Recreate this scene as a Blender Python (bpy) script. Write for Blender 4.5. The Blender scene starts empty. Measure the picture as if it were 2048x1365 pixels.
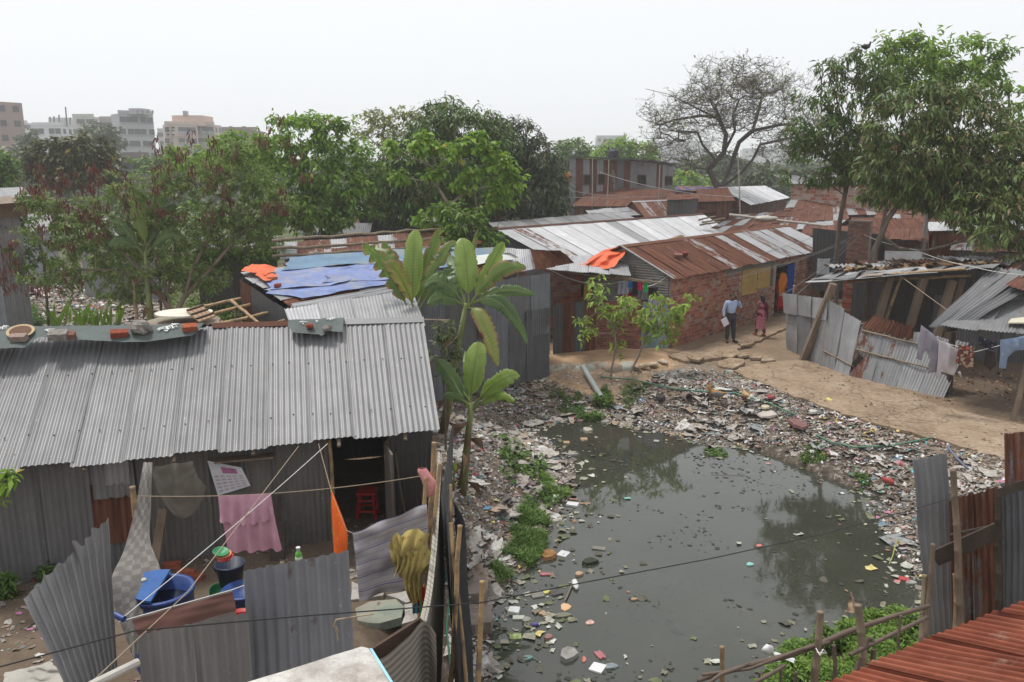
import bpy,math,random
import numpy as np
from mathutils import Vector,Matrix,noise
R = random.Random(11)
NR = np.random.default_rng(5)
sc = bpy.context.scene
# ---------------------------------------------------------------- camera,sky,sun,exposure
CAMH,F,CX,CY = 6.0,1650.0,1024.0,682.5
PT = math.atan(352 / F)
cam_d = bpy.data.cameras.new("camera")
cam_d.sensor_width = 36.0
cam_d.lens = F / 2048 * 36
cam_d.clip_start,cam_d.clip_end = 0.1,3000
cam = bpy.data.objects.new("camera",cam_d)
cam.location = (0,0,CAMH)
cam.rotation_euler = (math.pi / 2 - PT,0,0)
sc.collection.objects.link(cam)
sc.camera = cam
world = bpy.data.worlds.new("World")
sc.world = world
world.use_nodes = True
wn,wl = world.node_tree.nodes,world.node_tree.links
wn.clear()
SUN_EL,SUN_ROT = math.radians(68),math.radians(-55)
sky = wn.new("ShaderNodeTexSky"); sky.sky_type = 'NISHITA'; sky.sun_disc = False
sky.sun_elevation = SUN_EL; sky.sun_rotation = SUN_ROT
sky.air_density = 1.0; sky.dust_density = 4.0; sky.ozone_density = 1.0
hs = wn.new("ShaderNodeHueSaturation"); hs.inputs["Saturation"].default_value = 0.25
mx = wn.new("ShaderNodeMix"); mx.data_type = 'RGBA'; mx.inputs[0].default_value = 0.80
mx.inputs[7].default_value = (8.9,9.15,9.5,1) # the white veil of an overcast sky
bg = wn.new("ShaderNodeBackground"); bg.inputs[1].default_value = 0.108
wo = wn.new("ShaderNodeOutputWorld")
wl.new(sky.outputs[0],hs.inputs["Color"]); wl.new(hs.outputs[0],mx.inputs[6])
wl.new(mx.outputs[2],bg.inputs[0]); wl.new(bg.outputs[0],wo.inputs[0])
sun_d = bpy.data.lights.new("sun", 'SUN')
sun_d.energy = 2.4; sun_d.angle = math.radians(12); sun_d.color = (1.0,0.96,0.9)
sun = bpy.data.objects.new("sun",sun_d)
sd = Vector((math.sin(SUN_ROT) * math.cos(SUN_EL),math.cos(SUN_ROT) * math.cos(SUN_EL),math.sin(SUN_EL)))
sun.rotation_euler = sd.to_track_quat('Z', 'Y').to_euler()
sun.location = sd * 40
sc.collection.objects.link(sun)
sc.view_settings.view_transform = 'Standard'
sc.view_settings.look = 'None'
sc.view_settings.exposure = 0.18
sc.view_settings.gamma = 1.0
sc.view_settings.use_curve_mapping = False
sc.render.engine = 'CYCLES'
cy = sc.cycles
cy.use_denoising = True
cy.max_bounces = 6; cy.diffuse_bounces = 3; cy.glossy_bounces = 3
cy.transmission_bounces = 4; cy.volume_bounces = 1; cy.transparent_max_bounces = 8
cy.caustics_reflective = False; cy.caustics_refractive = False
sc.render.use_persistent_data = False
# ---------------------------------------------------------------- placing helpers
CT,ST = math.cos(PT),math.sin(PT)
def ray(px,py):
 c,u = (px - CX) / F,(CY - py) / F
 return Vector((c,CT + u * ST,-ST + u * CT))
def P(px,py,z=0.0):
 d = ray(px,py); k = (z - CAMH) / d.z
 return Vector((d.x * k,d.y * k,z))
def Q(px,py,Y):
 d = ray(px,py); k = Y / d.y
 return Vector((d.x * k,Y,CAMH + d.z * k))
def V(*a): return Vector(a)
UP = Vector((0,0,1))
def lerp(a,b,t): return a + (b - a) * t
def smooth(a,b,x):
 t = np.clip((x - a) / (b - a),0,1); return t * t * (3 - 2 * t)
# ---------------------------------------------------------------- mesh helpers
class M:
 def __init__(s): s.v = []; s.f = []; s.uv = None
 def add(s,vs,fs):
  n = len(s.v); s.v += [Vector(p) for p in vs]; s.f += [tuple(n + i for i in f) for f in fs]; return s
 def hexa(s,b,t):
  return s.add(list(b) + list(t),[(3,2,1,0),(4,5,6,7),(0,1,5,4),(1,2,6,5),(2,3,7,6),(3,0,4,7)])
 def box(s,c,size,rz=0,tilt=None):
  m = Matrix.Rotation(rz,3, 'Z')
  if tilt: m = m @ Matrix.Rotation(tilt[0],3, 'X') @ Matrix.Rotation(tilt[1],3, 'Y')
  h = [q / 2 for q in size]; c = Vector(c)
  co = [(-1,-1),(1,-1),(1,1),(-1,1)]
  return s.hexa([c + m @ Vector((a * h[0],b * h[1],-h[2])) for a,b in co],[c + m @ Vector((a * h[0],b * h[1],h[2])) for a,b in co])
 def beam(s,a,b,w,h,up=UP):
  a,b = Vector(a),Vector(b); d = (b - a).normalized(); x = d.cross(up)
  if x.length < 1e-3: x = d.cross(Vector((1,0,0)))
  x = x.normalized() * w / 2; y = x.cross(d).normalized() * h / 2
  return s.hexa([a - x - y,a + x - y,a + x + y,a - x + y],[b - x - y,b + x - y,b + x + y,b - x + y])
 def tube(s,pts,r,n=8,caps=True,sx=1.0):
  pts = [Vector(p) for p in pts]
  if not hasattr(r, '__len__'): r = [r] * len(pts)
  base = len(s.v); ref = None
  for i,p in enumerate(pts):
   d = (pts[min(i + 1,len(pts) - 1)] - pts[max(i - 1,0)])
   d = d.normalized() if d.length > 1e-9 else UP
   if ref is None:
    ref = d.cross(UP) if abs(d.z) < .9 else d.cross(Vector((1,0,0)))
   x = (ref - d * ref.dot(d)); x = x.normalized() if x.length > 1e-6 else d.orthogonal().normalized()
   ref = x; y = d.cross(x)
   for k in range(n):
    a = 2 * math.pi * k / n
    s.v.append(p + (x * math.cos(a) + y * math.sin(a) * sx) * r[i])
  for i in range(len(pts) - 1):
   for k in range(n):
    a,b = base + i * n + k,base + i * n + (k + 1) % n
    s.f.append((a,b,b + n,a + n))
  if caps:
   s.f.append(tuple(base + k for k in reversed(range(n))))
   s.f.append(tuple(base + (len(pts) - 1) * n + k for k in range(n)))
  return s
 def lathe(s,c,prof,n=20,ax=None,sc=(1,1)):
  c = Vector(c); m = Matrix.Identity(3)
  if ax is not None: m = UP.rotation_difference(Vector(ax).normalized()).to_matrix()
  base = len(s.v)
  for r,z in prof:
   for k in range(n):
    a = 2 * math.pi * k / n
    s.v.append(c + m @ Vector((r * math.cos(a) * sc[0],r * math.sin(a) * sc[1],z)))
  for i in range(len(prof) - 1):
   for k in range(n):
    a,b = base + i * n + k,base + i * n + (k + 1) % n
    s.f.append((a,b,b + n,a + n))
  if prof[0][0] > 1e-4: s.f.append(tuple(base + k for k in reversed(range(n))))
  if prof[-1][0] > 1e-4: s.f.append(tuple(base + (len(prof) - 1) * n + k for k in range(n)))
  return s
 def blob(s,c,r,n=10,m=7,amp=.12,rot=None,seed=0,p=1.0):
  c = Vector(c); base = len(s.v)
  rm = rot or Matrix.Identity(3)
  for i in range(m + 1):
   th = math.pi * i / m
   for k in range(n):
    a = 2 * math.pi * k / n
    q = Vector((math.sin(th) * math.cos(a),math.sin(th) * math.sin(a),math.cos(th)))
    if p != 1.0: q = Vector([math.copysign(abs(t) ** p,t) for t in q])
    f = 1 + amp * noise.noise(q * 1.7 + Vector((seed * 3.1,seed,0)))*2
    s.v.append(c + rm @ Vector((q.x * r[0] * f,q.y * r[1] * f,q.z * r[2] * f)))
  for i in range(m):
   for k in range(n):
    a,b = base + i * n + k,base + i * n + (k + 1) % n
    s.f.append((a,a + n,b + n,b))
  return s
 def prism(s,poly,z0,z1):
  n = len(poly); b = [Vector((p[0],p[1],z0)) for p in poly]; t = [Vector((p[0],p[1],z1)) for p in poly]
  return s.add(b + t,[tuple(reversed(range(n))),tuple(range(n,2 * n))] + [(i,(i + 1) % n,n + (i + 1) % n,n + i) for i in range(n)])
 def grid(s,fn,nu,nv,uvs=None):
  base = len(s.v)
  for j in range(nv + 1):
   for i in range(nu + 1):
    s.v.append(Vector(fn(i / nu,j / nv)))
    if uvs is not None:
     if s.uv is None: s.uv = []
     s.uv.append((i / nu * uvs[0],j / nv * uvs[1]))
  for j in range(nv):
   for i in range(nu):
    a = base + j * (nu + 1) + i
    s.f.append((a,a + 1,a + nu + 2,a + nu + 1))
  return s
ORG = {}
def org(o): return ORG.get(o.name,Vector((0,0,0))) if o is not None else Vector((0,0,0))
def mesh_of(name,m,mat,off,smooth_=False):
 me = bpy.data.meshes.new(name)
 co = np.array([tuple(p) for p in m.v],dtype=np.float64) - np.array(off)
 me.from_pydata(co.tolist(),[],m.f)
 if m.uv is not None and len(m.uv) == len(m.v):
  uvl = me.uv_layers.new(name="UVMap")
  li = np.empty(len(me.loops),dtype=np.int32); me.loops.foreach_get("vertex_index",li)
  uvl.data.foreach_set("uv",np.array(m.uv,dtype=np.float32)[li].ravel())
 mats = mat if isinstance(mat,(list,tuple)) else [mat]
 for q in mats: me.materials.append(q)
 if smooth_: me.polygons.foreach_set("use_smooth",[True] * len(me.polygons))
 return me
def thing(name,label,cat,loc=(0,0,0),group=None):
 o = bpy.data.objects.new(name,None); o.empty_display_size = .1
 sc.collection.objects.link(o); o.location = loc
 ORG[o.name] = Vector(loc)
 o['label'] = label; o['category'] = cat
 if group: o['group'] = group
 return o
def part(name,m,mat,parent,sm=False,label=None,kind=None):
 off = org(parent)
 me = mesh_of(name,m,mat,off,sm)
 o = bpy.data.objects.new(name,me); sc.collection.objects.link(o); o.parent = parent
 ORG[o.name] = off
 if label: o['label'] = label
 if kind: o['kind'] = kind
 return o
def solo(name,m,mat,label=None,cat=None,group=None,sm=False,kind=None,loc=None):
 if loc is None:
  a = np.array([tuple(p) for p in m.v]); lo,hi = a.min(0),a.max(0)
  loc = Vector(((lo[0] + hi[0]) / 2,(lo[1] + hi[1]) / 2,lo[2]))
 me = mesh_of(name,m,mat,loc,sm)
 o = bpy.data.objects.new(name,me); sc.collection.objects.link(o); o.location = loc
 ORG[o.name] = Vector(loc)
 if label: o['label'] = label
 if cat: o['category'] = cat
 if group: o['group'] = group
 if kind: o['kind'] = kind
 return o
def raw(name,co,faces,mat,sm=False,loc=(0,0,0),parent=None,uv=None):
 """numpy mesh: co (n,3), faces (m,k)"""
 off = org(parent) if parent is not None else Vector(loc)
 me = bpy.data.meshes.new(name)
 co = np.asarray(co,dtype=np.float32) - np.array(off,dtype=np.float32)
 faces = np.asarray(faces,dtype=np.int32); k = faces.shape[1]
 me.vertices.add(len(co)); me.vertices.foreach_set("co",co.ravel())
 me.loops.add(faces.size); me.loops.foreach_set("vertex_index",faces.ravel())
 me.polygons.add(len(faces)); me.polygons.foreach_set("loop_start",np.arange(0,faces.size,k,dtype=np.int32))
 if uv is not None:
  l = me.uv_layers.new(name="UVMap"); l.data.foreach_set("uv",np.asarray(uv,dtype=np.float32)[faces.ravel()].ravel())
 me.update(calc_edges=True)
 me.materials.append(mat)
 if sm: me.polygons.foreach_set("use_smooth",[True] * len(faces))
 o = bpy.data.objects.new(name,me); sc.collection.objects.link(o)
 if parent is not None: o.parent = parent
 else: o.location = loc
 ORG[o.name] = off
 return o
# ---------------------------------------------------------------- materials
MATS = {}
def set_ramp(r,stops):
 e = r.color_ramp.elements; e.remove(e[1]); e[0].position = stops[0][0]; e[0].color = (*stops[0][1],1)
 for p,c in stops[1:]:
  q = e.new(p); q.color = (*c,1)
class NT:
 def __init__(s,name):
  s.m = bpy.data.materials.new(name); s.m.use_nodes = True
  s.n,s.l = s.m.node_tree.nodes,s.m.node_tree.links; s.n.clear()
  s.out = s.n.new("ShaderNodeOutputMaterial"); s.b = s.n.new("ShaderNodeBsdfPrincipled")
  s.l.new(s.b.outputs[0],s.out.inputs[0])
 def new(s,t,**k):
  n = s.n.new(t)
  for a,b in k.items(): setattr(n,a,b)
  return n
 def lk(s,a,b): s.l.new(a,b)
 def coord(s,kind='Object',scale=(1,1,1),rnd=True):
  tc = s.new("ShaderNodeTexCoord"); mp = s.new("ShaderNodeMapping"); mp.inputs['Scale'].default_value = scale
  s.lk(tc.outputs[kind],mp.inputs[0])
  if rnd:
   oi = s.new("ShaderNodeObjectInfo"); mu = s.new("ShaderNodeMath",operation='MULTIPLY'); mu.inputs[1].default_value = 37.0
   cb = s.new("ShaderNodeCombineXYZ"); s.lk(oi.outputs['Random'],mu.inputs[0])
   for i in range(3): s.lk(mu.outputs[0],cb.inputs[i])
   s.lk(cb.outputs[0],mp.inputs['Location'])
  return mp.outputs[0]
 def noise(s,vec,scale,detail=4,rough=.55,dist=0):
  n = s.new("ShaderNodeTexNoise"); n.inputs['Scale'].default_value = scale; n.inputs['Detail'].default_value = detail
  n.inputs['Roughness'].default_value = rough; n.inputs['Distortion'].default_value = dist
  s.lk(vec,n.inputs['Vector']); return n.outputs['Fac']
 def ramp(s,fac,stops,interp='LINEAR'):
  r = s.new("ShaderNodeValToRGB"); r.color_ramp.interpolation = interp
  set_ramp(r,[(p,(c,c,c) if not hasattr(c, '__len__') else c) for p,c in stops])
  s.lk(fac,r.inputs[0]); return r.outputs[0]
 def mix(s,fac,a,b,blend='MIX'):
  m = s.new("ShaderNodeMix",data_type='RGBA',blend_type=blend)
  for ix,val in ((0,fac),(6,a),(7,b)):
   sock = m.inputs[ix]
   if hasattr(val, 'is_linked'): s.lk(val,sock)
   elif hasattr(val, '__len__'): sock.default_value = (val[0],val[1],val[2],1)
   else: sock.default_value = val if ix == 0 else (val,val,val,1)
  return m.outputs[2]
 def math(s,op,a,b=None,clamp=False):
  m = s.new("ShaderNodeMath",operation=op); m.use_clamp = clamp
  for i,v in enumerate((a,b)):
   if v is None: continue
   if hasattr(v, 'is_linked'): s.lk(v,m.inputs[i])
   else: m.inputs[i].default_value = v
  return m.outputs[0]
 def bump(s,h,strength=.3,dist=.01):
  b = s.new("ShaderNodeBump"); b.inputs['Strength'].default_value = strength; b.inputs['Distance'].default_value = dist
  s.lk(h,b.inputs['Height']); s.lk(b.outputs[0],s.b.inputs['Normal'])
 def set(s,**k):
  for a,v in k.items():
   sock = s.b.inputs[a.replace('_', ' ')]
   if hasattr(v, 'is_linked'): s.lk(v,sock)
   elif hasattr(v, '__len__') and len(v) == 3: sock.default_value = (*v,1)
   else: sock.default_value = v
def plain(name,col,rough=.8,var=.25,scale=3.0,bump=.2,metal=0.0,spec=.3,dirt=None,kind='Object',sc3=(1,1,1)):
 if name in MATS: return MATS[name]
 t = NT(name); c = t.coord(kind,sc3)
 n = t.noise(c,scale,5,.6); n2 = t.noise(c,scale * 9,3)
 f = t.math('ADD',t.math('MULTIPLY',n,.7),t.math('MULTIPLY',n2,.3))
 lo = [x * (1 - var) for x in col]; hi = [min(1,x * (1 + var)) for x in col]
 colr = t.ramp(f,[(.3,lo),(.7,hi)])
 if dirt: colr = t.mix(t.ramp(t.noise(c,scale * .6,6,.7),[(.48,0),(.66,1)]),colr,dirt)
 t.set(Base_Color=colr,Roughness=rough,Metallic=metal,Specular_IOR_Level=spec)
 if bump: t.bump(f,bump,.02)
 MATS[name] = t.m; return t.m
def tin(tone=.3,rust=.0,tint=(1,1,1.02),name=None,dark=0.0):
 """corrugated zinc: rust 0..1 is the share of the sheet gone brown. UV in metres, v runs along the ribs"""
 key = ('tin',round(tone,3),round(rust,2),tint,dark)
 if key in MATS: return MATS[key]
 t = NT(name or "corrugated_tin")
 uv = t.coord('UV',(1,1,1))
 us = t.coord('UV',(9,.7,1)); us2 = t.coord('UV',(3.0,.35,1))
 oi = t.new("ShaderNodeObjectInfo")
 base = t.ramp(t.noise(uv,2.2,5,.6),[(.3,[tone * .88 * k for k in tint]),(.7,[tone * 1.08 * k for k in tint])])
 st = t.ramp(t.noise(us,1.0,4,.6),[(.35,.86),(.62,1.05)])
 base = t.mix(1.0,base,st, 'MULTIPLY')
 pr = t.ramp(oi.outputs['Random'],[(0,.9),(1,1.08)])
 base = t.mix(1.0,base,pr, 'MULTIPLY')
 spk = t.ramp(t.noise(uv,26,2),[(.70,0),(.76,1)])
 base = t.mix(t.math('MULTIPLY',spk,.35),base,(.6,.6,.6))
 rn = t.math('ADD',t.math('MULTIPLY',t.noise(us2,1.6,6,.65),.6),t.math('MULTIPLY',t.noise(uv,3.2,6,.7),.4))
 th = .74 - rust * .52
 rm = t.ramp(rn,[(th,0),(min(.99,th + .07),1)])
 rc = t.ramp(t.noise(us,1.3,5,.7),[(.3,(.045,.018,.012)),(.5,(.115,.042,.024)),(.72,(.2,.085,.045))])
 rc = t.mix(1.0,rc,pr, 'MULTIPLY')
 col = t.mix(rm,base,rc)
 if dark: col = t.mix(t.math('MULTIPLY',t.ramp(t.noise(us2,.9,5,.7),[(.4,0),(.6,1)]),dark),col,(.05,.045,.04))
 t.set(Base_Color=col,Roughness=t.ramp(rm,[(0,.5),(1,.88)]),Metallic=t.ramp(rm,[(0,.25),(1,.0)]),Specular_IOR_Level=.35)
 t.bump(t.noise(uv,9,4,.6),.12,.01)
 MATS[key] = t.m; return t.m
def cloth(name,col,col2=None,stripes=None,rough=.9,spots=None,trans=.0):
 if name in MATS: return MATS[name]
 t = NT(name); uv = t.coord('UV',(1,1,1),rnd=False)
 n = t.noise(uv,3,5,.6)
 c = t.ramp(n,[(.3,[x * .8 for x in col]),(.7,[min(1,x * 1.12) for x in col])])
 if stripes:
  for ax,freq,width,sc_,shift in stripes:
   sp = t.new("ShaderNodeSeparateXYZ"); t.lk(uv,sp.inputs[0])
   w = t.math('FRACT',t.math('ADD',t.math('MULTIPLY',sp.outputs[ax],freq),shift))
   m = t.math('LESS_THAN',w,width)
   c = t.mix(m,c,sc_)
 if spots:
  vo = t.new("ShaderNodeTexVoronoi"); vo.inputs['Scale'].default_value = spots[0]; t.lk(uv,vo.inputs['Vector'])
  c = t.mix(t.ramp(vo.outputs['Distance'],[(spots[1],1),(spots[1] + .1,0)]),c,spots[2])
  if len(spots) > 3: c = t.mix(t.ramp(t.noise(uv,spots[0] * .8,2),[(.52,0),(.56,1)]),c,spots[3])
 t.set(Base_Color=c,Roughness=rough,Specular_IOR_Level=.15)
 t.bump(t.noise(uv,60,3),.15,.003)
 MATS[name] = t.m; return t.m
def leaf(name,lo,hi,yel=None,rough=.5,trans=.25,spec=.35):
 """foliage: each leaf its own tone; a little light passes through"""
 if name in MATS: return MATS[name]
 t = NT(name); g = t.new("ShaderNodeNewGeometry")
 c = t.coord('Object',(1,1,1),rnd=False)
 f = t.math('ADD',t.math('MULTIPLY',g.outputs['Random Per Island'],.55),t.math('MULTIPLY',t.noise(c,1.1,3),.6))
 st = [(.2,lo),(.85,hi)]
 col = t.ramp(f,st)
 if yel: col = t.mix(t.ramp(g.outputs['Random Per Island'],[(1 - yel[1],0),(1 - yel[1] + .005,1)]),col,yel[0])
 t.set(Base_Color=col,Roughness=rough,Specular_IOR_Level=spec)
 tr = t.new("ShaderNodeBsdfTranslucent"); t.lk(col,tr.inputs[0])
 ms = t.new("ShaderNodeMixShader"); ms.inputs[0].default_value = trans
 t.lk(t.b.outputs[0],ms.inputs[1]); t.lk(tr.outputs[0],ms.inputs[2]); t.lk(ms.outputs[0],t.out.inputs[0])
 MATS[name] = t.m; return t.m
def brickmat(name,stops,kind='obj',mortar=None):
 if name in MATS: return MATS[name]
 t = NT(name); c = t.coord('Object',(1,1,1),rnd=True)
 if kind == 'obj': rnd = t.new("ShaderNodeObjectInfo").outputs['Random']
 else: rnd = t.new("ShaderNodeNewGeometry").outputs['Random Per Island']
 col = t.ramp(rnd,stops, 'CONSTANT')
 n = t.noise(c,14,5,.65)
 col = t.mix(1.0,col,t.ramp(n,[(.3,.65),(.7,1.2)]), 'MULTIPLY')
 if mortar: col = t.mix(t.ramp(t.noise(c,5,5,.7),[(.52,0),(.62,.8)]),col,mortar)
 t.set(Base_Color=col,Roughness=.92,Specular_IOR_Level=.2); t.bump(n,.5,.01)
 MATS[name] = t.m; return t.m
BAMBOO = plain("bamboo_cane",(.36,.24,.12),.6,.35,6,.2,dirt=(.16,.12,.09))
BAMBOO_OLD = plain("weathered_bamboo",(.22,.17,.12),.75,.35,6,.2)
WOOD = plain("weathered_wood",(.17,.125,.09),.85,.4,5,.4,sc3=(1,1,.15))
WOOD_D = plain("dark_wood",(.05,.038,.03),.85,.4,5,.4)
BRICK_RED = brickmat("red_brick",[(0,(.24,.06,.035)),(.25,(.33,.095,.05)),(.5,(.17,.045,.035)),(.65,(.38,.13,.07)),(.8,(.2,.1,.08)),(.9,(.27,.2,.17))])
MORTAR = plain("cement_mortar",(.2,.165,.14),.95,.3,8,.5)
CONC = plain("concrete",(.38,.36,.33),.9,.3,4,.5,dirt=(.2,.18,.15))
ROPE = plain("rope",(.3,.24,.17),.9,.2,20,0)
WIRE = plain("black_wire",(.02,.02,.02),.5,.1,20,0)
WHITE_ROPE = plain("white_rope",(.6,.6,.58),.8,.1,20,0)
# ---------------------------------------------------------------- builders used everywhere
def cane(a,b,r=.035,n=7,seg=.32,sag=0.0,wob=.01):
 """bamboo: nodes swell a little along the length"""
 a,b = Vector(a),Vector(b); L = (b - a).length; k = max(3,int(L / seg))
 pts,rs = [],[]
 for i in range(k + 1):
  t = i / k; p = lerp(a,b,t); p.z -= sag * 4 * t * (1 - t)
  p += Vector((R.uniform(-wob,wob),R.uniform(-wob,wob),R.uniform(-wob,wob)))
  rr = r * (1 - .25 * t)
  for dt,s in ((-.06,1),(0,1.16),(.06,1)):
   tt = t + dt / k * 1.2
   if tt < 0 or tt > 1: continue
   pts.append(p + (b - a) * (dt / k)); rs.append(rr * s)
 return M().tube(pts,rs,n)
def tin_patch(c,parent,mats,name='roof_sheet',nsheet=None,rows=1,period=.076,amp=.011,ribs_v=True,per=6,nv=4,
 jag=.03,dent=.012,lift=.006,seed=0,edge_noise=0,warp=0.0,sheet_w=.72):
 """a roof or wall of separate corrugated sheets over the bilinear patch c = [BL, BR, TR, TL]; ribs run BL->TL"""
 rr = random.Random(seed + 17)
 if not ribs_v: c = [c[1],c[2],c[3],c[0]]
 c = [Vector(p) for p in c]
 W = ((c[1] - c[0]).length + (c[2] - c[3]).length) / 2; H = ((c[3] - c[0]).length + (c[2] - c[1]).length) / 2
 nrm = ((c[1] - c[0]).cross(c[3] - c[0])).normalized()
 if nrm.z < 0 and abs(nrm.z) > .2: nrm = -nrm
 ns = nsheet or max(1,round(W / sheet_w)); out = []
 def S(u,v): return lerp(lerp(c[0],c[1],u),lerp(c[3],c[2],u),v)
 for r in range(rows):
  for k in range(ns):
   u0,u1 = k / ns,(k + 1) / ns
   wsheet = W / ns; ov = .035 / max(W,.1)
   ua,ub = u0 - (ov if k else 0),u1 + (0 if k == ns - 1 else 0)
   va,vb = r / rows - (.06 / H if r else 0),(r + 1) / rows
   va += rr.uniform(-jag,jag) / H if jag else 0; vb += (rr.uniform(-jag,jag) / H if jag else 0)
   nc = max(2,round(wsheet / period)); nu = nc * per
   sk = rr.uniform(-.012,.012) / W; zz = lift * (1 if (k + r) % 2 else 0) + lift * .5 * r + rr.uniform(0,lift * .4)
   sd_ = rr.uniform(0,50); pw = rr.uniform(-1,1) * warp
   m = M()
   def fn(a,b,ua=ua,ub=ub,va=va,vb=vb):
    u,v = lerp(ua,ub,a),lerp(va,vb,b)
    p = S(u + sk * (b - .5),v)
    if edge_noise:
     q = noise.noise(Vector((a * 3 + sd_,b * 5,1))) * edge_noise
     if b in (0,1): p = p + (c[3] - c[0]).normalized() * noise.noise(Vector((a * 9 + sd_,b,7))) * edge_noise * 2
    d = amp * math.cos(a * nc * 2 * math.pi) + dent * noise.noise(Vector((u * W * 1.3 + sd_,v * H * 1.3,sd_))) + zz
    d += pw * math.sin(b * math.pi) * (a - .5)
    return p + nrm * d
   m.grid(fn,nu,nv,(wsheet,H / rows))
   mt = mats[k % len(mats)] if isinstance(mats,tuple) else rr.choice(mats)
   out.append(part(name,m,mt,parent,True))
 return out
def brick_mesh(sx,sy,sz,seed,mat):
 rr = random.Random(seed); m = M()
 j = lambda: rr.uniform(-.006,.006)
 co = [(-1,-1),(1,-1),(1,1),(-1,1)]
 m.hexa([Vector((a * sx / 2 + j(),b * sy / 2 + j(),-sz / 2 + j())) for a,b in co],[Vector((a * sx / 2 + j(),b * sy / 2 + j(),sz / 2 + j())) for a,b in co])
 return mesh_of("brick",m,mat,(0,0,0))
def brick_wall(a,b,h,parent,th=.12,bl=.25,bh=.125,joint=.014,mat=None,matrest=None,holes=(),limit=300,seed=1,topfn=None,proud=.008,mort=None):
 """mortar core and single bricks laid in running bond from a to b; bricks nearest the lens are parts, the rest one mass"""
 a,b = Vector(a),Vector(b); d = (b - a); L = d.length; d.normalize(); n = Vector((d.y,-d.x,0))
 if n.dot(a) > 0: n = -n
 rr = random.Random(seed)
 def top(s): return topfn(s) if topfn else h
 segs = []
 # mortar core in columns so that openings stay open
 xs = sorted(set([0,L] + [q for hl in holes for q in hl[:2]]))
 core = M()
 for x0,x1 in zip(xs[:-1],xs[1:]):
  zs = [0]; hh = [hl for hl in holes if hl[0] <= x0 + 1e-4 and hl[1] >= x1 - 1e-4]
  spans = []; z = 0
  for hl in sorted(hh,key=lambda q: q[2]):
   if hl[2] > z + .01: spans.append((z,hl[2],z,hl[2]))
   z = hl[3]
  t0,t1 = top(x0),top(x1)
  spans.append((z,t0,z,t1))
  for z00,z01,z10,z11 in spans:
   if z01 - z00 < .01: continue
   p0,p1 = a + d * x0,a + d * x1; w = -n * (th * .5)
   g = n * (th * .5 - .004)
   core.hexa([p0 + w + UP * z00,p1 + w + UP * z10,p1 + g + UP * z10,p0 + g + UP * z00],[p0 + w + UP * z01,p1 + w + UP * z11,p1 + g + UP * z11,p0 + g + UP * z01])
 w = part("wall",core,mort or MORTAR,parent)
 mat = mat or BRICK_RED
 meshes = [brick_mesh(bl - joint,th * .6,bh - joint,seed * 7 + i,mat) for i in range(5)]
 pos = []
 for r in range(int(math.ceil(h * 1.6 / bh))):
  x = -(bl / 2 if r % 2 else 0)
  while x < L:
   x0,x1 = max(0,x),min(L,x + bl); xc,zc = (x0 + x1) / 2,(r + .5) * bh
   x += bl
   if x1 - x0 < .06 or zc + bh * .4 > top(xc): continue
   if any(hl[0] < xc + bl * .35 and hl[1] > xc - bl * .35 and hl[2] < zc + bh * .3 and hl[3] > zc - bh * .3 for hl in holes): continue
   pos.append((xc,zc,x1 - x0))
 cw = lambda q: (a + d * q[0] + UP * q[1] - Vector((0,0,CAMH))).length
 pos.sort(key=cw); rest = M()
 ang = math.atan2(d.y,d.x)
 off = org(w)
 for i,(xc,zc,wd) in enumerate(pos):
  c = a + d * xc + UP * zc + n * (th * .5 - th * .3 + proud + rr.uniform(-.006,.006))
  if i < limit:
   o = bpy.data.objects.new("brick",meshes[i % 5]); sc.collection.objects.link(o); o.parent = w
   o.location = c - off; o.rotation_euler = (0,rr.uniform(-.012,.012),ang + rr.uniform(-.01,.01)); o.scale = (wd / bl,1,rr.uniform(.94,1.04))
  else:
   rest.box(c,(wd - joint,th * .6,bh - joint),ang)
 if rest.v:
  mm = matrest or brickmat("brick_mass",[(0,(.24,.06,.035)),(.25,(.33,.095,.05)),(.5,(.17,.045,.035)),(.65,(.38,.13,.07)),(.8,(.2,.1,.08)),(.9,(.27,.2,.17))], 'island')
  part("bricks",rest,mm,w,kind='stuff')
 return w
def loose_brick(p,rz,label,group=None,mat=None,size=(.24,.115,.07),tilt=(0,0),name='brick'):
 m = M(); rr = random.Random(int(abs(p[0]) * 100))
 sx,sy,sz = [q / 2 for q in size]
 def fn(q): return q + Vector((rr.uniform(-.006,.006),rr.uniform(-.006,.006),rr.uniform(-.004,.004)))
 b = [fn(Vector((x * sx,y * sy,z))) for z in (0,sz * 2) for x,y in ((-1,-.8),(-.85,-1),(.85,-1),(1,-.8),(1,.8),(.85,1),(-.85,1),(-1,.8))]
 m.add(b,[tuple(reversed(range(8))),tuple(range(8,16))] + [(i,(i + 1) % 8,8 + (i + 1) % 8,8 + i) for i in range(8)])
 rm = Matrix.Rotation(rz,3, 'Z') @ Matrix.Rotation(tilt[0],3, 'X') @ Matrix.Rotation(tilt[1],3, 'Y')
 m.v = [rm @ q + Vector(p) for q in m.v]
 return solo(name,m,mat or BRICK_RED,label, 'brick' if name == 'brick' else 'stone',group)
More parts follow.
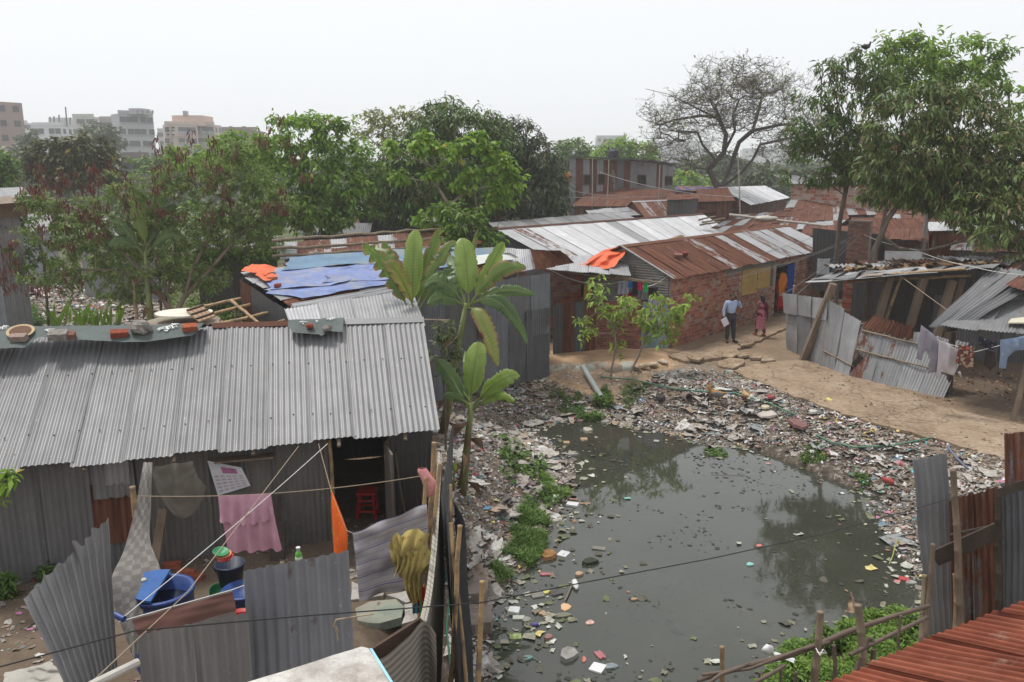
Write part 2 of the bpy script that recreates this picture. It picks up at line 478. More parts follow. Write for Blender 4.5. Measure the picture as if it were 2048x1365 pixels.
def hang(a,b,drop,mat,nu=24,nv=16,fold=.03,nf=5,sag=.02,taper=1.0,seed=0,shear=0.0,n=None,hem=.02,uvs=None,gather=1.0):
 """cloth pegged from a to b, falling drop metres, with folds that fan out"""
 a,b = Vector(a),Vector(b); d = b - a; nn = n or Vector((d.y,-d.x,0)).normalized()
 W = d.length; s0 = seed * 7.3
 def fn(u,v):
  w = lerp(gather,taper,v)
  p = a + d * (.5 + (u - .5) * w) ; p.z -= sag * 4 * u * (1 - u)
  dr = drop(u) if callable(drop) else drop
  p.z -= dr * v + hem * v * noise.noise(Vector((u * 4 + s0,0,3)))
  p += d.normalized() * shear * v
  f = fold * (.25 + .75 * v) * (math.sin(u * nf * 2 * math.pi + s0 + v * 1.3) + noise.noise(Vector((u * 5 + s0,v * 2.5,s0))) * 1.2)
  return p + nn * f
 D = drop(.5) if callable(drop) else drop
 return M().grid(fn,nu,nv,uvs or (W,D))
def wire(pts,r,n=4,sag=0,k=14):
 out = []
 for i in range(len(pts) - 1):
  a,b = Vector(pts[i]),Vector(pts[i + 1])
  for j in range(k + (1 if i == len(pts) - 2 else 0)):
   t = j / k; p = lerp(a,b,t); p.z -= sag * 4 * t * (1 - t); out.append(p)
 return M().tube(out,r,n)
# ================================================================ terrain,pond,path,litter
WZ = -0.75
POND = [P(x,y,WZ) for x,y in [(860,1900),(915,1440),(945,1330),(975,1210),(1035,1130),(1085,1055),(1120,985),(1135,930),(1085,885),(1050,862),
 (1110,842),(1200,838),(1290,855),(1400,883),(1490,893),(1560,898),(1620,922),(1690,945),(1740,985),(1770,1040),
 (1805,1095),(1850,1160),(1875,1215),(1790,1262),(1680,1295),(1570,1330),(1490,1400),(1440,1560),(1400,1900)]]
PX = np.array([(p.x,p.y) for p in POND])
def inpoly(x,y,poly):
 ins = np.zeros(x.shape,bool); n = len(poly)
 for i in range(n):
  x0,y0 = poly[i][:2]; x1,y1 = poly[(i + 1) % n][:2]
  if y0 == y1: continue
  c = ((y0 > y) != (y1 > y)) & (x < (x1 - x0) * (y - y0) / (y1 - y0) + x0)
  ins ^= c
 return ins
def polydist(x,y,poly,closed=True):
 d = np.full(x.shape,1e9); n = len(poly)
 for i in range(n if closed else n - 1):
  ax,ay = poly[i][:2]; bx,by = poly[(i + 1) % n][:2]
  vx,vy = bx - ax,by - ay; L = vx * vx + vy * vy
  t = np.clip(((x - ax) * vx + (y - ay) * vy) / L,0,1)
  d = np.minimum(d,np.hypot(x - ax - t * vx,y - ay - t * vy))
 return d
def vnoise(x,y,s,seed=0):
 """cheap smooth value noise"""
 x = x / s + seed * 17.3; y = y / s + seed * 5.1
 xi,yi = np.floor(x),np.floor(y); fx,fy = x - xi,y - yi
 fx,fy = fx * fx * (3 - 2 * fx),fy * fy * (3 - 2 * fy)
 def h(a,b): return np.modf(np.abs(np.sin(a * 127.1 + b * 311.7 + seed) * 43758.5453))[0]
 return (h(xi,yi) * (1 - fx) + h(xi + 1,yi) * fx) * (1 - fy) + (h(xi,yi + 1) * (1 - fx) + h(xi + 1,yi + 1) * fx) * fy
def W2(pts,z=0.0): return [tuple(P(x,y,z))[:2] for x,y in pts]
PATH_A = W2([(1470,742),(1500,757),(1560,782),(1640,812),(1720,838),(1800,862),(1890,885),(1960,905),(2020,922),(2250,985),(2250,890),(2048,850),(1960,832),
 (1880,812),(1800,782),(1730,757),(1660,737),(1610,722),(1560,722),(1510,728)],.03)
PATH_B = W2([(1335,712),(1400,697),(1460,672),(1560,637),(1635,608),(1720,585),(1740,600),(1650,634),(1590,650),(1560,662),(1530,676),(1500,690),(1470,700),(1452,715),(1400,722),(1370,724)],.03)
MUD_O = W2([(1085,705),(1340,690),(1345,735),(1300,755),(1225,768),(1100,752)],0)
YARD = [(-9,5.2),(-.62,5.2),(-.8,13.5),(-9,13.5)]
def height(x,y):
 x = np.asarray(x,float); y = np.asarray(y,float)
 d = polydist(x,y,PX); ins = inpoly(x,y,PX); sd_ = np.where(ins,-d,d)
 yard = .5 * (1 - smooth(-1.0,.1,x)) * (1 - smooth(13,19,y))
 base = yard + .06 * (vnoise(x,y,2.3,1) - .5)
 wid = 2.6 - 1.6 * (1 - smooth(0,1.5,x)) * (y < 12.5)
 wid = wid + (x > 2) * .1
 s = smooth(0,1,sd_ / wid)
 h = WZ + (base - WZ) * s - .55 * smooth(0,1.5,-sd_)
 h = h + .10 * (vnoise(x,y,.8,3) - .5) * smooth(-.6,.5,sd_) * (1 - smooth(3,5,sd_)) + .05 * (vnoise(x,y,.3,4) - .5) * (1 - smooth(3,5,sd_))
 dp = polydist(x,y,PATH_A); h = np.where((x > 2) & (dp < 2.2),np.maximum(h,np.maximum(WZ - .6,-.02 - .3 * dp + .05 * (vnoise(x,y,.4,15) - .5))),h)
 onp = inpoly(x,y,PATH_A) | inpoly(x,y,PATH_B)
 return np.where(onp,-.07,h)
def H(x,y): return float(height(np.array([x]),np.array([y]))[0])
def GP(px,py):
 """the ground point seen at a pixel"""
 zs = np.linspace(.7,-1.4,85); pp = [P(px,py,z) for z in zs]
 h = height(np.array([p.x for p in pp]),np.array([p.y for p in pp])); k = int(np.argmax(zs <= h + 1e-3))
 return Vector((pp[k].x,pp[k].y,float(h[k])))
def axis(lo,hi,dlo,dhi,dd,grow=1.25):
 a = list(np.arange(dlo,dhi + 1e-6,dd)); s = dd
 while a[-1] < hi: s *= grow; a.append(min(hi,a[-1] + s))
 s = dd
 while a[0] > lo: s *= grow; a.insert(0,max(lo,a[0] - s))
 return np.array(a)
gx,gy = axis(-900,900,-9,15,.13),axis(-40,1400,3,30,.13)
X,Y = np.meshgrid(gx,gy)
Z = height(X.ravel(),Y.ravel()).reshape(X.shape)
nx,ny = len(gx),len(gy)
ii = np.arange(ny * nx).reshape(ny,nx)
gf = np.stack([ii[:-1,:-1],ii[:-1,1:],ii[1:,1:],ii[1:,:-1]],-1).reshape(-1,4)
gc = np.stack([X,Y,Z],-1).reshape(-1,3)
LIT = W2([(870,800),(985,778),(1095,748),(1140,752),(1200,762),(1290,757),(1345,740),(1420,745),(1475,752),(1600,805),(1720,850),(1860,890),(2000,935),(2300,1000),(2100,1120),(1900,1250),(1850,1180),
 (1500,1000),(1250,900),(1150,950),(1130,1100),(1000,1200),(960,1420),(905,1420),(880,1000)],-.3)
LIT2 = W2([(-120,530),(140,520),(330,560),(340,640),(250,690),(-150,700)],0)
GT = NT("soil"); g_ = GT
at = g_.new("ShaderNodeAttribute",attribute_name="soil")
c_ = g_.coord('Object',rnd=False)
n1 = g_.noise(c_,.9,6,.65); n2 = g_.noise(c_,7,5,.65); n3 = g_.noise(c_,32,3)
f_ = g_.math('ADD',g_.math('MULTIPLY',n1,.45),g_.math('ADD',g_.math('MULTIPLY',n2,.35),g_.math('MULTIPLY',n3,.2)))
col_ = g_.mix(1.0,at.outputs['Color'],g_.ramp(f_,[(.3,.55),(.5,.95),(.7,1.45)]), 'MULTIPLY')
vo_ = g_.new("ShaderNodeTexVoronoi"); vo_.inputs['Scale'].default_value = 16; g_.lk(c_,vo_.inputs['Vector'])
bits = g_.ramp(vo_.outputs['Color'],[(0,(.09,.07,.055)),(.3,(.16,.13,.105)),(.55,(.22,.19,.16)),(.72,(.36,.34,.31)),(.84,(.12,.07,.05)),(.93,(.45,.44,.42))], 'CONSTANT')
lm = g_.math('MULTIPLY',at.outputs['Alpha'],g_.ramp(n2,[(.42,.0),(.6,.7)]))
col_ = g_.mix(lm,col_,bits)
g_.set(Base_Color=col_,Roughness=.95,Specular_IOR_Level=.15)
g_.bump(f_,.7,.05)
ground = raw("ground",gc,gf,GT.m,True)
ground['kind'] = 'structure'
xr,yr = X.ravel(),Y.ravel()
dd_ = polydist(xr,yr,PX); ins_ = inpoly(xr,yr,PX); sd_ = np.where(ins_,-dd_,dd_)
col = np.ones((nx * ny,4)); dirt = np.array([.215,.155,.105])
col[:,:3] = dirt
def blend(mask,c):
 col[:,:3] = col[:,:3] * (1 - mask[:,None]) + np.array(c) * mask[:,None]
far = smooth(38,60,yr); blend(far,(.1,.115,.06))
lit = inpoly(xr,yr,LIT).astype(float); lit2 = inpoly(xr,yr,LIT2).astype(float)
jit = vnoise(xr,yr,.9,9)
blend(lit * (.45 + .4 * jit),(.21,.165,.125))
blend(lit2 * .8,(.2,.17,.14))
blend((1 - smooth(.1,1.1,sd_ + .6 * (jit - .5))) * .85,(.045,.038,.03))
blend((1 - smooth(0,.5,polydist(xr,yr,MUD_O))) * .6 + inpoly(xr,yr,MUD_O) * .4,(.42,.275,.165))
yrd = inpoly(xr,yr,YARD).astype(float); blend(yrd * .7,(.11,.085,.065))
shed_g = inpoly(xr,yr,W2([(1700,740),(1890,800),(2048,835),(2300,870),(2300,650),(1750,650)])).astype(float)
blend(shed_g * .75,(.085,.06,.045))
col[:,3] = np.clip(np.maximum(lit * (1 - smooth(4.0,6.5,sd_)),lit2),0,1)
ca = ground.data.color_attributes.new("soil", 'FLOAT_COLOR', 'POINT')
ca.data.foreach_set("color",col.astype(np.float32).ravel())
# water
wt = NT("murky_water"); c = wt.coord('Object',rnd=False)
n = wt.noise(c,.5,4,.6); scum = wt.ramp(wt.noise(c,2.6,6,.7),[(.56,0),(.66,1)])
sc2 = wt.math('MULTIPLY',scum,wt.ramp(wt.noise(c,.35,3),[(.35,.3),(.6,.95)]))
wc = wt.ramp(n,[(.3,(.036,.038,.028)),(.7,(.052,.054,.042))])
wc = wt.mix(wt.math('MULTIPLY',sc2,.6),wc,(.016,.016,.013))
wt.set(Base_Color=wc,Roughness=wt.ramp(sc2,[(0,.035),(1,.16)]),IOR=1.5,Specular_IOR_Level=.62)
wt.bump(wt.noise(c,3.2,3),.035,.02)
wx,wy = np.linspace(PX[:,0].min() - 1.5,PX[:,0].max() + 1.5,60),np.linspace(3,PX[:,1].max() + 1.5,60)
wm = M().grid(lambda u,v: (lerp(PX[:,0].min() - 2,PX[:,0].max() + 2,u),lerp(1,PX[:,1].max() + 2,v),WZ),12,12)
water = solo("pond_water",wm,wt.m,kind='structure',sm=True)
# concrete path and slabs
_s = NT("sandy_concrete"); c_ = _s.coord('Object',rnd=False)
k_ = _s.ramp(_s.noise(c_,1.1,6,.7),[(.32,(.19,.135,.09)),(.5,(.285,.21,.145)),(.68,(.35,.27,.195))])
k_ = _s.mix(1.0,k_,_s.ramp(_s.noise(c_,9,5,.7),[(.3,.72),(.65,1.12)]), 'MULTIPLY')
v_ = _s.new("ShaderNodeTexVoronoi",feature='DISTANCE_TO_EDGE'); v_.inputs['Scale'].default_value = .55; w_ = _s.new("ShaderNodeVectorMath",operation='ADD'); nz_ = _s.new("ShaderNodeTexNoise"); nz_.inputs['Scale'].default_value = 1.6; _s.lk(c_,nz_.inputs['Vector']); _s.lk(c_,w_.inputs[0]); _s.lk(nz_.outputs['Color'],w_.inputs[1]); _s.lk(w_.outputs[0],v_.inputs['Vector'])
ck_ = _s.ramp(v_.outputs['Distance'],[(.0,1),(.012,0)]); k_ = _s.mix(_s.math('MULTIPLY',ck_,.7),k_,(.1,.07,.05))
_s.set(Base_Color=k_,Roughness=.95,Specular_IOR_Level=.15); _s.bump(_s.math('ADD',_s.noise(c_,6,6,.7),_s.math('MULTIPLY',ck_,-.6)),.7,.04); SANDC = _s.m
def rough_poly(pts,amp=.05,step=.35,seed=0):
 out = []; rr = random.Random(seed)
 for i in range(len(pts)):
  a,b = Vector((*pts[i][:2],0)),Vector((*pts[(i + 1) % len(pts)][:2],0)); k = max(1,int((b - a).length / step))
  for j in range(k):
   p = lerp(a,b,j / k); out.append((p.x + rr.uniform(-amp,amp),p.y + rr.uniform(-amp,amp)))
 return out
def slab_m(poly,z0,z1):
 from mathutils.geometry import tessellate_polygon
 n = len(poly); m = M()
 b = [Vector((p[0],p[1],z0)) for p in poly]; t = [Vector((p[0],p[1],z1)) for p in poly]
 m.add(b + t,[(i,(i + 1) % n,n + (i + 1) % n,n + i) for i in range(n)])
 tri = tessellate_polygon([t]); m.f += [tuple(n + q for q in f) for f in tri]
 # outward sides,upward top
 return m
solo("concrete_path",slab_m(rough_poly(PATH_A,.09,.22,3),-.3,.035),SANDC,kind='structure')
solo("concrete_walkway",slab_m(rough_poly(PATH_B,.06,.25,5),-.3,.05),SANDC,kind='structure')
ZP = [([(777,150),(850,120),(955,135),(945,160),(880,190),(790,170)], "large tilted pale slab at the edge of the litter"),
 ([(735,90),(800,70),(905,70),(920,95),(870,120),(780,110)], "broad broken slab next to the brick house walkway"),
 ([(1058,115),(1110,108),(1160,140),(1065,145)], "triangular concrete slab nearest the tin shed"),
 ([(990,105),(1055,95),(1080,110),(1060,128),(995,125)], "squarish slab left of the triangular slab"),
 ([(900,100),(975,92),(985,110),(920,120)], "thin small slab in the middle of the broken paving"),
 ([(915,30),(975,22),(1000,40),(930,48)], "small slab closest to the standing man"),
 ([(570,110),(640,108),(685,130),(650,148),(590,135)], "low sandy slab nearest the brick house corner")]
for i,(pp,lb) in enumerate(ZP):
 w = [P(1200 + x / 3.303,680 + y / 3.303,.06) for x,y in pp]
 cz = .0 + .01 * i
 m = slab_m(rough_poly(w,.02,.2,i + 9),cz,cz + .07)
 cx_ = sum(p.x for p in w) / len(w)
 for q in m.v: q.z += (q.x - cx_) * .05
 solo("concrete_slab",m,SANDC, "broken paving: " + lb, "slab", "broken slabs beside the path")
# ---- litter
LCOL = [(0,(.24,.2,.165)),(.17,(.14,.115,.095)),(.34,(.3,.27,.235)),(.5,(.4,.37,.33)),(.6,(.26,.19,.14)),(.7,(.58,.56,.53)),(.77,(.15,.155,.15)),(.82,(.46,.3,.28)),(.85,(.74,.73,.71)),
 (.9,(.1,.22,.32)),(.92,(.45,.25,.27)),(.94,(.12,.3,.2)),(.955,(.6,.45,.14)),(.97,(.4,.03,.04)),(.98,(.15,.42,.5)),(.987,(.55,.2,.38))]
def rampmat(name,stops,rough=.6):
 t = NT(name); g = t.new("ShaderNodeNewGeometry")
 r = t.new("ShaderNodeValToRGB"); r.color_ramp.interpolation = 'CONSTANT'; set_ramp(r,stops)
 t.lk(g.outputs['Random Per Island'],r.inputs[0])
 c = t.coord('Object',rnd=False)
 cc = t.mix(1.0,r.outputs[0],t.ramp(t.noise(c,11,4),[(.3,.6),(.7,1.15)]), 'MULTIPLY')
 t.set(Base_Color=cc,Roughness=rough,Specular_IOR_Level=.3); return t.m
LITM = rampmat("litter_scraps",LCOL)
def scatter(n,fn):
 """fn(x, y) -> probability; uniform over the box of interest"""
 return fn
def pieces(name,xy,z,smin,smax,mat,g=3,tilt=.35,asp=.5,kind='stuff',crump=.35,seed=0,power=2.0):
 r = np.random.default_rng(seed + 100); n = len(xy)
 s = smin + (smax - smin) * r.random(n) ** power
 a = np.linspace(-1,1,g); gx_,gy_ = np.meshgrid(a,a)
 base = np.stack([gx_.ravel(),gy_.ravel(),np.zeros(g * g)],-1)
 v = np.repeat(base[None],n,0)
 v[:,:,0] += r.normal(0,.22,v.shape[:2]); v[:,:,1] += r.normal(0,.22,v.shape[:2])
 v[:,:,2] += r.normal(0,crump,v.shape[:2])
 v[:,:,1] *= (asp + (1 - asp) * r.random(n))[:,None]
 v *= s[:,None,None]
 th = r.random(n) * 2 * np.pi; c,q = np.cos(th),np.sin(th)
 x = v[:,:,0] * c[:,None] - v[:,:,1] * q[:,None]; y = v[:,:,0] * q[:,None] + v[:,:,1] * c[:,None]
 zz = v[:,:,2] + x * r.normal(0,tilt,n)[:,None] + y * r.normal(0,tilt,n)[:,None]
 co = np.stack([x + xy[:,0:1],y + xy[:,1:2],zz + (z + s * .18)[:,None]],-1).reshape(-1,3)
 i = np.arange(g * g).reshape(g,g); f = np.stack([i[:-1,:-1],i[:-1,1:],i[1:,1:],i[1:,:-1]],-1).reshape(-1,4)
 faces = (f[None] + (np.arange(n) * g * g)[:,None,None]).reshape(-1,4)
 o = raw(name,co,faces,mat); o['kind'] = kind; return o
def samp(n,box,prob,seed=0):
 r = np.random.default_rng(seed); x = r.uniform(box[0],box[1],n); y = r.uniform(box[2],box[3],n)
 k = r.random(n) < prob(x,y); return np.stack([x[k],y[k]],-1)
def p_bank(x,y):
 d = polydist(x,y,PX); i = inpoly(x,y,PX); s = np.where(i,-d,d)
 m = inpoly(x,y,LIT)
 pr = smooth(-.5,.15,s) * (1 - smooth(3.2,5.2,s + 1.2 * (vnoise(x,y,1.3,6) - .5)))
 pr = pr * (.55 + .45 * (vnoise(x,y,.7,2) > .35)) * m
 return np.where(inpoly(x,y,PATH_A) | inpoly(x,y,PATH_B) | inpoly(x,y,MUD_O),0,pr)
def p_float(x,y):
 d = polydist(x,y,PX); i = inpoly(x,y,PX)
 lf = np.exp(-d / .45) * .9
 left = (x < .9 + .11 * y) * np.exp(-np.clip(x + .02 * y - .4,0,9) / .8) * .6
 return np.where(i,np.clip(lf * .8 + left * (vnoise(x,y,.6,8) > .45),0,1),0)
bx = (-3,13,5,24)
xy = samp(70000,bx,p_bank,1); pieces("bank_litter",xy,height(xy[:,0],xy[:,1]) - .01,.02,.10,LITM,3,seed=1,power=2.8,tilt=.16,crump=.2)
BAGM = rampmat("matted_bags",[(0,(.38,.34,.3)),(.25,(.27,.235,.2)),(.45,(.42,.39,.35)),(.62,(.17,.15,.13)),(.75,(.52,.5,.47)),(.88,(.36,.27,.2)),(.95,(.25,.27,.27))])
def p_clump(x,y): return p_bank(x,y) * (vnoise(x,y,.9,12) > .5)
xy = samp(9000,bx,p_clump,8); pieces("matted_bags",xy,height(xy[:,0],xy[:,1]) + .0,.06,.24,BAGM,5,seed=8,power=2.4,tilt=.12,crump=.13)
xy = samp(110000,bx,p_bank,2); pieces("small_litter_chips",xy,height(xy[:,0],xy[:,1]) + .02,.01,.035,LITM,2,seed=2,power=1.5)
LITF = rampmat("floating_scraps",[(0,(.2,.19,.13)),(.25,(.09,.085,.06)),(.45,(.3,.29,.22)),(.6,(.4,.4,.34)),(.72,(.13,.15,.07)),(.85,(.55,.55,.5)),(.91,(.3,.16,.1)),(.94,(.6,.5,.2)),(.96,(.2,.4,.35)),(.98,(.5,.2,.2))])
xy = samp(20000,bx,p_float,3); pieces("floating_litter",xy,np.full(len(xy),WZ + .006),.015,.085,LITF,3,tilt=.06,crump=.12,seed=3,power=2.2)
xy = samp(15000,bx,lambda x,y: inpoly(x,y,PX) * (vnoise(x,y,.8,5) * .6 + vnoise(x,y,.25,6) * .4 > .56) * .9,4)
pieces("floating_scum",xy,np.full(len(xy),WZ + .001),.008,.04,plain("dark_scum",(.04,.042,.032),.7,.3,8,0),3,tilt=.0,crump=.05,seed=4)
xy = samp(16000,(-30,-9,28,48),lambda x,y: inpoly(x,y,LIT2) * .9,5)
pieces("far_litter",xy,np.full(len(xy),.03),.04,.14,LITM,3,seed=5,tilt=.2,crump=.2)
DRY = rampmat("dry_leaves",[(0,(.2,.11,.06)),(.3,(.3,.18,.1)),(.55,(.13,.08,.05)),(.75,(.36,.26,.16)),(.9,(.22,.2,.12))],.8)
def p_dry(x,y):
 s = polydist(x,y,PX); pr = smooth(1.5,4,s) * (vnoise(x,y,1.2,7) > .3) * (x > 3) * (y < 24) * .5
 return np.where(inpoly(x,y,PATH_A),.03,pr) * (~inpoly(x,y,PX))
xy = samp(22000,(0,15,8,25),p_dry,6); pieces("dry_leaf_litter",xy,height(xy[:,0],xy[:,1]) + np.where(inpoly(xy[:,0],xy[:,1],PATH_A),.11,.0),.015,.05,DRY,2,seed=6)
xy = samp(9000,(1,15,10,34),lambda x,y: (inpoly(x,y,PATH_A) | inpoly(x,y,PATH_B)) * (vnoise(x,y,1.1,21) > .45) * .8,11)
pieces("path_grit",xy,np.full(len(xy),.052),.008,.035,rampmat("grit",[(0,(.2,.15,.11)),(.4,(.3,.23,.17)),(.7,(.42,.36,.3)),(.9,(.12,.09,.07))],.9),2,seed=11,tilt=.1,crump=.1,power=2)
xy = samp(5200,(-7,-.8,5,12.4),lambda x,y: (vnoise(x,y,.6,22) > .5) * .7,12)
pieces("yard_litter",xy,height(xy[:,0],xy[:,1]) + .005,.008,.05,LITM,3,seed=12,tilt=.12,crump=.12,power=2.4)
# ================================================================ the near tin house and its yard
def VH(px,py,A,B):
 """hit of a view ray with the vertical plane through A and B"""
 d = ray(px,py); n = Vector((B[1] - A[1],A[0] - B[0],0)); o = Vector((0,0,CAMH))
 k = (Vector((A[0],A[1],0)) - o).dot(n) / d.dot(n)
 return o + d * k
def PH(px,py,p0,n):
 d = ray(px,py); o = Vector((0,0,CAMH)); return o + d * ((p0 - o).dot(n) / d.dot(n))
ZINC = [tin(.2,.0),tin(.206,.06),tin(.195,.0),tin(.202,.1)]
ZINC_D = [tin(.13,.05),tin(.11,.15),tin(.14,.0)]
ZINC_M = [tin(.2,.12),tin(.17,.2),tin(.22,.05)]
RUSTY = [tin(.26,.95),tin(.28,.85),tin(.26,1.0),tin(.3,.7),tin(.28,.9)]
RUST_MIX = [tin(.3,.9),tin(.32,.55),tin(.3,.75),tin(.34,.25),tin(.3,1.0)]
RUST_DEEP = tin(.2,1.1,name="rust_red_tin")
SHINY = [tin(.46,.0),tin(.5,.02),tin(.43,.05)]
e0,e1 = P(0,943,2.2),P(880,862,2.2)
r0,r1 = P(95,660,3.46),P(845,638,3.46)
eL,rL = lerp(e0,e1,-.28),lerp(r0,r1,-.28)
house = thing("tin_house", "long low grey corrugated tin house with green banner on its ridge", "house",(eL.x,eL.y,.45))
tin_patch([eL,e1,r1,rL],house,tuple(ZINC),nsheet=12,period=.076,amp=.008,per=6,nv=16,jag=.05,dent=.012,seed=3)
rn = (e1 - eL).cross(rL - eL).normalized()
vdir = (r1 - e1).normalized(); back = Vector((r1.x - e1.x,r1.y - e1.y,0))
bL,bR = rL + back - UP * 1.2,r1 + back - UP * 1.2
tin_patch([bR,bL,rL,r1],house,ZINC,nsheet=12,per=4,nv=3,seed=4)
# ridge cap
def cap(a,b,mat,w=.16,nm='ridge_cap',par=None,d1=None,d2=None):
 m = M(); a,b = Vector(a),Vector(b)
 for dd in (d1,d2):
  q = dd.normalized() * w
  m.add([a + UP * .035,b + UP * .035,b + q + UP * .03,a + q + UP * .03,a + UP * .03,b + UP * .03,b + q + UP * .022,a + q + UP * .022],[(0,1,2,3),(7,6,5,4),(3,2,6,7),(0,3,7,4),(1,5,6,2)])
 return part(nm,m,mat,par)
dn,db = (e1 - r1),(bR - r1)
cap(lerp(rL,r1,.55),lerp(rL,r1,.79),RUST_DEEP,.12,par=house,d1=dn,d2=db)
cap(lerp(rL,r1,.79),r1 + (r1 - rL).normalized() * .02,tin(.2,.1),.13,par=house,d1=dn,d2=db)
nails = M()
for frac in (.2,.62):
 for i in range(26):
  u = (i + .5 + R.uniform(-.1,.1)) / 26; p = lerp(lerp(eL,e1,u),lerp(rL,r1,u),frac + R.uniform(-.01,.01)) + rn * .012
  nails.lathe(p,[(.012,0),(.011,.006),(.0,.009)],6,rn)
part("nail_heads",nails,plain("rust_dark",(.05,.03,.025),.9,.2,5,0),house,kind='stuff')
inw = Vector((back.x,back.y,0)).normalized()
wA,wB = eL + inw * .38,e1 + inw * .38 - (e1 - eL).normalized() * .12
def wall_px(x0,x1,z0,z1,mats,par,A=wA,B=wB,push=0,nm='wall_sheet',**k):
 a,b = VH(x0,950,A,B),VH(x1,950,A,B); a = Vector((a.x,a.y,z0)) - inw * push; b = Vector((b.x,b.y,z0)) - inw * push
 return tin_patch([a,b,b + UP * (z1 - z0),a + UP * (z1 - z0)],par,mats,name=nm,**k)
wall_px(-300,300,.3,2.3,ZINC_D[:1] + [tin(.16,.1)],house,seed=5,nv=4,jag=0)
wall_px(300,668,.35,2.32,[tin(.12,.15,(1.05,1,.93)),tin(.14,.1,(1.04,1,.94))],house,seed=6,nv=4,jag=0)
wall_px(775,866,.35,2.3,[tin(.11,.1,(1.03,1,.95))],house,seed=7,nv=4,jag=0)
wall_px(178,268,.9,1.75,[tin(.16,1.2)],house,push=.03,seed=8,nsheet=1,nm='wall_patch')
wall_px(185,270,1.55,2.2,[tin(.2,.1)],house,push=.05,seed=9,nsheet=1,nm='wall_patch',edge_noise=.02)
wall_px(213,262,1.75,2.2,[tin(.3,.25)],house,push=.075,seed=10,nsheet=1,nm='wall_patch',edge_noise=.03)
# end walls,floor,inner darkness by real enclosure
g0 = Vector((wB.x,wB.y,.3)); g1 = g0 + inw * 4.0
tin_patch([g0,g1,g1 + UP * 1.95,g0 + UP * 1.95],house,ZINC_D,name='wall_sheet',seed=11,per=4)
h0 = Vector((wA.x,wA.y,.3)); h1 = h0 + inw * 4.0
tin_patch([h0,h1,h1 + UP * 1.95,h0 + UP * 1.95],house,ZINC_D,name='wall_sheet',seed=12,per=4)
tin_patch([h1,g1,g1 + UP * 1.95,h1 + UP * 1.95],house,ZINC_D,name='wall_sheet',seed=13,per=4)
gm = M(); mid = (g0 + g1) / 2 + UP * 3.05
gm.add([g0 + UP * 1.94,g1 + UP * 1.94,mid],[(0,1,2)]); part("gable",gm,ZINC_D[0],house)
def post(x,y0,y1,r,name,par,A=wA,B=wB,push=.05,mat=BAMBOO):
 a,b = VH(x,y0,A,B) - inw * push,VH(x,y1,A,B) - inw * push
 a.x = b.x = (a.x + b.x) / 2; a.y = b.y = (a.y + b.y) / 2
 return part(name,cane((a.x,a.y,.3),(b.x,b.y,b.z),r),mat,par,True)
post(664,1060,878,.035, "door_post",house)
post(778,1060,878,.035, "door_post",house,mat=WOOD)
# door leaf,open outwards
dl = VH(772,950,wA,wB)
dm = M(); a = Vector((dl.x,dl.y,.55)) - inw * .08; b = a - inw * .5 + Vector((.06,0,0))
dm.beam((a + b) / 2 + UP * .0,(a + b) / 2 + UP * 1.45,.62,.03,up=(b - a).cross(UP)); part("door",dm,plain("door_board",(.12,.1,.085),.8,.3,5,.3),house)
# fascia planks and purlins under the eave
part("purlin",cane(lerp(eL,e1,.0) + inw * .3 + UP * .08,lerp(eL,e1,1) + inw * .3 + UP * .08,.03),BAMBOO_OLD,house,True)
for u in (.35,.5,.64,.8,.93):
 q = lerp(eL,e1,u); q2 = lerp(rL,r1,u); part("rafter",cane(q - UP * .09,lerp(q,q2,.8) - UP * .09,.028,6,wob=0),BAMBOO_OLD,house,True)
# room: a red stool inside
def stool(c,mat,label,s=1.0):
 o = thing("stool",label, "stool",c); z = c[2]
 part("seat",M().box((c[0],c[1],z + .42 * s),(.3 * s,.3 * s,.035)),mat,o)
 for a in (-1,1):
  for b in (-1,1):
   part("leg",M().beam((c[0] + a * .15 * s,c[1] + b * .15 * s,z),(c[0] + a * .11 * s,c[1] + b * .11 * s,z + .4 * s),.035,.035),mat,o)
 for z_ in (.12,.3):
  m = M()
  for a in (-1,1):
   m.box((c[0] + a * .13 * s,c[1],z + z_ * s),(.02,.25 * s,.03)); m.box((c[0],c[1] + a * .13 * s,z + z_ * s),(.25 * s,.02,.03))
  part("rail",m,mat,o)
 return o
REDP = plain("red_plastic",(.42,.02,.015),.4,.15,2,0,spec=.5)
BLUEP = plain("blue_plastic",(.015,.05,.2),.42,.25,3,.1,spec=.5)
sp_ = VH(738,1020,wA,wB) + inw * .75
stool((sp_.x,sp_.y,.52),REDP, "red plastic stool inside the dark doorway of the tin house")
# green banner sheets on the ridge,with lettering
GREEN_T = plain("dark_green_banner",(.075,.095,.09),.65,.3,2.5,.4)
def on_roof(px,py,lift=.03): return PH(px,py,r1,rn) + rn * lift
def banner(pxs,label,nm="banner",seed=1):
 """pxs: list of (x, ytop, ybottom) in the picture; the sheet bends over the ridge"""
 m = M(); n = len(pxs) - 1
 def fn(u,v):
  t = u * n; i = min(n - 1,int(t)); f = t - i
  x = lerp(pxs[i][0],pxs[i + 1][0],f); yt = lerp(pxs[i][1],pxs[i + 1][1],f); yb = lerp(pxs[i][2],pxs[i + 1][2],f)
  a = on_roof(x,yt + 2,.04); b = on_roof(x + (yb - yt) * -.1,yb,.022)
  if v < .3:
   s = (.3 - v) / .3; p = a + Vector((back.x,back.y,0)).normalized() * .22 * s - UP * .125 * s
  else: p = lerp(a,b,(v - .3) / .7)
  return p + rn * (.010 * noise.noise(Vector((x * .05,v * 4,seed))) + .012 * noise.noise(Vector((x * .015,v * 9,seed + 3))))
 m.grid(fn,60,14)
 return solo(nm,m,GREEN_T,label, "banner",sm=True)
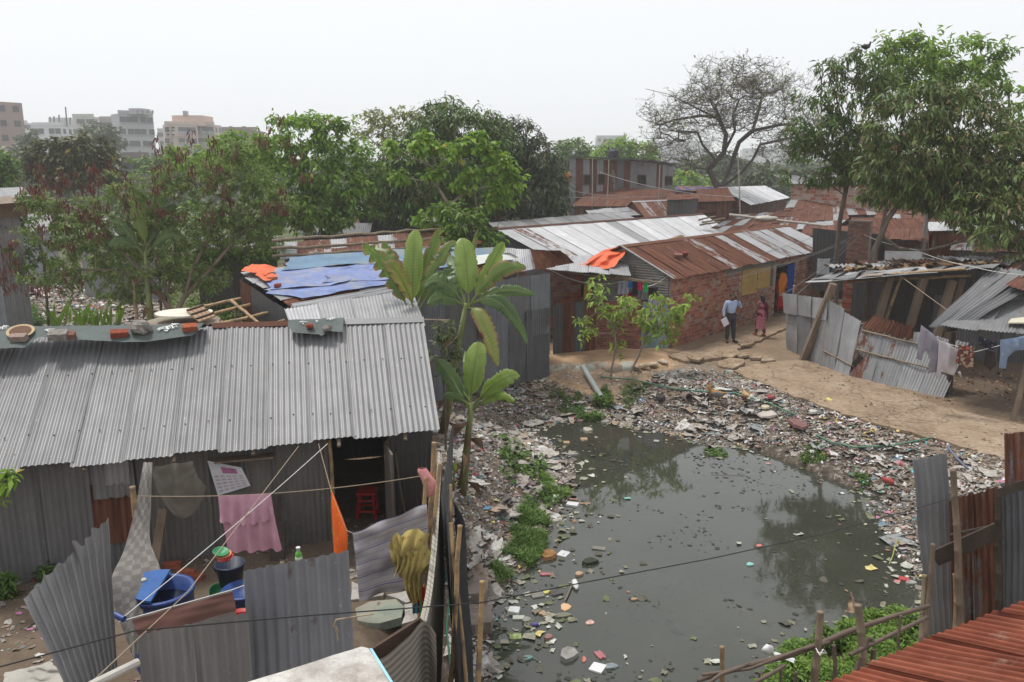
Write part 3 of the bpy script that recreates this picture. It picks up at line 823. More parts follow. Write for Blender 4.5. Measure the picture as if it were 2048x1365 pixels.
bn = banner([(-260,664,700),(-60,660,700),(20,656,699),(55,655,697),(80,655,677),(130,654,680),(250,653,687),(300,652,686),(390,648,673),(408,648,652)], "long dark green banner with white lettering weighted along the tin ridge")
bn2 = banner([(577,642,655),(590,641,668),(640,640,671),(647,639,675),(660,638,665),(688,637,667)], "short torn dark banner scrap with white letters on the ridge",seed=5)
WHITE_INK = plain("white_print",(.62,.64,.62),.8,.2,8,0)
FB = None
try:
 import os
 fd = os.path.join(bpy.utils.system_resource('DATAFILES'), 'fonts')
 ff = [q for q in os.listdir(fd) if 'engali' in q]
 if ff: FB = bpy.data.fonts.load(os.path.join(fd,ff[0]))
except Exception: FB = None
def letters(txt,px,py,size,par,mat=WHITE_INK,rot=0.0,lift=.055,plane=None,bold=.06):
 cu = bpy.data.curves.new("lettering", 'FONT'); cu.body = txt; cu.size = size; cu.offset = bold * size * .5; cu.extrude = .001
 cu.align_x = 'CENTER'; cu.align_y = 'CENTER'
 if FB: cu.font = FB
 o = bpy.data.objects.new("lettering",cu); sc.collection.objects.link(o); cu.materials.append(mat)
 if plane: p,nrm_,right = plane
 else: p,nrm_,right = on_roof(px,py,lift),rn,(e1 - eL).normalized()
 up_ = nrm_.cross(right).normalized(); right = up_.cross(nrm_).normalized()
 mt = Matrix((right,up_,nrm_)).transposed() @ Matrix.Rotation(rot,3, 'Z')
 o.matrix_world = Matrix.Translation(p) @ mt.to_4x4()
 bpy.context.view_layer.update()
 me = bpy.data.meshes.new_from_object(o.evaluated_get(bpy.context.evaluated_depsgraph_get()))
 mw = o.matrix_world.copy(); bpy.data.objects.remove(o)
 me.transform(Matrix.Translation(-org(par)) @ mw); me.materials.clear(); me.materials.append(mat)
 o = bpy.data.objects.new("lettering",me); sc.collection.objects.link(o); o.parent = par
 return o
letters("প্রাই",338,662,.2,bn,rot=.35)
letters("প্র",100,667,.13,bn)
letters("প্রাই",0,664,.15,bn,rot=.2)
letters("প্র",607,651,.12,bn2,rot=-.3); letters("ই",634,650,.1,bn2,rot=-.2); letters("প্রাই",662,644,.09,bn2,rot=.1)
rg = M(); cc = on_roof(43,671,.075); up_ = rn.cross((e1 - eL).normalized())
rg.lathe(cc,[(.15,0),(.19,.004),(.19,.0)],20,rn); part("printed_ring",rg,plain("tan_print",(.4,.3,.18),.8,.2,5,0),bn)
rg = M(); rg.lathe(cc,[(.0,.002),(.15,.001)],20,rn); part("printed_disc",rg,plain("brown_print",(.12,.06,.035),.8,.3,12,0),bn)
STONES = [(40,683, "brick",.24, "brick at the far left end of the green ridge banner"),(119,680, "c",.26, "grey mortar block joined to a brick on the left half of the banner"),
 (141,679, "brick",.16, "half brick beside the mortar block on the banner"),(240,675, "brick",.25, "wet red brick left of the big grey lump on the banner"),
 (283,668, "C",.3, "big rough grey concrete lump on the green banner"),(380,663, "brick",.21, "brick beside the white lettering at the banner's right end"),
 (620,661, "r",.13, "round red rubble lump on the short torn banner"),(655,666, "C2",.15, "grey pebbly lump on the short torn banner")]
PEBBLE = plain("pebbly_concrete",(.24,.22,.2),.95,.5,14,.8,dirt=(.14,.12,.1))
for x,y,k,s,lb in STONES:
 p = on_roof(x,y,.05)
 if k == "brick": loose_brick(p - UP * .02,.25 + R.uniform(-.3,.3),lb, "weights on the near tin roof",tilt=(.35,0),size=(s,.12,.085))
 elif k == "c": loose_brick(p - UP * .02,.2,lb, "weights on the near tin roof",PEBBLE,(s,.16,.11),(.35,0), 'mortar_block')
 else:
  m = M().blob(p + UP * s * .2,(s * .5,s * .42,s * .36),12,8,.18,seed=x,p=.7 if k == 'C' else 1)
  solo("rubble_lump",m,BRICK_RED if k == 'r' else PEBBLE,lb, "stone", "weights on the near tin roof")
# ---------------------------------------------------------------- fence of the yard
k_ = 6.7
fa = thing("tin_fence_panel", "upright bluish corrugated fence panel with rust streaks before the yard", "fence",(-1.7,6.1,.5))
pa,pb = Q(487,1143,6.15),Q(697,1100,6.25); pc,pd = Q(708,1300,6.25),Q(498,1345,6.15)
dnv = (pd - pa).normalized();
tin_patch([pa + dnv * 1.9,pb + (pc - pb).normalized() * 1.9,pb,pa],fa,[tin(.27,.38,(.95,1,1.12))],name='tin_sheet',nsheet=1,period=.09,amp=.012,per=8,nv=14,jag=0,dent=.035,seed=21,edge_noise=.008)
fb = thing("tin_fence_panel", "low dark grey corrugated fence panel below the brown cloth", "fence",(-2.8,5.7,.5))
tin_patch([Q(275,1270,5.7) - UP * 1.8,Q(496,1225,5.85) - UP * 1.8,Q(496,1225,5.85),Q(275,1270,5.7)],fb,[tin(.2,.12)],name='tin_sheet',nsheet=2,period=.076,per=8,nv=8,jag=.0,dent=.02,seed=22,edge_noise=.006)
fc = thing("tin_fence_panel", "jagged leaning grey corrugated sheet with a torn diagonal top", "fence",(-3.6,6.5,.5))
TL,TR,BR,BL = Q(48,1196,6.5),Q(218,1035,6.75),Q(236,1330,6.6),Q(165,1440,6.2)
m = M(); jn = (BL - TL).cross(TR - TL).normalized()
def fjag(u,v):
 a = lerp(BL,BR,u); b = lerp(TL,TR,u)
 p = lerp(a,b,v)
 if v > .93: p += (TL - BL).normalized() * (.06 * noise.noise(Vector((u * 14,0,2))) + (.05 if abs(u - .62) < .03 else 0))
 return p + jn * (.014 * math.cos(u * 11 * 2 * math.pi) + .02 * noise.noise(Vector((u * 3,v * 4,4))))
m.grid(fjag,88,16,(.9,1.6)); part("tin_sheet",m,tin(.2,.1),fc,True)
# ---------------------------------------------------------------- hanging cloths
def loft(Lp,Rp,nu=14,nv=24,wr=.02,seed=0,uvs=(1,1)):
 def cat(P_,t):
  t *= len(P_) - 1; i = min(len(P_) - 2,int(t)); f = t - i
  p0,p1,p2,p3 = P_[max(i - 1,0)],P_[i],P_[i + 1],P_[min(i + 2,len(P_) - 1)]
  return .5 * ((2 * p1) + (p2 - p0) * f + (2 * p0 - 5 * p1 + 4 * p2 - p3) * f * f + (3 * p1 - p0 - 3 * p2 + p3) * f ** 3)
 return M().grid(lambda u,v: lerp(cat(Lp,v),cat(Rp,v),u) + Vector((.3,-1,.1)) * wr * (noise.noise(Vector((u * 4 + seed,v * 5,seed))) + .5 * math.sin(u * 9 + seed + v * 2) * v),nu,nv,uvs)
def t2(name,col,lo=None,sc3=(6,6,1)):
 return None
ck = NT("checked_tarp"); uv = ck.coord('UV',(1,1,1),rnd=False)
chk = ck.new("ShaderNodeTexChecker"); chk.inputs['Scale'].default_value = 6.5; mp = ck.new("ShaderNodeMapping"); mp.inputs['Scale'].default_value = (.8,2.4,1); ck.lk(uv,mp.inputs[0]); ck.lk(mp.outputs[0],chk.inputs['Vector'])
cc_ = ck.mix(ck.math('MULTIPLY',chk.outputs['Fac'],ck.ramp(ck.noise(uv,7,3),[(.4,.3),(.6,.9)])),(.16,.145,.13),(.27,.25,.23))
ck.set(Base_Color=ck.mix(ck.ramp(ck.noise(uv,2.5,5),[(.45,0),(.7,.6)]),cc_,(.11,.1,.09)),Roughness=.75)
m = loft([Q(287,925,10.2),Q(272,1010,9.3),Q(248,1100,8.2),Q(222,1163,7.3),Q(238,1240,7.1),Q(262,1310,7.0)],
 [Q(305,925,10.25),Q(302,1010,9.7),Q(300,1080,8.9),Q(322,1150,8.2),Q(290,1210,7.5),Q(275,1310,7.05)],14,30,.035,2,(1,2))
solo("patterned_tarp",m,ck.m, "worn checked beige tarp sweeping from the eave down to the jagged fence sheet", "tarp",sm=True)
m = wire([Q(287,925,10.2),Q(272,1010,9.3),Q(248,1100,8.2),Q(222,1163,7.3)],.012,5,.0,6)
OLIVE = cloth("olive_grey_cloth",(.125,.11,.09)); PINK = cloth("pink_cloth",(.6,.33,.41)); ORN = cloth("orange_cloth",(.75,.13,.02),spots=(9,.12,(.8,.45,.05)))
GREYC = cloth("grey_brown_cloth",(.13,.11,.1))
a,b = Q(303,930,9.95),Q(385,918,10.15)
m = M().grid(lambda u,v: lerp(a,b,u) + Vector((.14 * v * v * 1 + .05 * v,-.12 * v,-(.62 * v) * (.35 + .75 * math.sin(math.pi * min(1,.12 + u * .86)) ** .6) - .03)) + Vector((0,-1,0)) * (.03 * math.sin(u * 10 + v * 5) * (1 - abs(2 * u - 1)) + .02 * noise.noise(Vector((u * 5,v * 6,2)))),24,20,(1,1))
solo("hanging_cloth",m,OLIVE, "olive grey cloth sagging in a pouch under the tin eave", "cloth",sm=True)
ra,rb = Q(263,992,9.3),Q(868,948,9.4)
def on_rope(px,A=ra,B=rb,py=975):
 return VH(px,py,A,B)
def rope_z(p,A,B,sag):
 t = (Vector((p.x,p.y,0)) - Vector((A.x,A.y,0))).length / (Vector((B.x,B.y,0)) - Vector((A.x,A.y,0))).length
 return lerp(A.z,B.z,t) - sag * 4 * t * (1 - t)
solo("clothesline",wire([ra,rb],.006,5,.1,30),ROPE, "brown clothesline across the yard holding the pink cloth", "rope")
pk = thing("pink_towel", "pink cloth folded over the clothesline in front of the tin wall", "towel",on_rope(490))
A1,B1 = on_rope(437),on_rope(541); A1.z,B1.z = rope_z(A1,ra,rb,.1),rope_z(B1,ra,rb,.1)
part("long_fold",hang(A1,B1,.74,PINK,40,24,.035,4,.0,1.05,2,.07,n=V(0,-1,0)),PINK,pk,True)
part("short_fold",hang(A1 + V(0,-.035,.012),B1 + V(0,-.035,.012),lambda u: .33 + .06 * math.sin(u * 3.1),PINK,40,14,.028,5,.0,1.02,5,0,n=V(0,-1,0)),PINK,pk,True)
og = M(); q0,q1,q2 = Q(662,985,9.5),Q(668,1110,9.3),Q(692,1110,9.1); q3 = Q(694,1062,9.0)
m = loft([q0,lerp(q0,q1,.5),q1],[q0 + V(.02,0,0),q3,q2],8,14,.02,4,(1,1))
solo("orange_cloth",m,ORN, "narrow orange printed cloth hanging beside the dark doorway", "cloth",sm=True)
BLAN = cloth("striped_blanket",(.36,.33,.34),stripes=[(1,6,.07,(.13,.13,.24),0),(1,6,.04,(.16,.16,.26),.15),(1,6,.03,(.2,.19,.27),.55)])
A2,B2 = Q(705,1066,8.2),Q(853,1008,8.3)
m = loft([A2,Q(712,1130,8.15),Q(718,1200,8.1)],[B2,Q(856,1085,8.3),Q(850,1170,8.3)],34,26,.055,6,(1,1))
solo("striped_blanket",m,BLAN, "grey blanket with blue stripes slung across the yard entrance", "blanket",sm=True)
OLV = cloth("mustard_cloth",(.4,.32,.11),spots=(7,.13,(.3,.12,.06)),rough=.85)
oc = Q(820,1100,7.9)
ms = thing("mustard_scarf", "bunched mustard yellow cloth hung over the striped blanket", "cloth",oc)
def wad(c,rx,rz,seed,top=.6,ry=.1):
 def fn(u,v):
  a = u * 2 * math.pi; k = math.sin(math.pi * min(.98,.08 + v * .9)) ** .45
  q = Vector((math.cos(a) * rx * k,math.sin(a) * ry * k,rz * (1 - 2 * v)))
  f = 1 + .22 * noise.noise(Vector((math.cos(a) * 2 + seed,math.sin(a) * 2,v * 2.4))) + .12 * math.sin(a * 7 + v * 6 + seed) * .6 + .08 * noise.noise(Vector((math.cos(a) * 6 + seed,math.sin(a) * 6,v * 5)))
  return c + Vector((q.x * f,q.y * f,q.z)) + Vector((.05 * math.sin(v * 4 + seed),0,0))
 return M().grid(fn,56,30,(1,1))
def folds(a,b,drop,seed,bulge,g,tp,nf=4):
 W_ = (b - a).length; d_ = (b - a).normalized()
 def fn(u,v):
  w = lerp(g,tp,v ** .8); p = a + (b - a) * (.5 + (u - .5) * w) + UP * (-drop * v)
  f = bulge * math.sin(math.pi * min(1,v * 1.5 + .12)) * math.sin(math.pi * u) ** .6 + .035 * abs(math.sin(u * nf * math.pi + v * 2.6 + seed)) + .03 * noise.noise(Vector((u * 6,v * 5,seed)))
  return p + V(.03 * math.sin(v * 5 + seed),-f,.02 * math.sin(u * 9 + seed) + .09 * math.sin(math.pi * u) * (1 - v) ** 3)
 return M().grid(fn,40,34,(1,1.3))
part("upper_fold",folds(Q(783,1082,7.9),Q(861,1062,7.95),.42,3,.14,1,.8,3),OLV,ms,True)
part("lower_fold",folds(Q(800,1110,7.86),Q(858,1098,7.9),.56,8,.07,1,.42,4),OLV,ms,True)
part("side_fold",folds(Q(784,1086,7.84),Q(822,1076,7.86),.36,5,.05,1,.75,3),OLV,ms,True)
RAG = cloth("striped_rag",(.5,.04,.02),stripes=[(0,4,.25,(.03,.2,.3),0),(0,4,.2,(.7,.4,.03),.4),(0,4,.12,(.05,.3,.1),.7)])
solo("striped_rag",hang(Q(824,1178,8.0),Q(850,1172,8.0),.28,RAG,20,8,.015,3),RAG, "small multicoloured striped rag hanging below the mustard cloth", "cloth",sm=True)
BRN = cloth("brown_bordered_cloth",(.2,.175,.155),stripes=[(1,1,.62,(.14,.07,.058),-.1 + 1)])
A3,B3 = Q(262,1237,6.75),Q(464,1180,7.0)
m = loft([A3,Q(272,1262,6.7),Q(285,1300,6.65)],[B3,Q(470,1205,6.95),Q(474,1240,6.9)],24,14,.018,9,(1,1))
solo("bordered_cloth",m,BRN, "brown cloth with grey borders stretched on a line behind the low fence panel", "cloth",sm=True)
solo("washing_line",wire([Q(205,1254,6.7),A3,B3,Q(520,1160,7.1)],.005,4,0,3),WHITE_ROPE, "thin white line holding the bordered brown cloth", "rope")
solo("white_rope",wire([Q(240,1240,6.7),Q(655,888,10.4)],.0045,5,.03,20),WHITE_ROPE, "taut white rope rising from the blue pipe to the eave", "rope")
solo("brown_rope",wire([Q(178,1370,4.9),Q(375,1185,6.6),Q(597,893,10.4)],.0048,5,.0,10),ROPE, "brown rope rising diagonally from the lower fence to the tin eave", "rope")
solo("thin_cord",wire([Q(637,888,10.4),Q(664,988,9.5),Q(694,1062,9.0),Q(705,1066,8.2)],.005,4,0,4),ROPE, "thin cord holding the top of the orange cloth", "rope")
solo("blue_pipe",M().tube([Q(214,1222,6.75),Q(248,1239,6.65)],.028,12),BLUEP, "short dark blue pipe the white rope is tied to", "pipe")
solo("roller_pole",wire([Q(180,1372,4.9),Q(276,1325,5.2)],.03,8,0,2),plain("dirty_white_cloth",(.42,.4,.36),.9,.2,3,.2), "rolled dirty white cloth tied along the fence foot", "cloth")
# bamboo posts of the yard
CLB = [((868,885),(850,1180),8.9, "tall bamboo post holding the clothesline at the yard's right corner",.035),((880,925),(862,1120),8.7, "thinner bamboo post behind the tall one at the yard corner",.028),
 ((852,955),(845,1110),8.75, "short stub of bamboo in the post cluster at the yard corner",.03)]
for (x0,y0),(x1,y1),d,lb,r in CLB:
 a,b = Q(x0,y0,d),Q(x1,y1,d - .1); b = a + (b - a) * ((a.z - .45) / (a.z - b.z)); solo("bamboo_post",cane(b,a,r),BAMBOO,lb, "post", "bamboo posts of the yard fence",True)
a = Q(264,975,9.3); solo("bamboo_post",cane((a.x,a.y,.45),a,.045),BAMBOO, "thick bamboo post standing beside the checked tarp", "post", "bamboo posts of the yard fence",True)
# cloth walls on the right
NETW = plain("beige_sacking",(.25,.225,.19),.95,.25,5,.3)
HEM = cloth("ruffled_hem",(.5,.47,.4),stripes=[(1,40,.25,(.3,.27,.22),0)])
tp = [Q(881,905,10.9),Q(876,1000,9.5),Q(871,1080,8.5),Q(860,1180,7.4),Q(848,1240,6.9)]
bt = [V(p.x * 1.0 + .03,p.y,.15) for p in tp]
m = loft(tp,bt,10,30,.02,3,(1,4)); cw_ = thing("sacking_fence", "beige sacking wall with a pale ruffled hem along the yard's pond side", "fence",(-.8,8,.3)); part("sacking",m,NETW,cw_,True)
part("hem",loft([p + V(-.035,0,.02) for p in tp],[p + V(.02,0,-.03) for p in tp],3,60,.006,1,(1,1)),HEM,cw_,True)
RIBC = NT("ribbed_dirty_cloth"); uv = RIBC.coord('UV',(1,1,1),rnd=False); w_ = RIBC.new("ShaderNodeTexWave"); w_.inputs['Scale'].default_value = 7; w_.inputs['Distortion'].default_value = .6; RIBC.lk(uv,w_.inputs['Vector'])
RIBC.set(Base_Color=RIBC.mix(w_.outputs['Fac'],(.13,.115,.1),(.26,.235,.2)),Roughness=.95)
f0 = [Q(703,1312,6.35),Q(760,1318,6.15),Q(815,1275,6.45),Q(849,1242,6.9),Q(872,1268,6.75)]
f1 = [V(p.x,p.y - .05,.6) for p in f0]
solo("ribbed_cloth",loft(f0,f1,14,50,.02,4,(1,1)),RIBC.m, "greyish ribbed cloth wrapped round the front corner of the yard", "cloth",sm=True)
bd = M(); bd.hexa([Q(722,1308,6.4) - UP * .5,Q(846,1236,7.0) - UP * .5,Q(848,1240,6.98) - UP * .5,Q(724,1314,6.36) - UP * .5],[Q(722,1308,6.4),Q(838,1234,7.0),Q(840,1238,6.98),Q(724,1312,6.36)])
solo("brown_board",bd,plain("brown_board",(.09,.055,.04),.8,.3,5,.2), "dark brown board lying inside the ribbed cloth fence", "board")
BNET = plain("black_netting",(.022,.022,.024),.9,.3,6,.3)
tq = [Q(908,1005,9.6),Q(930,1050,9.0),Q(912,1110,8.2),Q(905,1200,7.4),Q(915,1290,6.9)]
bq = [V(p.x + .1,p.y - .1,-.3) for p in tq]
solo("black_netting",loft(tq,bq,10,30,.05,7,(1,3)),BNET, "black plastic netting draped along the pond side of the yard", "netting",sm=True)
tin_patch([V(-.98,12.3,.1),V(-.72,9.3,.1),Q(884,990,9.3),V(-.92,12.3,2.1)],thing("tin_fence_panel", "dark tin sheet fence running from the house corner toward the pond", "fence",(-.9,10.5,.2)),ZINC_D,name='tin_sheet',seed=31,per=4)
for (x0,y0),(x1,y1),d,lb,r in [((920,1050),(906,1300),7.6, "bamboo pole standing in the black netting",.032),((965,1163),(958,1365),7.3, "bamboo pole standing in the water before the netting",.034),
 ((901,1045),(908,1120),8.6, "short bamboo pole leaning out of the dark tin fence",.03),((900,970),(902,1030),9.6, "short brown stake by the dark tin fence",.025)]:
 a,b = Q(x0,y0,d),Q(x1,y1,d - .15); b = a + (b - a) * ((a.z + .6) / (a.z - b.z)); solo("bamboo_pole",cane(b,a,r),BAMBOO,lb, "pole", "bamboo poles along the pond",True)
# drum with a cut lid
dc = Q(322,1178,7.75); DR,DH = .31,.85
drum = thing("water_drum", "blue plastic drum with a cut half lid beside the checked tarp", "drum",(dc.x,dc.y,dc.z - DH))
bz = dc.z - DH
part("body",M().lathe((dc.x,dc.y,bz),[(0,.0),(DR * .93,0),(DR,.06),(DR,.3),(DR * 1.03,.32),(DR,.35),(DR,.58),(DR * 1.03,.6),(DR,.63),(DR,DH - .03),(DR * 1.06,DH - .03),(DR * 1.06,DH),(DR * .92,DH),(DR * .92,.12),(0,.1)],32),BLUEP,drum,True)
part("water",M().lathe((dc.x,dc.y,bz + DH - .16),[(0,.001),(DR * .92,0)],28),plain("drum_water",(.008,.012,.03),.06,.1,2,0,spec=.5),drum)
lm_ = M(); lid = []
for i in range(22):
 a = math.pi * (.5 + i / 21 * 1.0) + .1; lid.append((math.cos(a) * DR * 1.04,math.sin(a) * DR * 1.04))
LM = Matrix.Rotation(.12,3, 'Y')
b_ = [LM @ Vector((x,y,0)) + Vector((dc.x,dc.y,bz + DH + .02)) for x,y in lid]
lm_.add(b_ + [q + UP * .025 for q in b_],[tuple(reversed(range(22))),tuple(range(22,44))] + [(i,(i + 1) % 22,22 + (i + 1) % 22,22 + i) for i in range(22)])
ld = part("lid",lm_,plain("blue_lid",(.03,.1,.3),.5,.2,3,.1),drum)
part("bung",M().lathe((dc.x - .2,dc.y + .05,bz + DH + .06),[(.035,0),(.035,.02),(.02,.025),(0,.025)],12),plain("grey_plastic",(.35,.35,.3),.5,.1,3,0),ld)
def bucket(c,r0_,r1_,h,mat,label,name="bucket",handle=True,cat="bucket"):
 o = thing(name,label,cat,c)
 part("body",M().lathe(c,[(0,0),(r0_,0),(r1_,h),(r1_ * 1.06,h),(r1_ * 1.06,h - .02),(r1_ * 1.0,h + .005),(r0_ * .9,.02),(0,.02)],24),mat,o,True)
 if handle:
  hp = [Vector(c) + Vector((math.cos(a) * r1_ * 1.05,-.04 - math.sin(a) * .02,h - math.sin(a) * r1_ * .9)) for a in [math.pi * i / 12 for i in range(13)]]
  part("handle",M().tube(hp,.006,5),WIRE,o)
 return o
bp = Q(462,1165,8.0); bucket((bp.x,bp.y,bp.z - .02),.11,.15,.24,plain("navy_plastic",(.012,.02,.05),.45,.2,3,0), "dark navy bucket stacked with plastic bowls below the pink cloth")
for i,(dx,dz,col_n,cl) in enumerate([(0,.26, "red",(.5,.02,.015)),(-.03,.30, "orange",(.65,.28,.1)),(-.06,.33, "green",(.03,.2,.08))]):
 solo("plastic_bowl",M().lathe((bp.x - .02 + dx,bp.y - .02,bp.z + dz),[(.03,0),(.08,.04),(.085,.04),(.07,.03),(0,.01)],20,(.2 * i - .2,-.15,1)),plain(col_n + "_bowl",cl,.4,.1,3,0),col_n + " plastic bowl in the pile on the navy bucket", "bowl", "bowls on the navy bucket",True)
bp = Q(487,1200,7.7); bucket((bp.x,bp.y,bp.z - .1),.15,.2,.22,BLUEP, "blue basin on the ground under the navy bucket", "basin",False, "basin")
bp = Q(437,1185,8.0); solo("plastic_bowl",M().lathe((bp.x,bp.y,bp.z - .03),[(.0,0),(.09,.01),(.1,.07),(.104,.07),(.095,.0)],18,(.3,-.5,1)),plain("green_bowl",(.05,.35,.12),.4,.1,3,0), "green plastic bowl lying on the ground by the blue basin", "bowl",sm=True)
bp = Q(480,1232,7.2); solo("plastic_tub",M().lathe((bp.x,bp.y,bp.z - .1),[(0,0),(.1,.0),(.14,.1),(.145,.1),(.1,.02)],18),REDP, "red tub peeping out behind the low fence panel", "basin",sm=True)
bt_ = Q(597,1108,8.6); bo = thing("shampoo_bottle", "green pump bottle standing by the foot of the tin wall", "bottle",(bt_.x,bt_.y,bt_.z - .12))
part("body",M().lathe((bt_.x,bt_.y,bt_.z - .12),[(0,0),(.036,0),(.04,.02),(.038,.12),(.02,.155),(0,.155)],14),plain("green_bottle",(.12,.35,.07),.3,.2,12,0),bo,True)
part("label",M().lathe((bt_.x,bt_.y,bt_.z - .12),[(.0412,.03),(.0405,.09)],14),plain("bottle_label",(.5,.6,.4),.5,.4,30,0),bo,True)
part("cap",M().lathe((bt_.x,bt_.y,bt_.z + .035),[(.018,0),(.018,.03),(.026,.035),(.026,.045),(0,.045)],12),plain("white_plastic",(.7,.72,.72),.4,.05,3,0),bo,True)
# calendar and plank
ca_,cb_,cc__,cd_ = [VH(x,y,wA,wB) - inw * .07 for x,y in ((416,918),(484,932),(502,968),(437,988))]
cal = thing("wall_calendar", "tilted paper calendar with pink print hanging on the tin wall", "calendar",(ca_ + cc__) / 2)
def cq(u,v,off=0): return lerp(lerp(ca_,cb_,u),lerp(cd_,cc__,u),v) - inw * off
part("sheet",M().grid(lambda u,v: cq(u,v,.006 * math.sin(u * 3) + .0),8,8),plain("calendar_paper",(.6,.63,.66),.7,.08,3,0),cal,True)
pm = M()
for i in range(5):
 for j in range(5):
  u0,v0 = .08 + i * .18,.42 + j * .11; pm.add([cq(u0,v0,.012),cq(u0 + .12,v0,.012),cq(u0 + .12,v0 + .05,.012),cq(u0,v0 + .05,.012)],[(0,1,2,3)])
part("print",pm,plain("pale_pink_print",(.5,.35,.42),.7,.3,30,0),cal)
pm = M().add([cq(.35,.12,.012),cq(.8,.12,.012),cq(.8,.34,.012),cq(.35,.34,.012)],[(0,1,2,3)]); part("picture",pm,plain("pink_picture",(.4,.15,.3),.7,.6,40,0),cal)
a,b = VH(432,915,wA,wB) - inw * .14,VH(548,905,wA,wB) - inw * .14; solo("shelf_plank",M().beam(a,b,.2,.025),WOOD, "narrow weathered plank shelf under the tin eave", "shelf")
# pink bag,leaning board,brooms
pbm = wad(Q(853,965,8.8),.075,.17,5,ry=.06); solo("plastic_bag",pbm,plain("pink_plastic",(.62,.27,.26),.45,.3,12,.3), "pink plastic bag hanging from the tall bamboo post", "bag",sm=True)
a,b = VH(558,1100,wA,wB) - inw * .5,VH(560,1010,wA,wB) - inw * .1
solo("paddle_board",M().beam(a - UP * .1,lerp(a,b,.75),.2,.025,up=V(0,-1,.2)).beam(lerp(a,b,.75),b + UP * .2,.06,.02,up=V(0,-1,.2)),WOOD_D, "dark paddle shaped board leaning on the tin wall", "board")
for x0,x1,lb in ((768,800, "long stick leaning inside the right wall corner"),(790,818, "second thin stick leaning right of the doorway")):
 a,b = VH(x1,1075,wA,wB) - inw * .35,VH(x0,905,wA,wB) - inw * .1; solo("bamboo_stick",cane(a,b,.014,6),BAMBOO_OLD,lb, "stick",sm=True)
a,b = VH(318,1130,wA,wB) - inw * .5,VH(330,1010,wA,wB) - inw * .15
solo("plank",M().beam(V(a.x,a.y,.45),b,.12,.03,up=V(0,-1,.2)),WOOD, "old plank leaning under the olive cloth", "plank")
# yard floor stones and the slab in front
GS = plain("mossy_stone",(.23,.27,.22),.9,.3,3,.3,dirt=(.3,.27,.22))
def yard_pt(x,y,z=.5): return P(x,y,z)
for i,(pp,mt_,lb) in enumerate([([(708,1215),(740,1200),(790,1195),(808,1210),(800,1232),(760,1245),(712,1240)],GS, "green tinted round stone slab on the yard floor"),
 ([(775,1190),(830,1175),(845,1195),(815,1203)],CONC, "pale flagstone behind the green slab"),([(700,1165),(770,1180),(765,1192),(702,1200)],CONC, "grey flagstone under the striped blanket"),
 ([(810,1212),(846,1205),(846,1240),(805,1250)],CONC, "flagstone by the ribbed cloth corner")]):
 w = [yard_pt(x,y,.58) for x,y in pp]; m = slab_m(rough_poly(w,.02,.15,i),.45,.56 + .012 * i); solo("flagstone",m,mt_,lb, "slab", "flagstones of the yard")
yf = M(); yf.grid(lambda u,v: (lerp(-5.5,-.85,u),lerp(6.0,12.2,v),.5 + .02 * noise.noise(Vector((u * 9,v * 9,0)))),24,24);
for i,(x,y,lb) in enumerate([(345,1135, "brick at the foot of the tin wall left of the drum"),(372,1150, "broken brick on the yard ground beside the drum"),(392,1158, "brick lump nearest the basin")]):
 p = yard_pt(x,y,.5); loose_brick((p.x,p.y,.5),R.uniform(0,3),lb, "loose bricks in the yard")
for i,(pp,lb) in enumerate([([(922,1150),(975,1140),(972,1195),(925,1192)], "grey cracked concrete lump at the pond's left edge"),([(925,1200),(985,1205),(982,1240),(930,1243)], "rounded stained slab at the pond's left edge")]):
 w = [P(x,y,-.5) for x,y in pp]; solo("concrete_lump",slab_m(rough_poly(w,.03,.12,i),-1.1,-.45 - .1 * i),plain("stained_concrete",(.23,.19,.165),.95,.35,4,.6),lb, "slab")
# roof slab right below the lens
SLAB = plain("rough_concrete",(.46,.44,.41),.95,.38,7,1.0,dirt=(.3,.27,.24))
s0,s1,s2,s3 = Q(380,1405,3.5),Q(733,1291,3.85),Q(800,1430,3.4),Q(600,1600,2.8)
z_ = 3.55
sp4 = [P(420,1388,z_),P(700,1301,z_),P(722,1293,z_),P(737,1297,z_),P(800,1400,z_),P(900,1650,z_),P(300,1650,z_)]
rs = thing("roof_slab", "pale rough concrete roof corner with a light blue edge at the bottom", "roof",(sp4[2].x,sp4[2].y,2.0))
m = M().prism(rough_poly(sp4,.004,.08,4),z_ - .16,z_); part("slab",m,SLAB,rs)
ed = M()
for a,b in ((sp4[3],sp4[4]),(sp4[4],sp4[5])):
 o_ = V(.012,.0,0); ed.hexa([a - UP * .16 + o_ * .3,b - UP * .16 + o_ * .3,b - UP * .16 + o_ * 1.6,a - UP * .16 + o_ * 1.6],[a + o_ * .3,b + o_ * .3,b + o_ * 1.6,a + o_ * 1.6])
part("blue_edge",ed,plain("light_blue_paint",(.3,.55,.66),.7,.2,6,.1),rs)
part("wall",M().prism([(p.x * .98,p.y - .05) for p in sp4],.4,z_ - .165),CONC,rs)
solo("crumpled_sheet",loft([P(10,1345,.6),P(0,1400,.6)],[P(105,1325,.75),P(165,1390,.65)],24,14,.12,12,(1,1)),plain("dirty_white_sheet",(.36,.34,.3),.85,.2,4,.3), "crumpled dirty white sheet on the ground at the jagged fence", "sheet",sm=True)
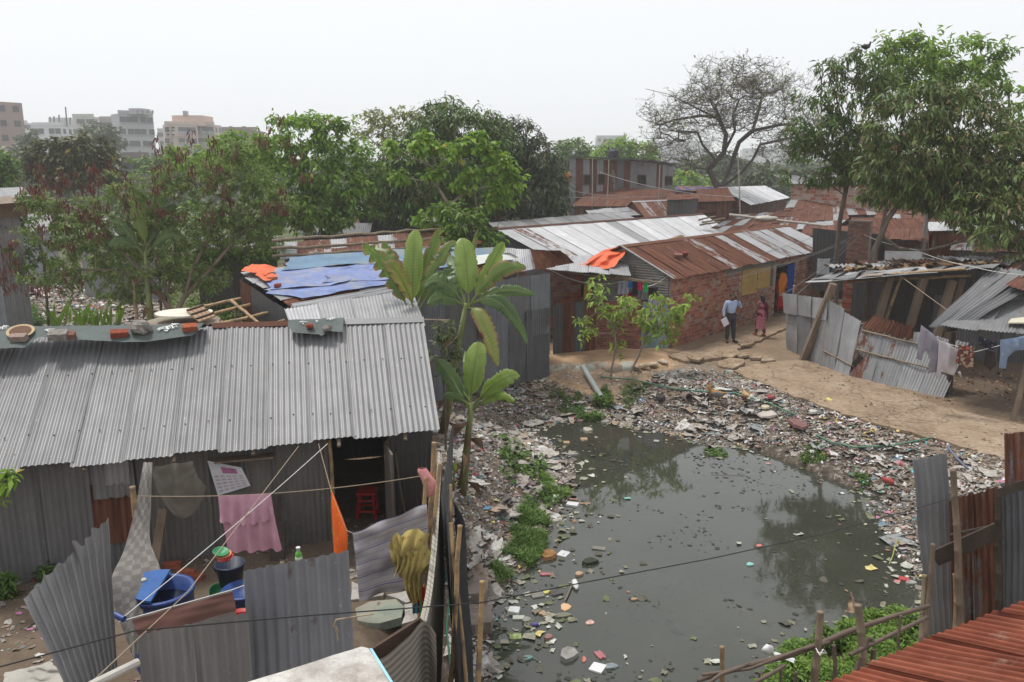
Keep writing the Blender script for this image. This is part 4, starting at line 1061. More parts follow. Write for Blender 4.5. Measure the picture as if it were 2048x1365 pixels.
# long black cables
solo("black_cable",wire([Q(-60,1350,4.3),Q(270,1262,4.7),Q(600,1233,5.1),Q(960,1206,5.6),Q(1170,1165,6.1),Q(1420,1118,6.8),Q(1640,1070,7.6),Q(1830,1018,8.6),Q(1990,972,9.8),Q(2120,950,10.5)],.005,5,0,8),WIRE, "long black cable crossing the whole yard and the pond", "cable")
solo("cord_knot",wire([Q(748,1228,5.25),Q(672,1240,5.2),Q(668,1252,5.2),Q(676,1262,5.2),Q(670,1250,5.2),Q(676,1282,5.2)],.006,5,0,3),ROPE, "frayed cord knotted on the black cable before the fence panel", "rope")
solo("green_hose",wire([P(888,1130,.1),P(900,1180,.0),P(893,1260,-.1),P(905,1365,-.3)],.014,6,.0,6),plain("green_hose",(.02,.12,.08),.5,.2,4,0), "green hose lying along the netting by the yard", "hose")
# ================================================================ tarp-roofed house behind,courtyard,brick house
def patch_px(cs,parent,mats,**k):
 """cs: [(px, py, depth)] BL BR TR TL"""
 return tin_patch([Q(*c) if len(c) == 3 else c for c in cs],parent,mats,**k)
def zp(c): return P(*c)
def down(p,z=0.0): return Vector((p.x,p.y,z))
def tin_house(label,cs,mats,wmats,period=.1,per=4,seed=0,nsheet=None,backdrop=1.6,name='tin_house',cat='house',rows=1,ins=.3,walls=True,caps=None,rise=None,**k):
 """roof slope through four (px, py, z) corners, mirrored behind the ridge, on tin walls down to the ground"""
 a,b,c,d = [zp(q) if not isinstance(q,Vector) else q for q in cs]
 if not isinstance(cs[2],Vector):
  if c.y < b.y + 1.8: c = Q(cs[2][0],cs[2][1],b.y + 2.2)
  if d.y < a.y + 1.8: d = Q(cs[3][0],cs[3][1],a.y + 2.2)
 o = thing(name,label,cat,((a.x + b.x) / 2,(a.y + b.y) / 2,0))
 tin_patch([a,b,c,d],o,mats,period=period,per=per,seed=seed,nsheet=nsheet,rows=rows,nv=3,**k)
 bk = Vector((d.x - a.x,d.y - a.y,0)); bk2 = Vector((c.x - b.x,c.y - b.y,0))
 h = (d.z - a.z + c.z - b.z) / 2
 e,f = c + bk2 - UP * h,d + bk - UP * h
 tin_patch([e,f,d,c],o,mats,period=period,per=3,seed=seed + 1,nsheet=nsheet,nv=2)
 if walls:
  i = bk.normalized() * ins; al = (b - a).normalized() * ins
  A,B,E,G = a + i + al * .6,b + i - al * .6,e - i - al * .6,f - i + al * .6
  for p,q in ((A,B),(B,E),(E,G),(G,A)):
   tp = [Vector((p.x,p.y,p.z - .02)),Vector((q.x,q.y,q.z - .02))]
   tin_patch([down(p),down(q),tp[1],tp[0]],o,wmats,name='wall_sheet',period=.12,per=3,nv=2,seed=seed + 3,sheet_w=1.4)
  for p,q,r_ in ((B,E,c),(A,G,d)):
   gm = M().add([p - UP * .03,q - UP * .03,r_ - UP * .06 - al * (.6 if r_ is c else -.6)],[(0,1,2)]); part("gable",gm,wmats[0],o)
 if caps:
  cap(d,c,caps,.16,par=o,d1=a - d,d2=f - d)
 return o
# lean-to strip just behind the near ridge
lt = thing("lean_to", "low lean-to of bright corrugated sheets between the near roof and the tarp roof", "shed",P(700,640,0))
tin_patch([P(585,664,2.7),P(850,652,2.7),P(824,580,3.0),P(568,618,3.0)],lt,[tin(.34,.0),tin(.38,.02)],seed=41,per=5,nv=6)
tin_patch([P(824,580,.2),P(568,618,.2),P(568,618,2.95),P(824,580,2.95)],lt,ZINC_D,name='wall_sheet',seed=42,per=4)
# the house under the blue tarps
F0,F1,B1_,B0 = P(603,628,2.85),P(832,578,2.95),P(905,497,3.65),P(478,546,3.35)
FR,BR_ = P(1148,527,3.05),P(1120,500,3.55)
th_ = thing("tarp_roofed_house", "tin house whose patched roof is half covered by blue tarpaulins", "house",down((F0 + F1) / 2))
tin_patch([F0,F1,B1_,B0],th_,[tin(.33,.25),tin(.3,.75),tin(.34,.1),tin(.36,.05)],ribs_v=False,nsheet=7,rows=2,seed=43,per=4,nv=8,jag=.06,dent=.03,warp=.05)
tin_patch([F1,FR,BR_,B1_],th_,[tin(.4,.1),tin(.36,.3),tin(.3,.8),tin(.42,.02)],nsheet=7,seed=44,per=4,nv=5,jag=.08,dent=.03)
tn = (F1 - F0).cross(B0 - F0).normalized()
tin_patch([F0 - UP * .1 + (F0 - F1).normalized() * .1,F1 - UP * .06,F1 + (B1_ - F1) * .16 + tn * .03,F0 + (B0 - F0) * .16 + tn * .05],th_,[tin(.36,.0)],name='front_sheet',ribs_v=False,nsheet=1,rows=2,seed=45,per=4,period=.1,dent=.04)
tin_patch([F0 + (B0 - F0) * .17 + tn * .06 + (F1 - F0) * .1,F0 + (B0 - F0) * .17 + (F1 - F0) * .9 + tn * .06,F1 + (B1_ - F1) * .25 + tn * .06 - (F1 - F0) * .1,F0 + (B0 - F0) * .25 + tn * .06 + (F1 - F0) * .1],th_,[tin(.3,.95)],name='front_sheet',ribs_v=False,nsheet=1,seed=46,per=4)
for p,q in ((F0,B0),(F0,F1),(B0,B1_)):
 tin_patch([down(p),down(q),q - UP * .15,p - UP * .15],th_,[tin(.12,.2),tin(.1,.6),tin(.16,.1)],name='wall_sheet',seed=47,per=4,nv=3)
def tarp(pxs,plane_p,plane_n,mat,label,name='tarpaulin',n=26,amp=.03,seed=0,cat='tarp',lift=.07,drop=None):
 """bilinear sheet over four pixels on a roof plane, wrinkled"""
 patch = (F0,F1,B1_,B0) if plane_p is F0 else (F1,FR,BR_,B1_)
 def S_(u,v): return lerp(lerp(patch[0],patch[1],u),lerp(patch[3],patch[2],u),v)
 def inv(px,py):
  best = None
  for i in range(-6,47):
   for j in range(-6,47):
    q = S_(i / 40,j / 40) - Vector((0,0,CAMH)); f_ = q.y * CT - q.z * ST; x = CX + F * q.x / f_; y = CY - F * (q.y * ST + q.z * CT) / f_
    e = (x - px) ** 2 + (y - py) ** 2
    if best is None or e < best[0]: best = (e,i / 40,j / 40)
  return Vector((best[1],best[2],0))
 w = [inv(x,y) for x,y in pxs]
 rr = random.Random(seed)
 def fn(u,v):
  p = lerp(lerp(w[0],w[1],u),lerp(w[3],w[2],u),v)
  e = min(u,1 - u,v,1 - v)
  j = .09 * (1 if e < .01 else 0)
  p = S_(p.x,p.y)
  p = p + Vector((noise.noise(p * 1.7 + Vector((seed,0,0))),noise.noise(p * 1.3 + Vector((0,seed,0))),0)) * (.25 if e < .01 else .05)
  return p + plane_n * (lift + amp * (noise.noise(p * 1.5 + Vector((0,0,seed))) + .6 * abs(noise.noise(p * 4))))
 return solo(name,M().grid(fn,n,n,(1,1)),mat,label,cat,sm=True)
TARP_B = plain("bright_blue_tarp",(.16,.21,.4),.7,.3,2.6,.4,dirt=(.26,.26,.29)); TARP_G = plain("faded_blue_tarp",(.12,.2,.29),.7,.25,2,.25,dirt=(.2,.22,.2))
TARP_O = plain("orange_tarp",(.62,.12,.045),.65,.22,2,.4)
tarp([(530,592),(615,602),(835,562),(780,530)],F0,tn,TARP_B, "bright blue tarpaulin on the front half of the patched tin roof",seed=2)
tarp([(640,574),(835,563),(800,524),(655,548)],F0,tn,TARP_B, "narrow blue tarpaulin overlapping the front sheet beside the banana leaves",seed=12,lift=.09)
tarp([(530,590),(660,578),(800,530),(560,548)],F0,tn,TARP_B, "blue tarpaulin strip along the middle of the tarp roof",seed=8,lift=.08)
tarp([(560,552),(800,530),(960,500),(590,520)],F0,tn,TARP_G, "faded grey blue tarpaulin on the back of the patched tin roof",seed=3,lift=.1)
n2 = (FR - F1).cross(B1_ - F1).normalized()
tarp([(835,542),(1000,528),(985,500),(880,500)],F1,n2,TARP_G, "blue tarpaulin behind the banana plants on the roof",seed=4)
tarp([(905,545),(1040,524),(1020,512),(930,522)],F1,n2,plain("white_sheet",(.55,.55,.54),.8,.1,3,.2), "white sheet lying on the roof behind the banana plants",seed=5,lift=.1)
tarp([(478,553),(528,562),(545,548),(500,542)],F0,tn,TARP_O, "orange tarp scrap at the left end of the blue tarp roof",seed=6,amp=.1,lift=.14)
tarp([(515,566),(545,572),(552,560),(530,556)],F0,tn,TARP_O, "second orange scrap beside the left roof bricks",seed=7,amp=.08,lift=.14)
BL_ = [(625,300, 's', "round grey stone at the back of the faded tarp"),(697,335, 's', "dark stone in the middle of the faded tarp"),(703,360, 'b', "small brick in front of the dark stone on the tarps"),
 (838,347, 'b', "grey brick left of the red brick on the blue tarp"),(885,352, 'b', "pale red brick standing on the blue tarp near the banana"),(445,360, 'b', "brick at the tarp's left corner among rubbish"),
 (508,385, 'b', "brick with lime on the left of the blue tarp"),(345,457, 'b', "brick beside the orange scrap on the roof"),(383,503, 'b', "brick lowest on the left of the blue tarp"),
 (1700,212, 'b', "orange brick on the tarp between the banana crowns"),(1900,285, 'b', "brick on the white sheet by the right banana"),(1530,328, 'b', "flat brick on the white sheet left end"),
 (1985,272, 'b', "brick at the far right of the white sheet"),(1720,275, 'b', "brick on the tarp edge above the white sheet")]
for i,(x,y,k,lb) in enumerate(BL_):
 px_,py_ = 440 + x / 3.303,430 + y / 3.303; right_ = px_ > 850
 nn_ = n2 if right_ else tn; p = PH(px_,py_,F1 if right_ else F0,nn_) + UP * .1
 if k == 'b': loose_brick(p,R.uniform(0,3),lb, "bricks weighing down the tarps")
 else: solo("stone",M().blob(p + UP * .06,(.17,.13,.1),10,7,.15,seed=i),PEBBLE if i == 0 else plain("dark_stone",(.1,.07,.05),.9,.3,9,.5),lb, "stone", "bricks weighing down the tarps",True)
# bare bamboo roof frame and boards on its left
bf = thing("bamboo_lattice", "open bamboo roof frame jutting left of the tarp roof", "frame",P(480,640,0))
for a,b,za,zb in [((395,616),(533,586),2.55,2.75),((415,631),(556,597),2.5,2.7),((430,650),(586,615),2.45,2.65),((520,655),(600,634),2.45,2.6)]:
 part("pole",cane(P(*a,za),P(*b,zb),.05,wob=.015),BAMBOO,bf,True)
part("cross_pole",cane(P(463,602,2.68),P(522,650,2.52),.045),BAMBOO,bf,True)
for a,z in (((470,606),2.5),((560,620),2.5)): q = P(*a,z); part("post",cane(down(q),q,.04,6),BAMBOO_OLD,bf,True)
ov = M(); q = P(368,626,2.75); ov.lathe(q,[(0,-.01),(.62,-.01),(.62,.015),(0,.02)],28,None,(1,.9)); solo("round_board",ov,plain("off_white_board",(.6,.56,.48),.8,.12,2,.1), "off-white oval board lying on the plastered shed roof", "board")
cr = thing("slatted_board", "brown slatted crate board lying on the oval board", "board",P(402,630,2.78)); q0,q1,q2,q3 = P(372,622,2.8),P(402,612,2.8),P(432,634,2.8),P(398,646,2.8)
for i in range(4):
 a0,a1 = lerp(q0,q1,i / 4 + .01),lerp(q0,q1,(i + .9) / 4); b0,b1 = lerp(q3,q2,i / 4 + .01),lerp(q3,q2,(i + .9) / 4)
 part("slat",M().hexa([b0,b1,a1,a0],[p + UP * .03 for p in (b0,b1,a1,a0)]),plain("plywood",(.3,.19,.11),.8,.2,5,.2),cr)
for i in range(3): a,b = lerp(q0,q3,.15 + i * .35),lerp(q1,q2,.15 + i * .35); part("batten",M().beam(a + UP * .05,b + UP * .05,.05,.03),WOOD_D,cr)
ps = thing("plastered_shed", "low shed with a flat mud plastered roof left of the bamboo frame", "shed",P(340,650,0))
rp = [P(x,y,2.55) for x,y in [(235,662),(300,640),(395,612),(440,636),(432,662),(240,690)]]
part("roof",slab_m(rough_poly(rp,.03,.3,2),2.45,2.55),plain("mud_plaster",(.26,.2,.16),.95,.3,2.5,.5,dirt=(.2,.24,.16)),ps); part("wall",slab_m([(p.x * .98,p.y) for p in rp],.0,2.44),plain("mud_wall",(.17,.13,.1),.95,.3,3,.5),ps)
a,b = P(276,655,.8),Q(266,560,P(276,655,.8).y); solo("bamboo_pole",cane(down(a,0),b,.055),BAMBOO, "upright bamboo pole at the foot of the red-podded bush", "pole",sm=True)
# rusty battened roof further back
rb_ = tin_house("long rusty patchwork roof held down by bamboo battens behind the blue tarps",[(560,520,3.1),(880,500,3.1),(872,463,3.7),(560,486,3.7)],RUST_MIX,[tin(.15,.4)],seed=51,rows=2,nsheet=10,jag=.08,dent=.03)
for i,(v0,lb) in enumerate(((.02,1),(.45,2),(.98,3))):
 a = lerp(P(545,520,3.1),P(545,487,3.7),v0) + UP * .1; b = lerp(P(890,499,3.1),P(885,462,3.7),v0) + UP * .1
 part("batten",cane(a,b,.055,6,.5,wob=.03),BAMBOO_OLD,rb_,True)
# grey tin house right of the bananas
ga,gb = P(835,815,0),P(1096,752,0)
gh = thing("grey_tin_house", "tall dark grey tin wall of the house right of the banana plants", "house",down(gb))
topz = lambda t: 2.98
def gpt(t,z): q = lerp(ga,gb,t); return Vector((q.x,q.y,z))
segs = [(0,.2,0,3),(.2,.47,0,3.0),(.47,.68,.0,3.0),(.68,.84,1.55,3.0),(.66,.86,0,1.75),(.84,1.0,1.3,3.0),(.8,1.0,0,2.0)]
GM_ = [tin(.14,.0,(.95,1,1.08)),tin(.12,.0),tin(.17,.0,(.95,1,1.1)),tin(.14,.25),tin(.11,.05),tin(.18,.0,(.95,1,1.06)),tin(.09,.1)]
gn = (gb - ga).cross(UP).normalized()
for i,(t0,t1,z0,z1) in enumerate(segs):
 o_ = gn * (.02 * (i % 3) + (.04 if z0 == 0 and i > 3 else 0))
 tin_patch([gpt(t0,z0) + o_,gpt(t1,z0) + o_,gpt(t1,z1) + o_,gpt(t0,z1) + o_],gh,[GM_[i]],name='wall_sheet',seed=60 + i,per=5,nv=6,nsheet=max(1,round((t1 - t0) * 4.5)),dent=.03,edge_noise=.01)
tin_patch([gpt(.42,1.5) + gn * .08,gpt(.5,1.5) + gn * .08,gpt(.5,2.1) + gn * .08,gpt(.42,2.1) + gn * .08],gh,[tin(.2,1.0)],name='wall_patch',seed=66,nsheet=1)
gside = gb + Vector((-.6,2.4,0)); tin_patch([gb,gside,gside + UP * 3,gb + UP * 3],gh,ZINC_D,name='wall_sheet',per=4,seed=69)
a,b = P(845,645,2.3),P(900,640,2.3); solo("plank",M().beam(Q(846,640,17.5),Q(902,642,17.8),.14,.03),WOOD, "weathered plank jutting out beside the banana plant", "plank")
solo("plank",M().beam(Q(860,720,16.5),Q(890,728,16.8),.1,.03),WOOD, "short plank lower down behind the right end of the near roof", "plank")
# ---------------------------------------------------------------- courtyard front
C0,C1 = P(1098,716,0),P(1335,700,0)
def cy_pt(px,z,push=0): q = VH(px,660,C0,C1); n_ = (C1 - C0).cross(UP).normalized(); return Vector((q.x,q.y,z)) + n_ * push
cn = (C1 - C0).cross(UP).normalized()
a = cy_pt(1097,0); solo("door_jamb",M().beam(a,a + UP * 2.35,.1,.08,up=V(0,1,0)),plain("turquoise_paint",(.07,.3,.27),.6,.15,4,.1), "turquoise painted wooden jamb left of the rusty tin gate", "post")
tg = thing("tin_gate", "dark rust-streaked corrugated tin gate of the courtyard", "gate",cy_pt(1145,0))
tin_patch([cy_pt(1105,.12,.05),cy_pt(1190,.12,.05),cy_pt(1190,1.8,.05),cy_pt(1105,1.68,.05)],tg,(tin(.1,.15),tin(.13,.75),tin(.1,.2,(.9,1,1.1)),tin(.11,.85)),nsheet=4,name='tin_sheet',per=6,nv=4,seed=71,jag=0,lift=.002,period=.09)
part("gate_foot",M().beam(cy_pt(1105,.06,.05),cy_pt(1190,.06,.05),.05,.12),plain("orange_mud_wood",(.24,.13,.07),.9,.3,6,.3),tg)
lw = thing("low_brick_wall", "low wall of red bricks between the rusty gate and the pale blue door", "wall",cy_pt(1235,0))
brick_wall(cy_pt(1192,0),cy_pt(1280,0),1.72,lw,bl=.24,bh=.082,joint=.016,seed=4,limit=300,mat=brickmat("dusky_brick",[(0,(.22,.085,.06)),(.3,(.16,.06,.045)),(.55,(.27,.11,.08)),(.8,(.2,.1,.08))]),topfn=lambda s: 1.72 - .12 * (s < .35),mort=plain("mud_mortar",(.27,.19,.14),.95,.3,8,.5))
bd_ = thing("tin_door", "pale blue painted corrugated door with a printed cloth over its top", "door",cy_pt(1305,0))
tin_patch([cy_pt(1281,.08,.06),cy_pt(1335,.08,.1),cy_pt(1333,1.72,.06),cy_pt(1279,1.66,.04)],bd_,[tin(.3,.12,(.78,1.05,1.15))],name='tin_sheet',nsheet=1,per=6,nv=8,seed=72,period=.09,jag=0)
part("frame",M().beam(cy_pt(1280,0,.03),cy_pt(1280,1.75,.03),.06,.06,up=V(0,1,0)).beam(cy_pt(1280,1.7,.03),cy_pt(1335,1.74,.03),.06,.06),WOOD_D,bd_)
FLOR = cloth("floral_cloth",(.32,.27,.36),spots=(16,.18,(.45,.1,.12),(.12,.15,.3)))
solo("printed_cloth",hang(cy_pt(1290,1.78,.12),cy_pt(1320,1.8,.12),lambda u: .62 - .25 * abs(u - .5),FLOR,16,12,.03,3,n=cn,taper=.75),FLOR, "floral printed cloth hung over the pale blue door", "cloth",sm=True)
solo("white_cloth",hang(cy_pt(1238,1.8,.1),cy_pt(1264,1.82,.1),.42,FLOR,12,8,.03,3,n=cn,taper=.8),cloth("white_cloth",(.6,.6,.62)), "white cloth spread over the low brick wall", "cloth",sm=True)
# inside of the courtyard
inn = -cn
iw0,iw1 = cy_pt(1090,0) + inn * 3.0,cy_pt(1335,0) + inn * 2.6
cwall = thing("courtyard_back_wall", "shaded brick wall at the back of the courtyard", "wall",down(iw0))
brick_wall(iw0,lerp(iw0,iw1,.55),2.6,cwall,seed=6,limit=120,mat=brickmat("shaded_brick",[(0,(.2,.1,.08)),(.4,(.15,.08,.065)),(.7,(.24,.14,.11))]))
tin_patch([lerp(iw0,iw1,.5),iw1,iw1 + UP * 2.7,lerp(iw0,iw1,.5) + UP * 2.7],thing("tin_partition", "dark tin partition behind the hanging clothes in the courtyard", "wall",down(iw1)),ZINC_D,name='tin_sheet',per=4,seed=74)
cr_ = thing("courtyard_roof", "sagging tin lean-to roof over the courtyard with an orange tarp on it", "roof",cy_pt(1200,2.6))
cA,cB,cC,cD = P(1092,538,2.95),P(1262,552,2.62),Q(1250,508,30.2),Q(1110,514,28.5)
tin_patch([cA,cB,cC,cD],cr_,[tin(.3,.3),tin(.26,.7),tin(.38,.05)],seed=75,per=4,nv=4,jag=.12,dent=.05,warp=.08)
for a,b in (((1105,540),(1300,566)),((1230,553),(1330,568))): part("bamboo_beam",cane(Q(*a,25.6),Q(*b,26.4),.035,6),BAMBOO_OLD,cr_,True)
ot = thing("orange_tarp", "crumpled orange tarp spilling over the courtyard roof beside the gable", "tarp",Q(1205,520,28.0))
m = loft([Q(1172,524,26.6),Q(1205,502,27.9),Q(1236,494,29.0),Q(1250,490,29.0)],[Q(1185,540,26.2),Q(1215,537,26.4),Q(1232,528,26.8),Q(1249,500,28.2)],40,44,.3,4,(1,1)); part("sheet",m,TARP_O,ot,True)
solo("orange_tarp_scrap",loft([Q(1120,535,26.0),Q(1175,526,27.0)],[Q(1128,541,25.8),Q(1182,540,26.2)],10,10,.07,5),TARP_O, "thin tail of the orange tarp on the lean-to edge", "tarp",sm=True)
def simple_cloth(px0,px1,py0,py1,Yd,mat,label,nm='cloth',cat='cloth',grp=None,**k):
 a,b = Q(px0,py0,Yd),Q(px1,py0,Yd); d = (py1 - py0) / F * Yd / CT
 return solo(nm,hang(a,b,d,mat,14,10,k.pop('fold',.03),k.pop('nf',2.5),n=V(0,-1,0),**k),mat,label,cat,grp,sm=True)
for x0,x1,y0,y1,cl,lb in [(1236,1258,562,588,(.33,.33,.4), "pale grey garment on the courtyard line"),(1256,1266,562,575,(.03,.2,.5), "small blue garment on the courtyard line"),(1265,1277,562,590,(.03,.03,.04), "black trousers on the courtyard line"),
 (1276,1286,560,580,(.6,.03,.15), "pink garment on the courtyard line"),(1287,1296,561,583,(.03,.5,.1), "bright green garment on the courtyard line"),(1241,1274,583,600,(.35,.02,.1), "dark magenta cloth below the garments"),
 (1275,1296,576,600,(.2,.2,.2), "grey cloth below the green garment"),(1297,1316,575,601,(.025,.025,.03), "black cloth next to the brick house corner"),(1162,1168,568,594,(.02,.02,.02), "black bag beside the yellow sack")]:
 simple_cloth(x0,x1,y0,y1,26.4 if y0 < 570 else 26.7,cloth("cloth_" + lb.split()[0] + lb.split()[1],cl),lb, 'garment', 'garment', "laundry in the courtyard")
a = Q(1172,595,27.0); m = M().box((a.x,a.y,a.z + .2),(.28,.2,.42),.2); solo("yellow_sack",m,plain("yellow_sack",(.42,.26,.06),.8,.3,8,.4), "upright yellow sack behind the rusty gate", "sack")
solo("clothesline",wire([Q(1100,540,25.8),Q(1250,562,26.4),Q(1330,556,27)],.012,4,.25,10),WHITE_ROPE, "slack white cable looping under the courtyard roof", "cable")
# sand bags along the mud terrace
for i,x in enumerate((1113,1140,1169,1197,1225,1254)):
 p = P(x,745 - (2 if i % 2 else 0),-.1); m = M().blob((p.x,p.y,p.z + .05),(.36,.24,.22),14,8,.12,Matrix.Rotation(R.uniform(-.4,.4),3, 'Z'),i,.75)
 solo("sandbag",m,plain("sandbag_%d" % (i % 3),[(.42,.4,.35),(.3,.24,.18),(.36,.37,.33)][i % 3],.9,.3,6,.5,dirt=(.25,.15,.08)),["brown sandbag under the grey tin house corner", "plump white sandbag second from the tin house", "pale torn sandbag in the middle of the row", "whitish sandbag right of the torn one", "sandbag next to the sapling stem", "last sandbag by the muddy mound"][i], "sandbag", "sandbags edging the mud terrace",True)
mdm = M()
def mound(u,v):
 p = lerp(P(1095,742,0),P(1345,735,0),u); q = lerp(P(1098,712,0),P(1335,704,0),u); b = lerp(p,q,v)
 b.z = .0 + .16 * math.sin(min(1,v * 2.2) * math.pi / 2) * math.sin(math.pi * min(1,max(0,u) * .9 + .1)) ** .3 - (.15 if v == 0 else 0) + .05 * noise.noise(b * 2.3); return b
mdm.grid(mound,50,14,(1,1)); MUDM = plain("orange_mud",(.42,.275,.165),.95,.3,2.2,.6,dirt=(.3,.19,.115)); solo("mud_terrace",mdm,MUDM,kind='structure',sm=True)
for i in range(7):
 p = P(1212 + i * 19,R.uniform(724,736),.05); solo("rubble_lump",M().blob((p.x,p.y,p.z + .04),(R.uniform(.12,.3),.12,.07),10,6,.3,Matrix.Rotation(R.uniform(0,3),3, 'Z'),i + 40),plain("lime_mud",(.45,.38,.3),.9,.4,5,.6,dirt=(.32,.18,.1)),["leftmost", "second", "third", "middle", "fifth", "sixth", "rightmost"][i] + " lime-streaked mud lump along the orange terrace edge", "lump", "mud lumps of the terrace",True)
# ---------------------------------------------------------------- the brick house
WA,WB_ = Vector((5.2,27.0,0)),Vector((13.7,36.5,0)); wd = (WB_ - WA).normalized(); wn_ = Vector((wd.y,-wd.x,0)); WL = (WB_ - WA).length
bh = thing("brick_house", "long red brick house with a rusty corrugated roof beside the walkway", "house",WA)
def s_at(px): q = VH(px,600,WA,WB_); return (Vector((q.x,q.y,0)) - WA).length
d0,d1 = s_at(1546),s_at(1583)
v0_,v1_ = s_at(1447),s_at(1500); w0_,w1_ = s_at(1500),s_at(1541)
brick_wall(WA,WB_,2.42,bh,seed=2,limit=300,bl=.25,bh=.122,joint=.016,holes=[(d0,d1,0,2.05),(v0_,w1_,2.14,2.42),(s_at(1478),w1_,1.25,2.1)],
 mat=brickmat("house_brick",[(0,(.32,.115,.07)),(.25,(.38,.15,.09)),(.5,(.27,.095,.065)),(.65,(.42,.185,.11)),(.82,(.2,.08,.06)),(.9,(.36,.25,.2))],mortar=(.32,.22,.18)),
 matrest=brickmat("house_brick_far",[(0,(.28,.11,.075)),(.3,(.33,.145,.1)),(.55,(.23,.1,.075)),(.75,(.32,.22,.18)),(.9,(.25,.19,.16))], 'island',mortar=(.3,.22,.18)),mort=plain("pale_mortar",(.32,.265,.235),.95,.25,8,.5))
bn_ = -wn_ if wn_.dot(WA) > 0 else wn_
WE = WA - bn_ * 3.6; WF = WB_ - bn_ * 3.6
brick_wall(WE,WA,2.4,bh,seed=5,limit=40); brick_wall(WB_,WF,2.4,bh,seed=7,limit=0)
part("wall",M().hexa([WE,WF,WF - bn_ * .1,WE - bn_ * .1],[p + UP * 2.4 for p in (WE,WF,WF - bn_ * .1,WE - bn_ * .1)]),MORTAR,bh)
EA,EB = WA + bn_ * .3 - wd * .25 + UP * 2.36,WB_ + bn_ * .3 + wd * .55 + UP * 2.36
RA,RB = (WA + WE) / 2 - wd * .3 + UP * 3.32,(WB_ + WF) / 2 + wd * .2 + UP * 3.32
EE,EF = WE - bn_ * .25 - wd * .25 + UP * 2.36,WF - bn_ * .25 + UP * 2.36
BRM = (tin(.3,.82),tin(.31,.9),tin(.3,.72),tin(.32,.85),tin(.3,.9),tin(.34,.6),tin(.31,.8),tin(.3,.92),tin(.36,.45),tin(.31,.9),tin(.4,.12),tin(.34,.5),tin(.42,.08),tin(.4,.15),tin(.33,.6),tin(.42,.1),tin(.42,.05))
tin_patch([EA,EB,RB,RA],bh,BRM,nsheet=17,seed=81,per=5,nv=6,jag=.05,dent=.03)
tin_patch([EF,EE,RA,RB],bh,RUSTY,nsheet=15,seed=82,per=4,nv=3)
hn = (EB - EA).cross(RA - EA).normalized()
cap(RA,RB,tin(.26,.9),.16,par=bh,d1=EA - RA,d2=EE - RA)
# gable with level ribs
g1_,g2_,g3_ = WA + UP * 2.4 + wd * -.02,WE + UP * 2.4,(WA + WE) / 2 + UP * 3.24
GN = -wd
m = M(); N_ = 26
def gab(u,v):
 z = lerp(1.35,3.24,v); hw = 1.0 if z < 2.4 else max(.0,(3.24 - z) / .84)
 c_ = (WA + WE) / 2; half = (WA - WE) / 2; p = c_ + half * hw * (1 - 2 * u) * (1 if z < 2.4 else 1) + UP * z
 return p + GN * (.09 + .014 * math.cos(z * 2 * math.pi / .085))
m.grid(gab,8,130,(3.6,1.9)); part("gable_sheet",m,tin(.3,.12,(1.03,1,.93)),bh,True)
for u0,v0,u1,v1 in ((.1,.1,.42,.62),(.36,.25,.3,.7),(.2,.2,.14,.5),(.62,.45,.45,.6)):
 part("stick",M().beam(gab(u0,v0) + GN * .04,gab(u1,v1) + GN * .04,.025,.02),WOOD,bh)
part("barge_board",M().beam(EA + UP * .03,RA + UP * .03,.08,.03),plain("grey_trim",(.3,.3,.29),.7,.2,6,.1),bh)
# door,curtain,shutters,vent
def on_wall(s,z,out=.1): return WA + wd * s + UP * z + bn_ * out
part("door_void",M().hexa([on_wall(d0,.0,-.9),on_wall(d1,.0,-.9),on_wall(d1,0,-.95),on_wall(d0,0,-.95)],[on_wall(d0,2.05,-.9),on_wall(d1,2.05,-.9),on_wall(d1,2.05,-.95),on_wall(d0,2.05,-.95)]),plain("dim_room",(.03,.028,.03),.9,.2,2,0),bh,label="dark sheet standing for the unlit room behind the open doorway")  # dark sheet paints the dimness of the room, no partition stands here
dl_ = s_at(1570); BLC = cloth("blue_curtain",(.015,.06,.3)); solo("curtain",hang(on_wall(dl_,2.0,.02),on_wall(d1,2.0,.02),1.9,BLC,14,10,.05,3,n=bn_),BLC, "royal blue curtain on the right side of the brick house doorway", "curtain",sm=True)
YL = plain("mustard_shutter",(.4,.27,.085),.7,.18,3,.1,dirt=(.32,.22,.08))
def shutter(s0,s1,z0,z1,out,tilt,nm='shutter'):
 sh = M(); a,b = on_wall(s0,z0,out),on_wall(s1,z0,out + tilt)
 t_ = (b - a).cross(UP).normalized() * .015
 sh.hexa([a - t_,b - t_,b + t_,a + t_],[p + UP * (z1 - z0) for p in (a - t_,b - t_,b + t_,a + t_)]); o = part(nm,sh,YL,bh)
 for zz in (z0 + .03,(z0 + z1) / 2,z1 - .03):
  part("rail",M().beam(a + UP * (zz - z0) + t_ * 1.6 * (1 if t_.dot(bn_) > 0 else -1),b + UP * (zz - z0) + t_ * 1.6 * (1 if t_.dot(bn_) > 0 else -1),.02,.05),YL,o)
 return o
s0_ = s_at(1478); shutter(s_at(1478),s_at(1506),1.18,2.15,.07,.03); shutter(s_at(1510),s_at(1534),1.27,2.1,.04,.02)
part("window_void",M().hexa([on_wall(s0_,1.2,-.3),on_wall(w1_,1.2,-.3),on_wall(w1_,1.2,-.33),on_wall(s0_,1.2,-.33)],[on_wall(s0_,2.1,-.3),on_wall(w1_,2.1,-.3),on_wall(w1_,2.1,-.33),on_wall(s0_,2.1,-.33)]),plain("dim_room",(.03,.028,.03)),bh)  # dark sheet paints the unlit room behind the shutters
vm = M(); vm.grid(lambda u,v: on_wall(lerp(v0_,w1_,u),lerp(2.12,2.42,v),.07 + .012 * math.cos(v * 3.5 * 2 * math.pi)),6,24,(1.6,.3)); part("vent_sheet",vm,tin(.2,.3,(1.05,1,.9)),bh,True)
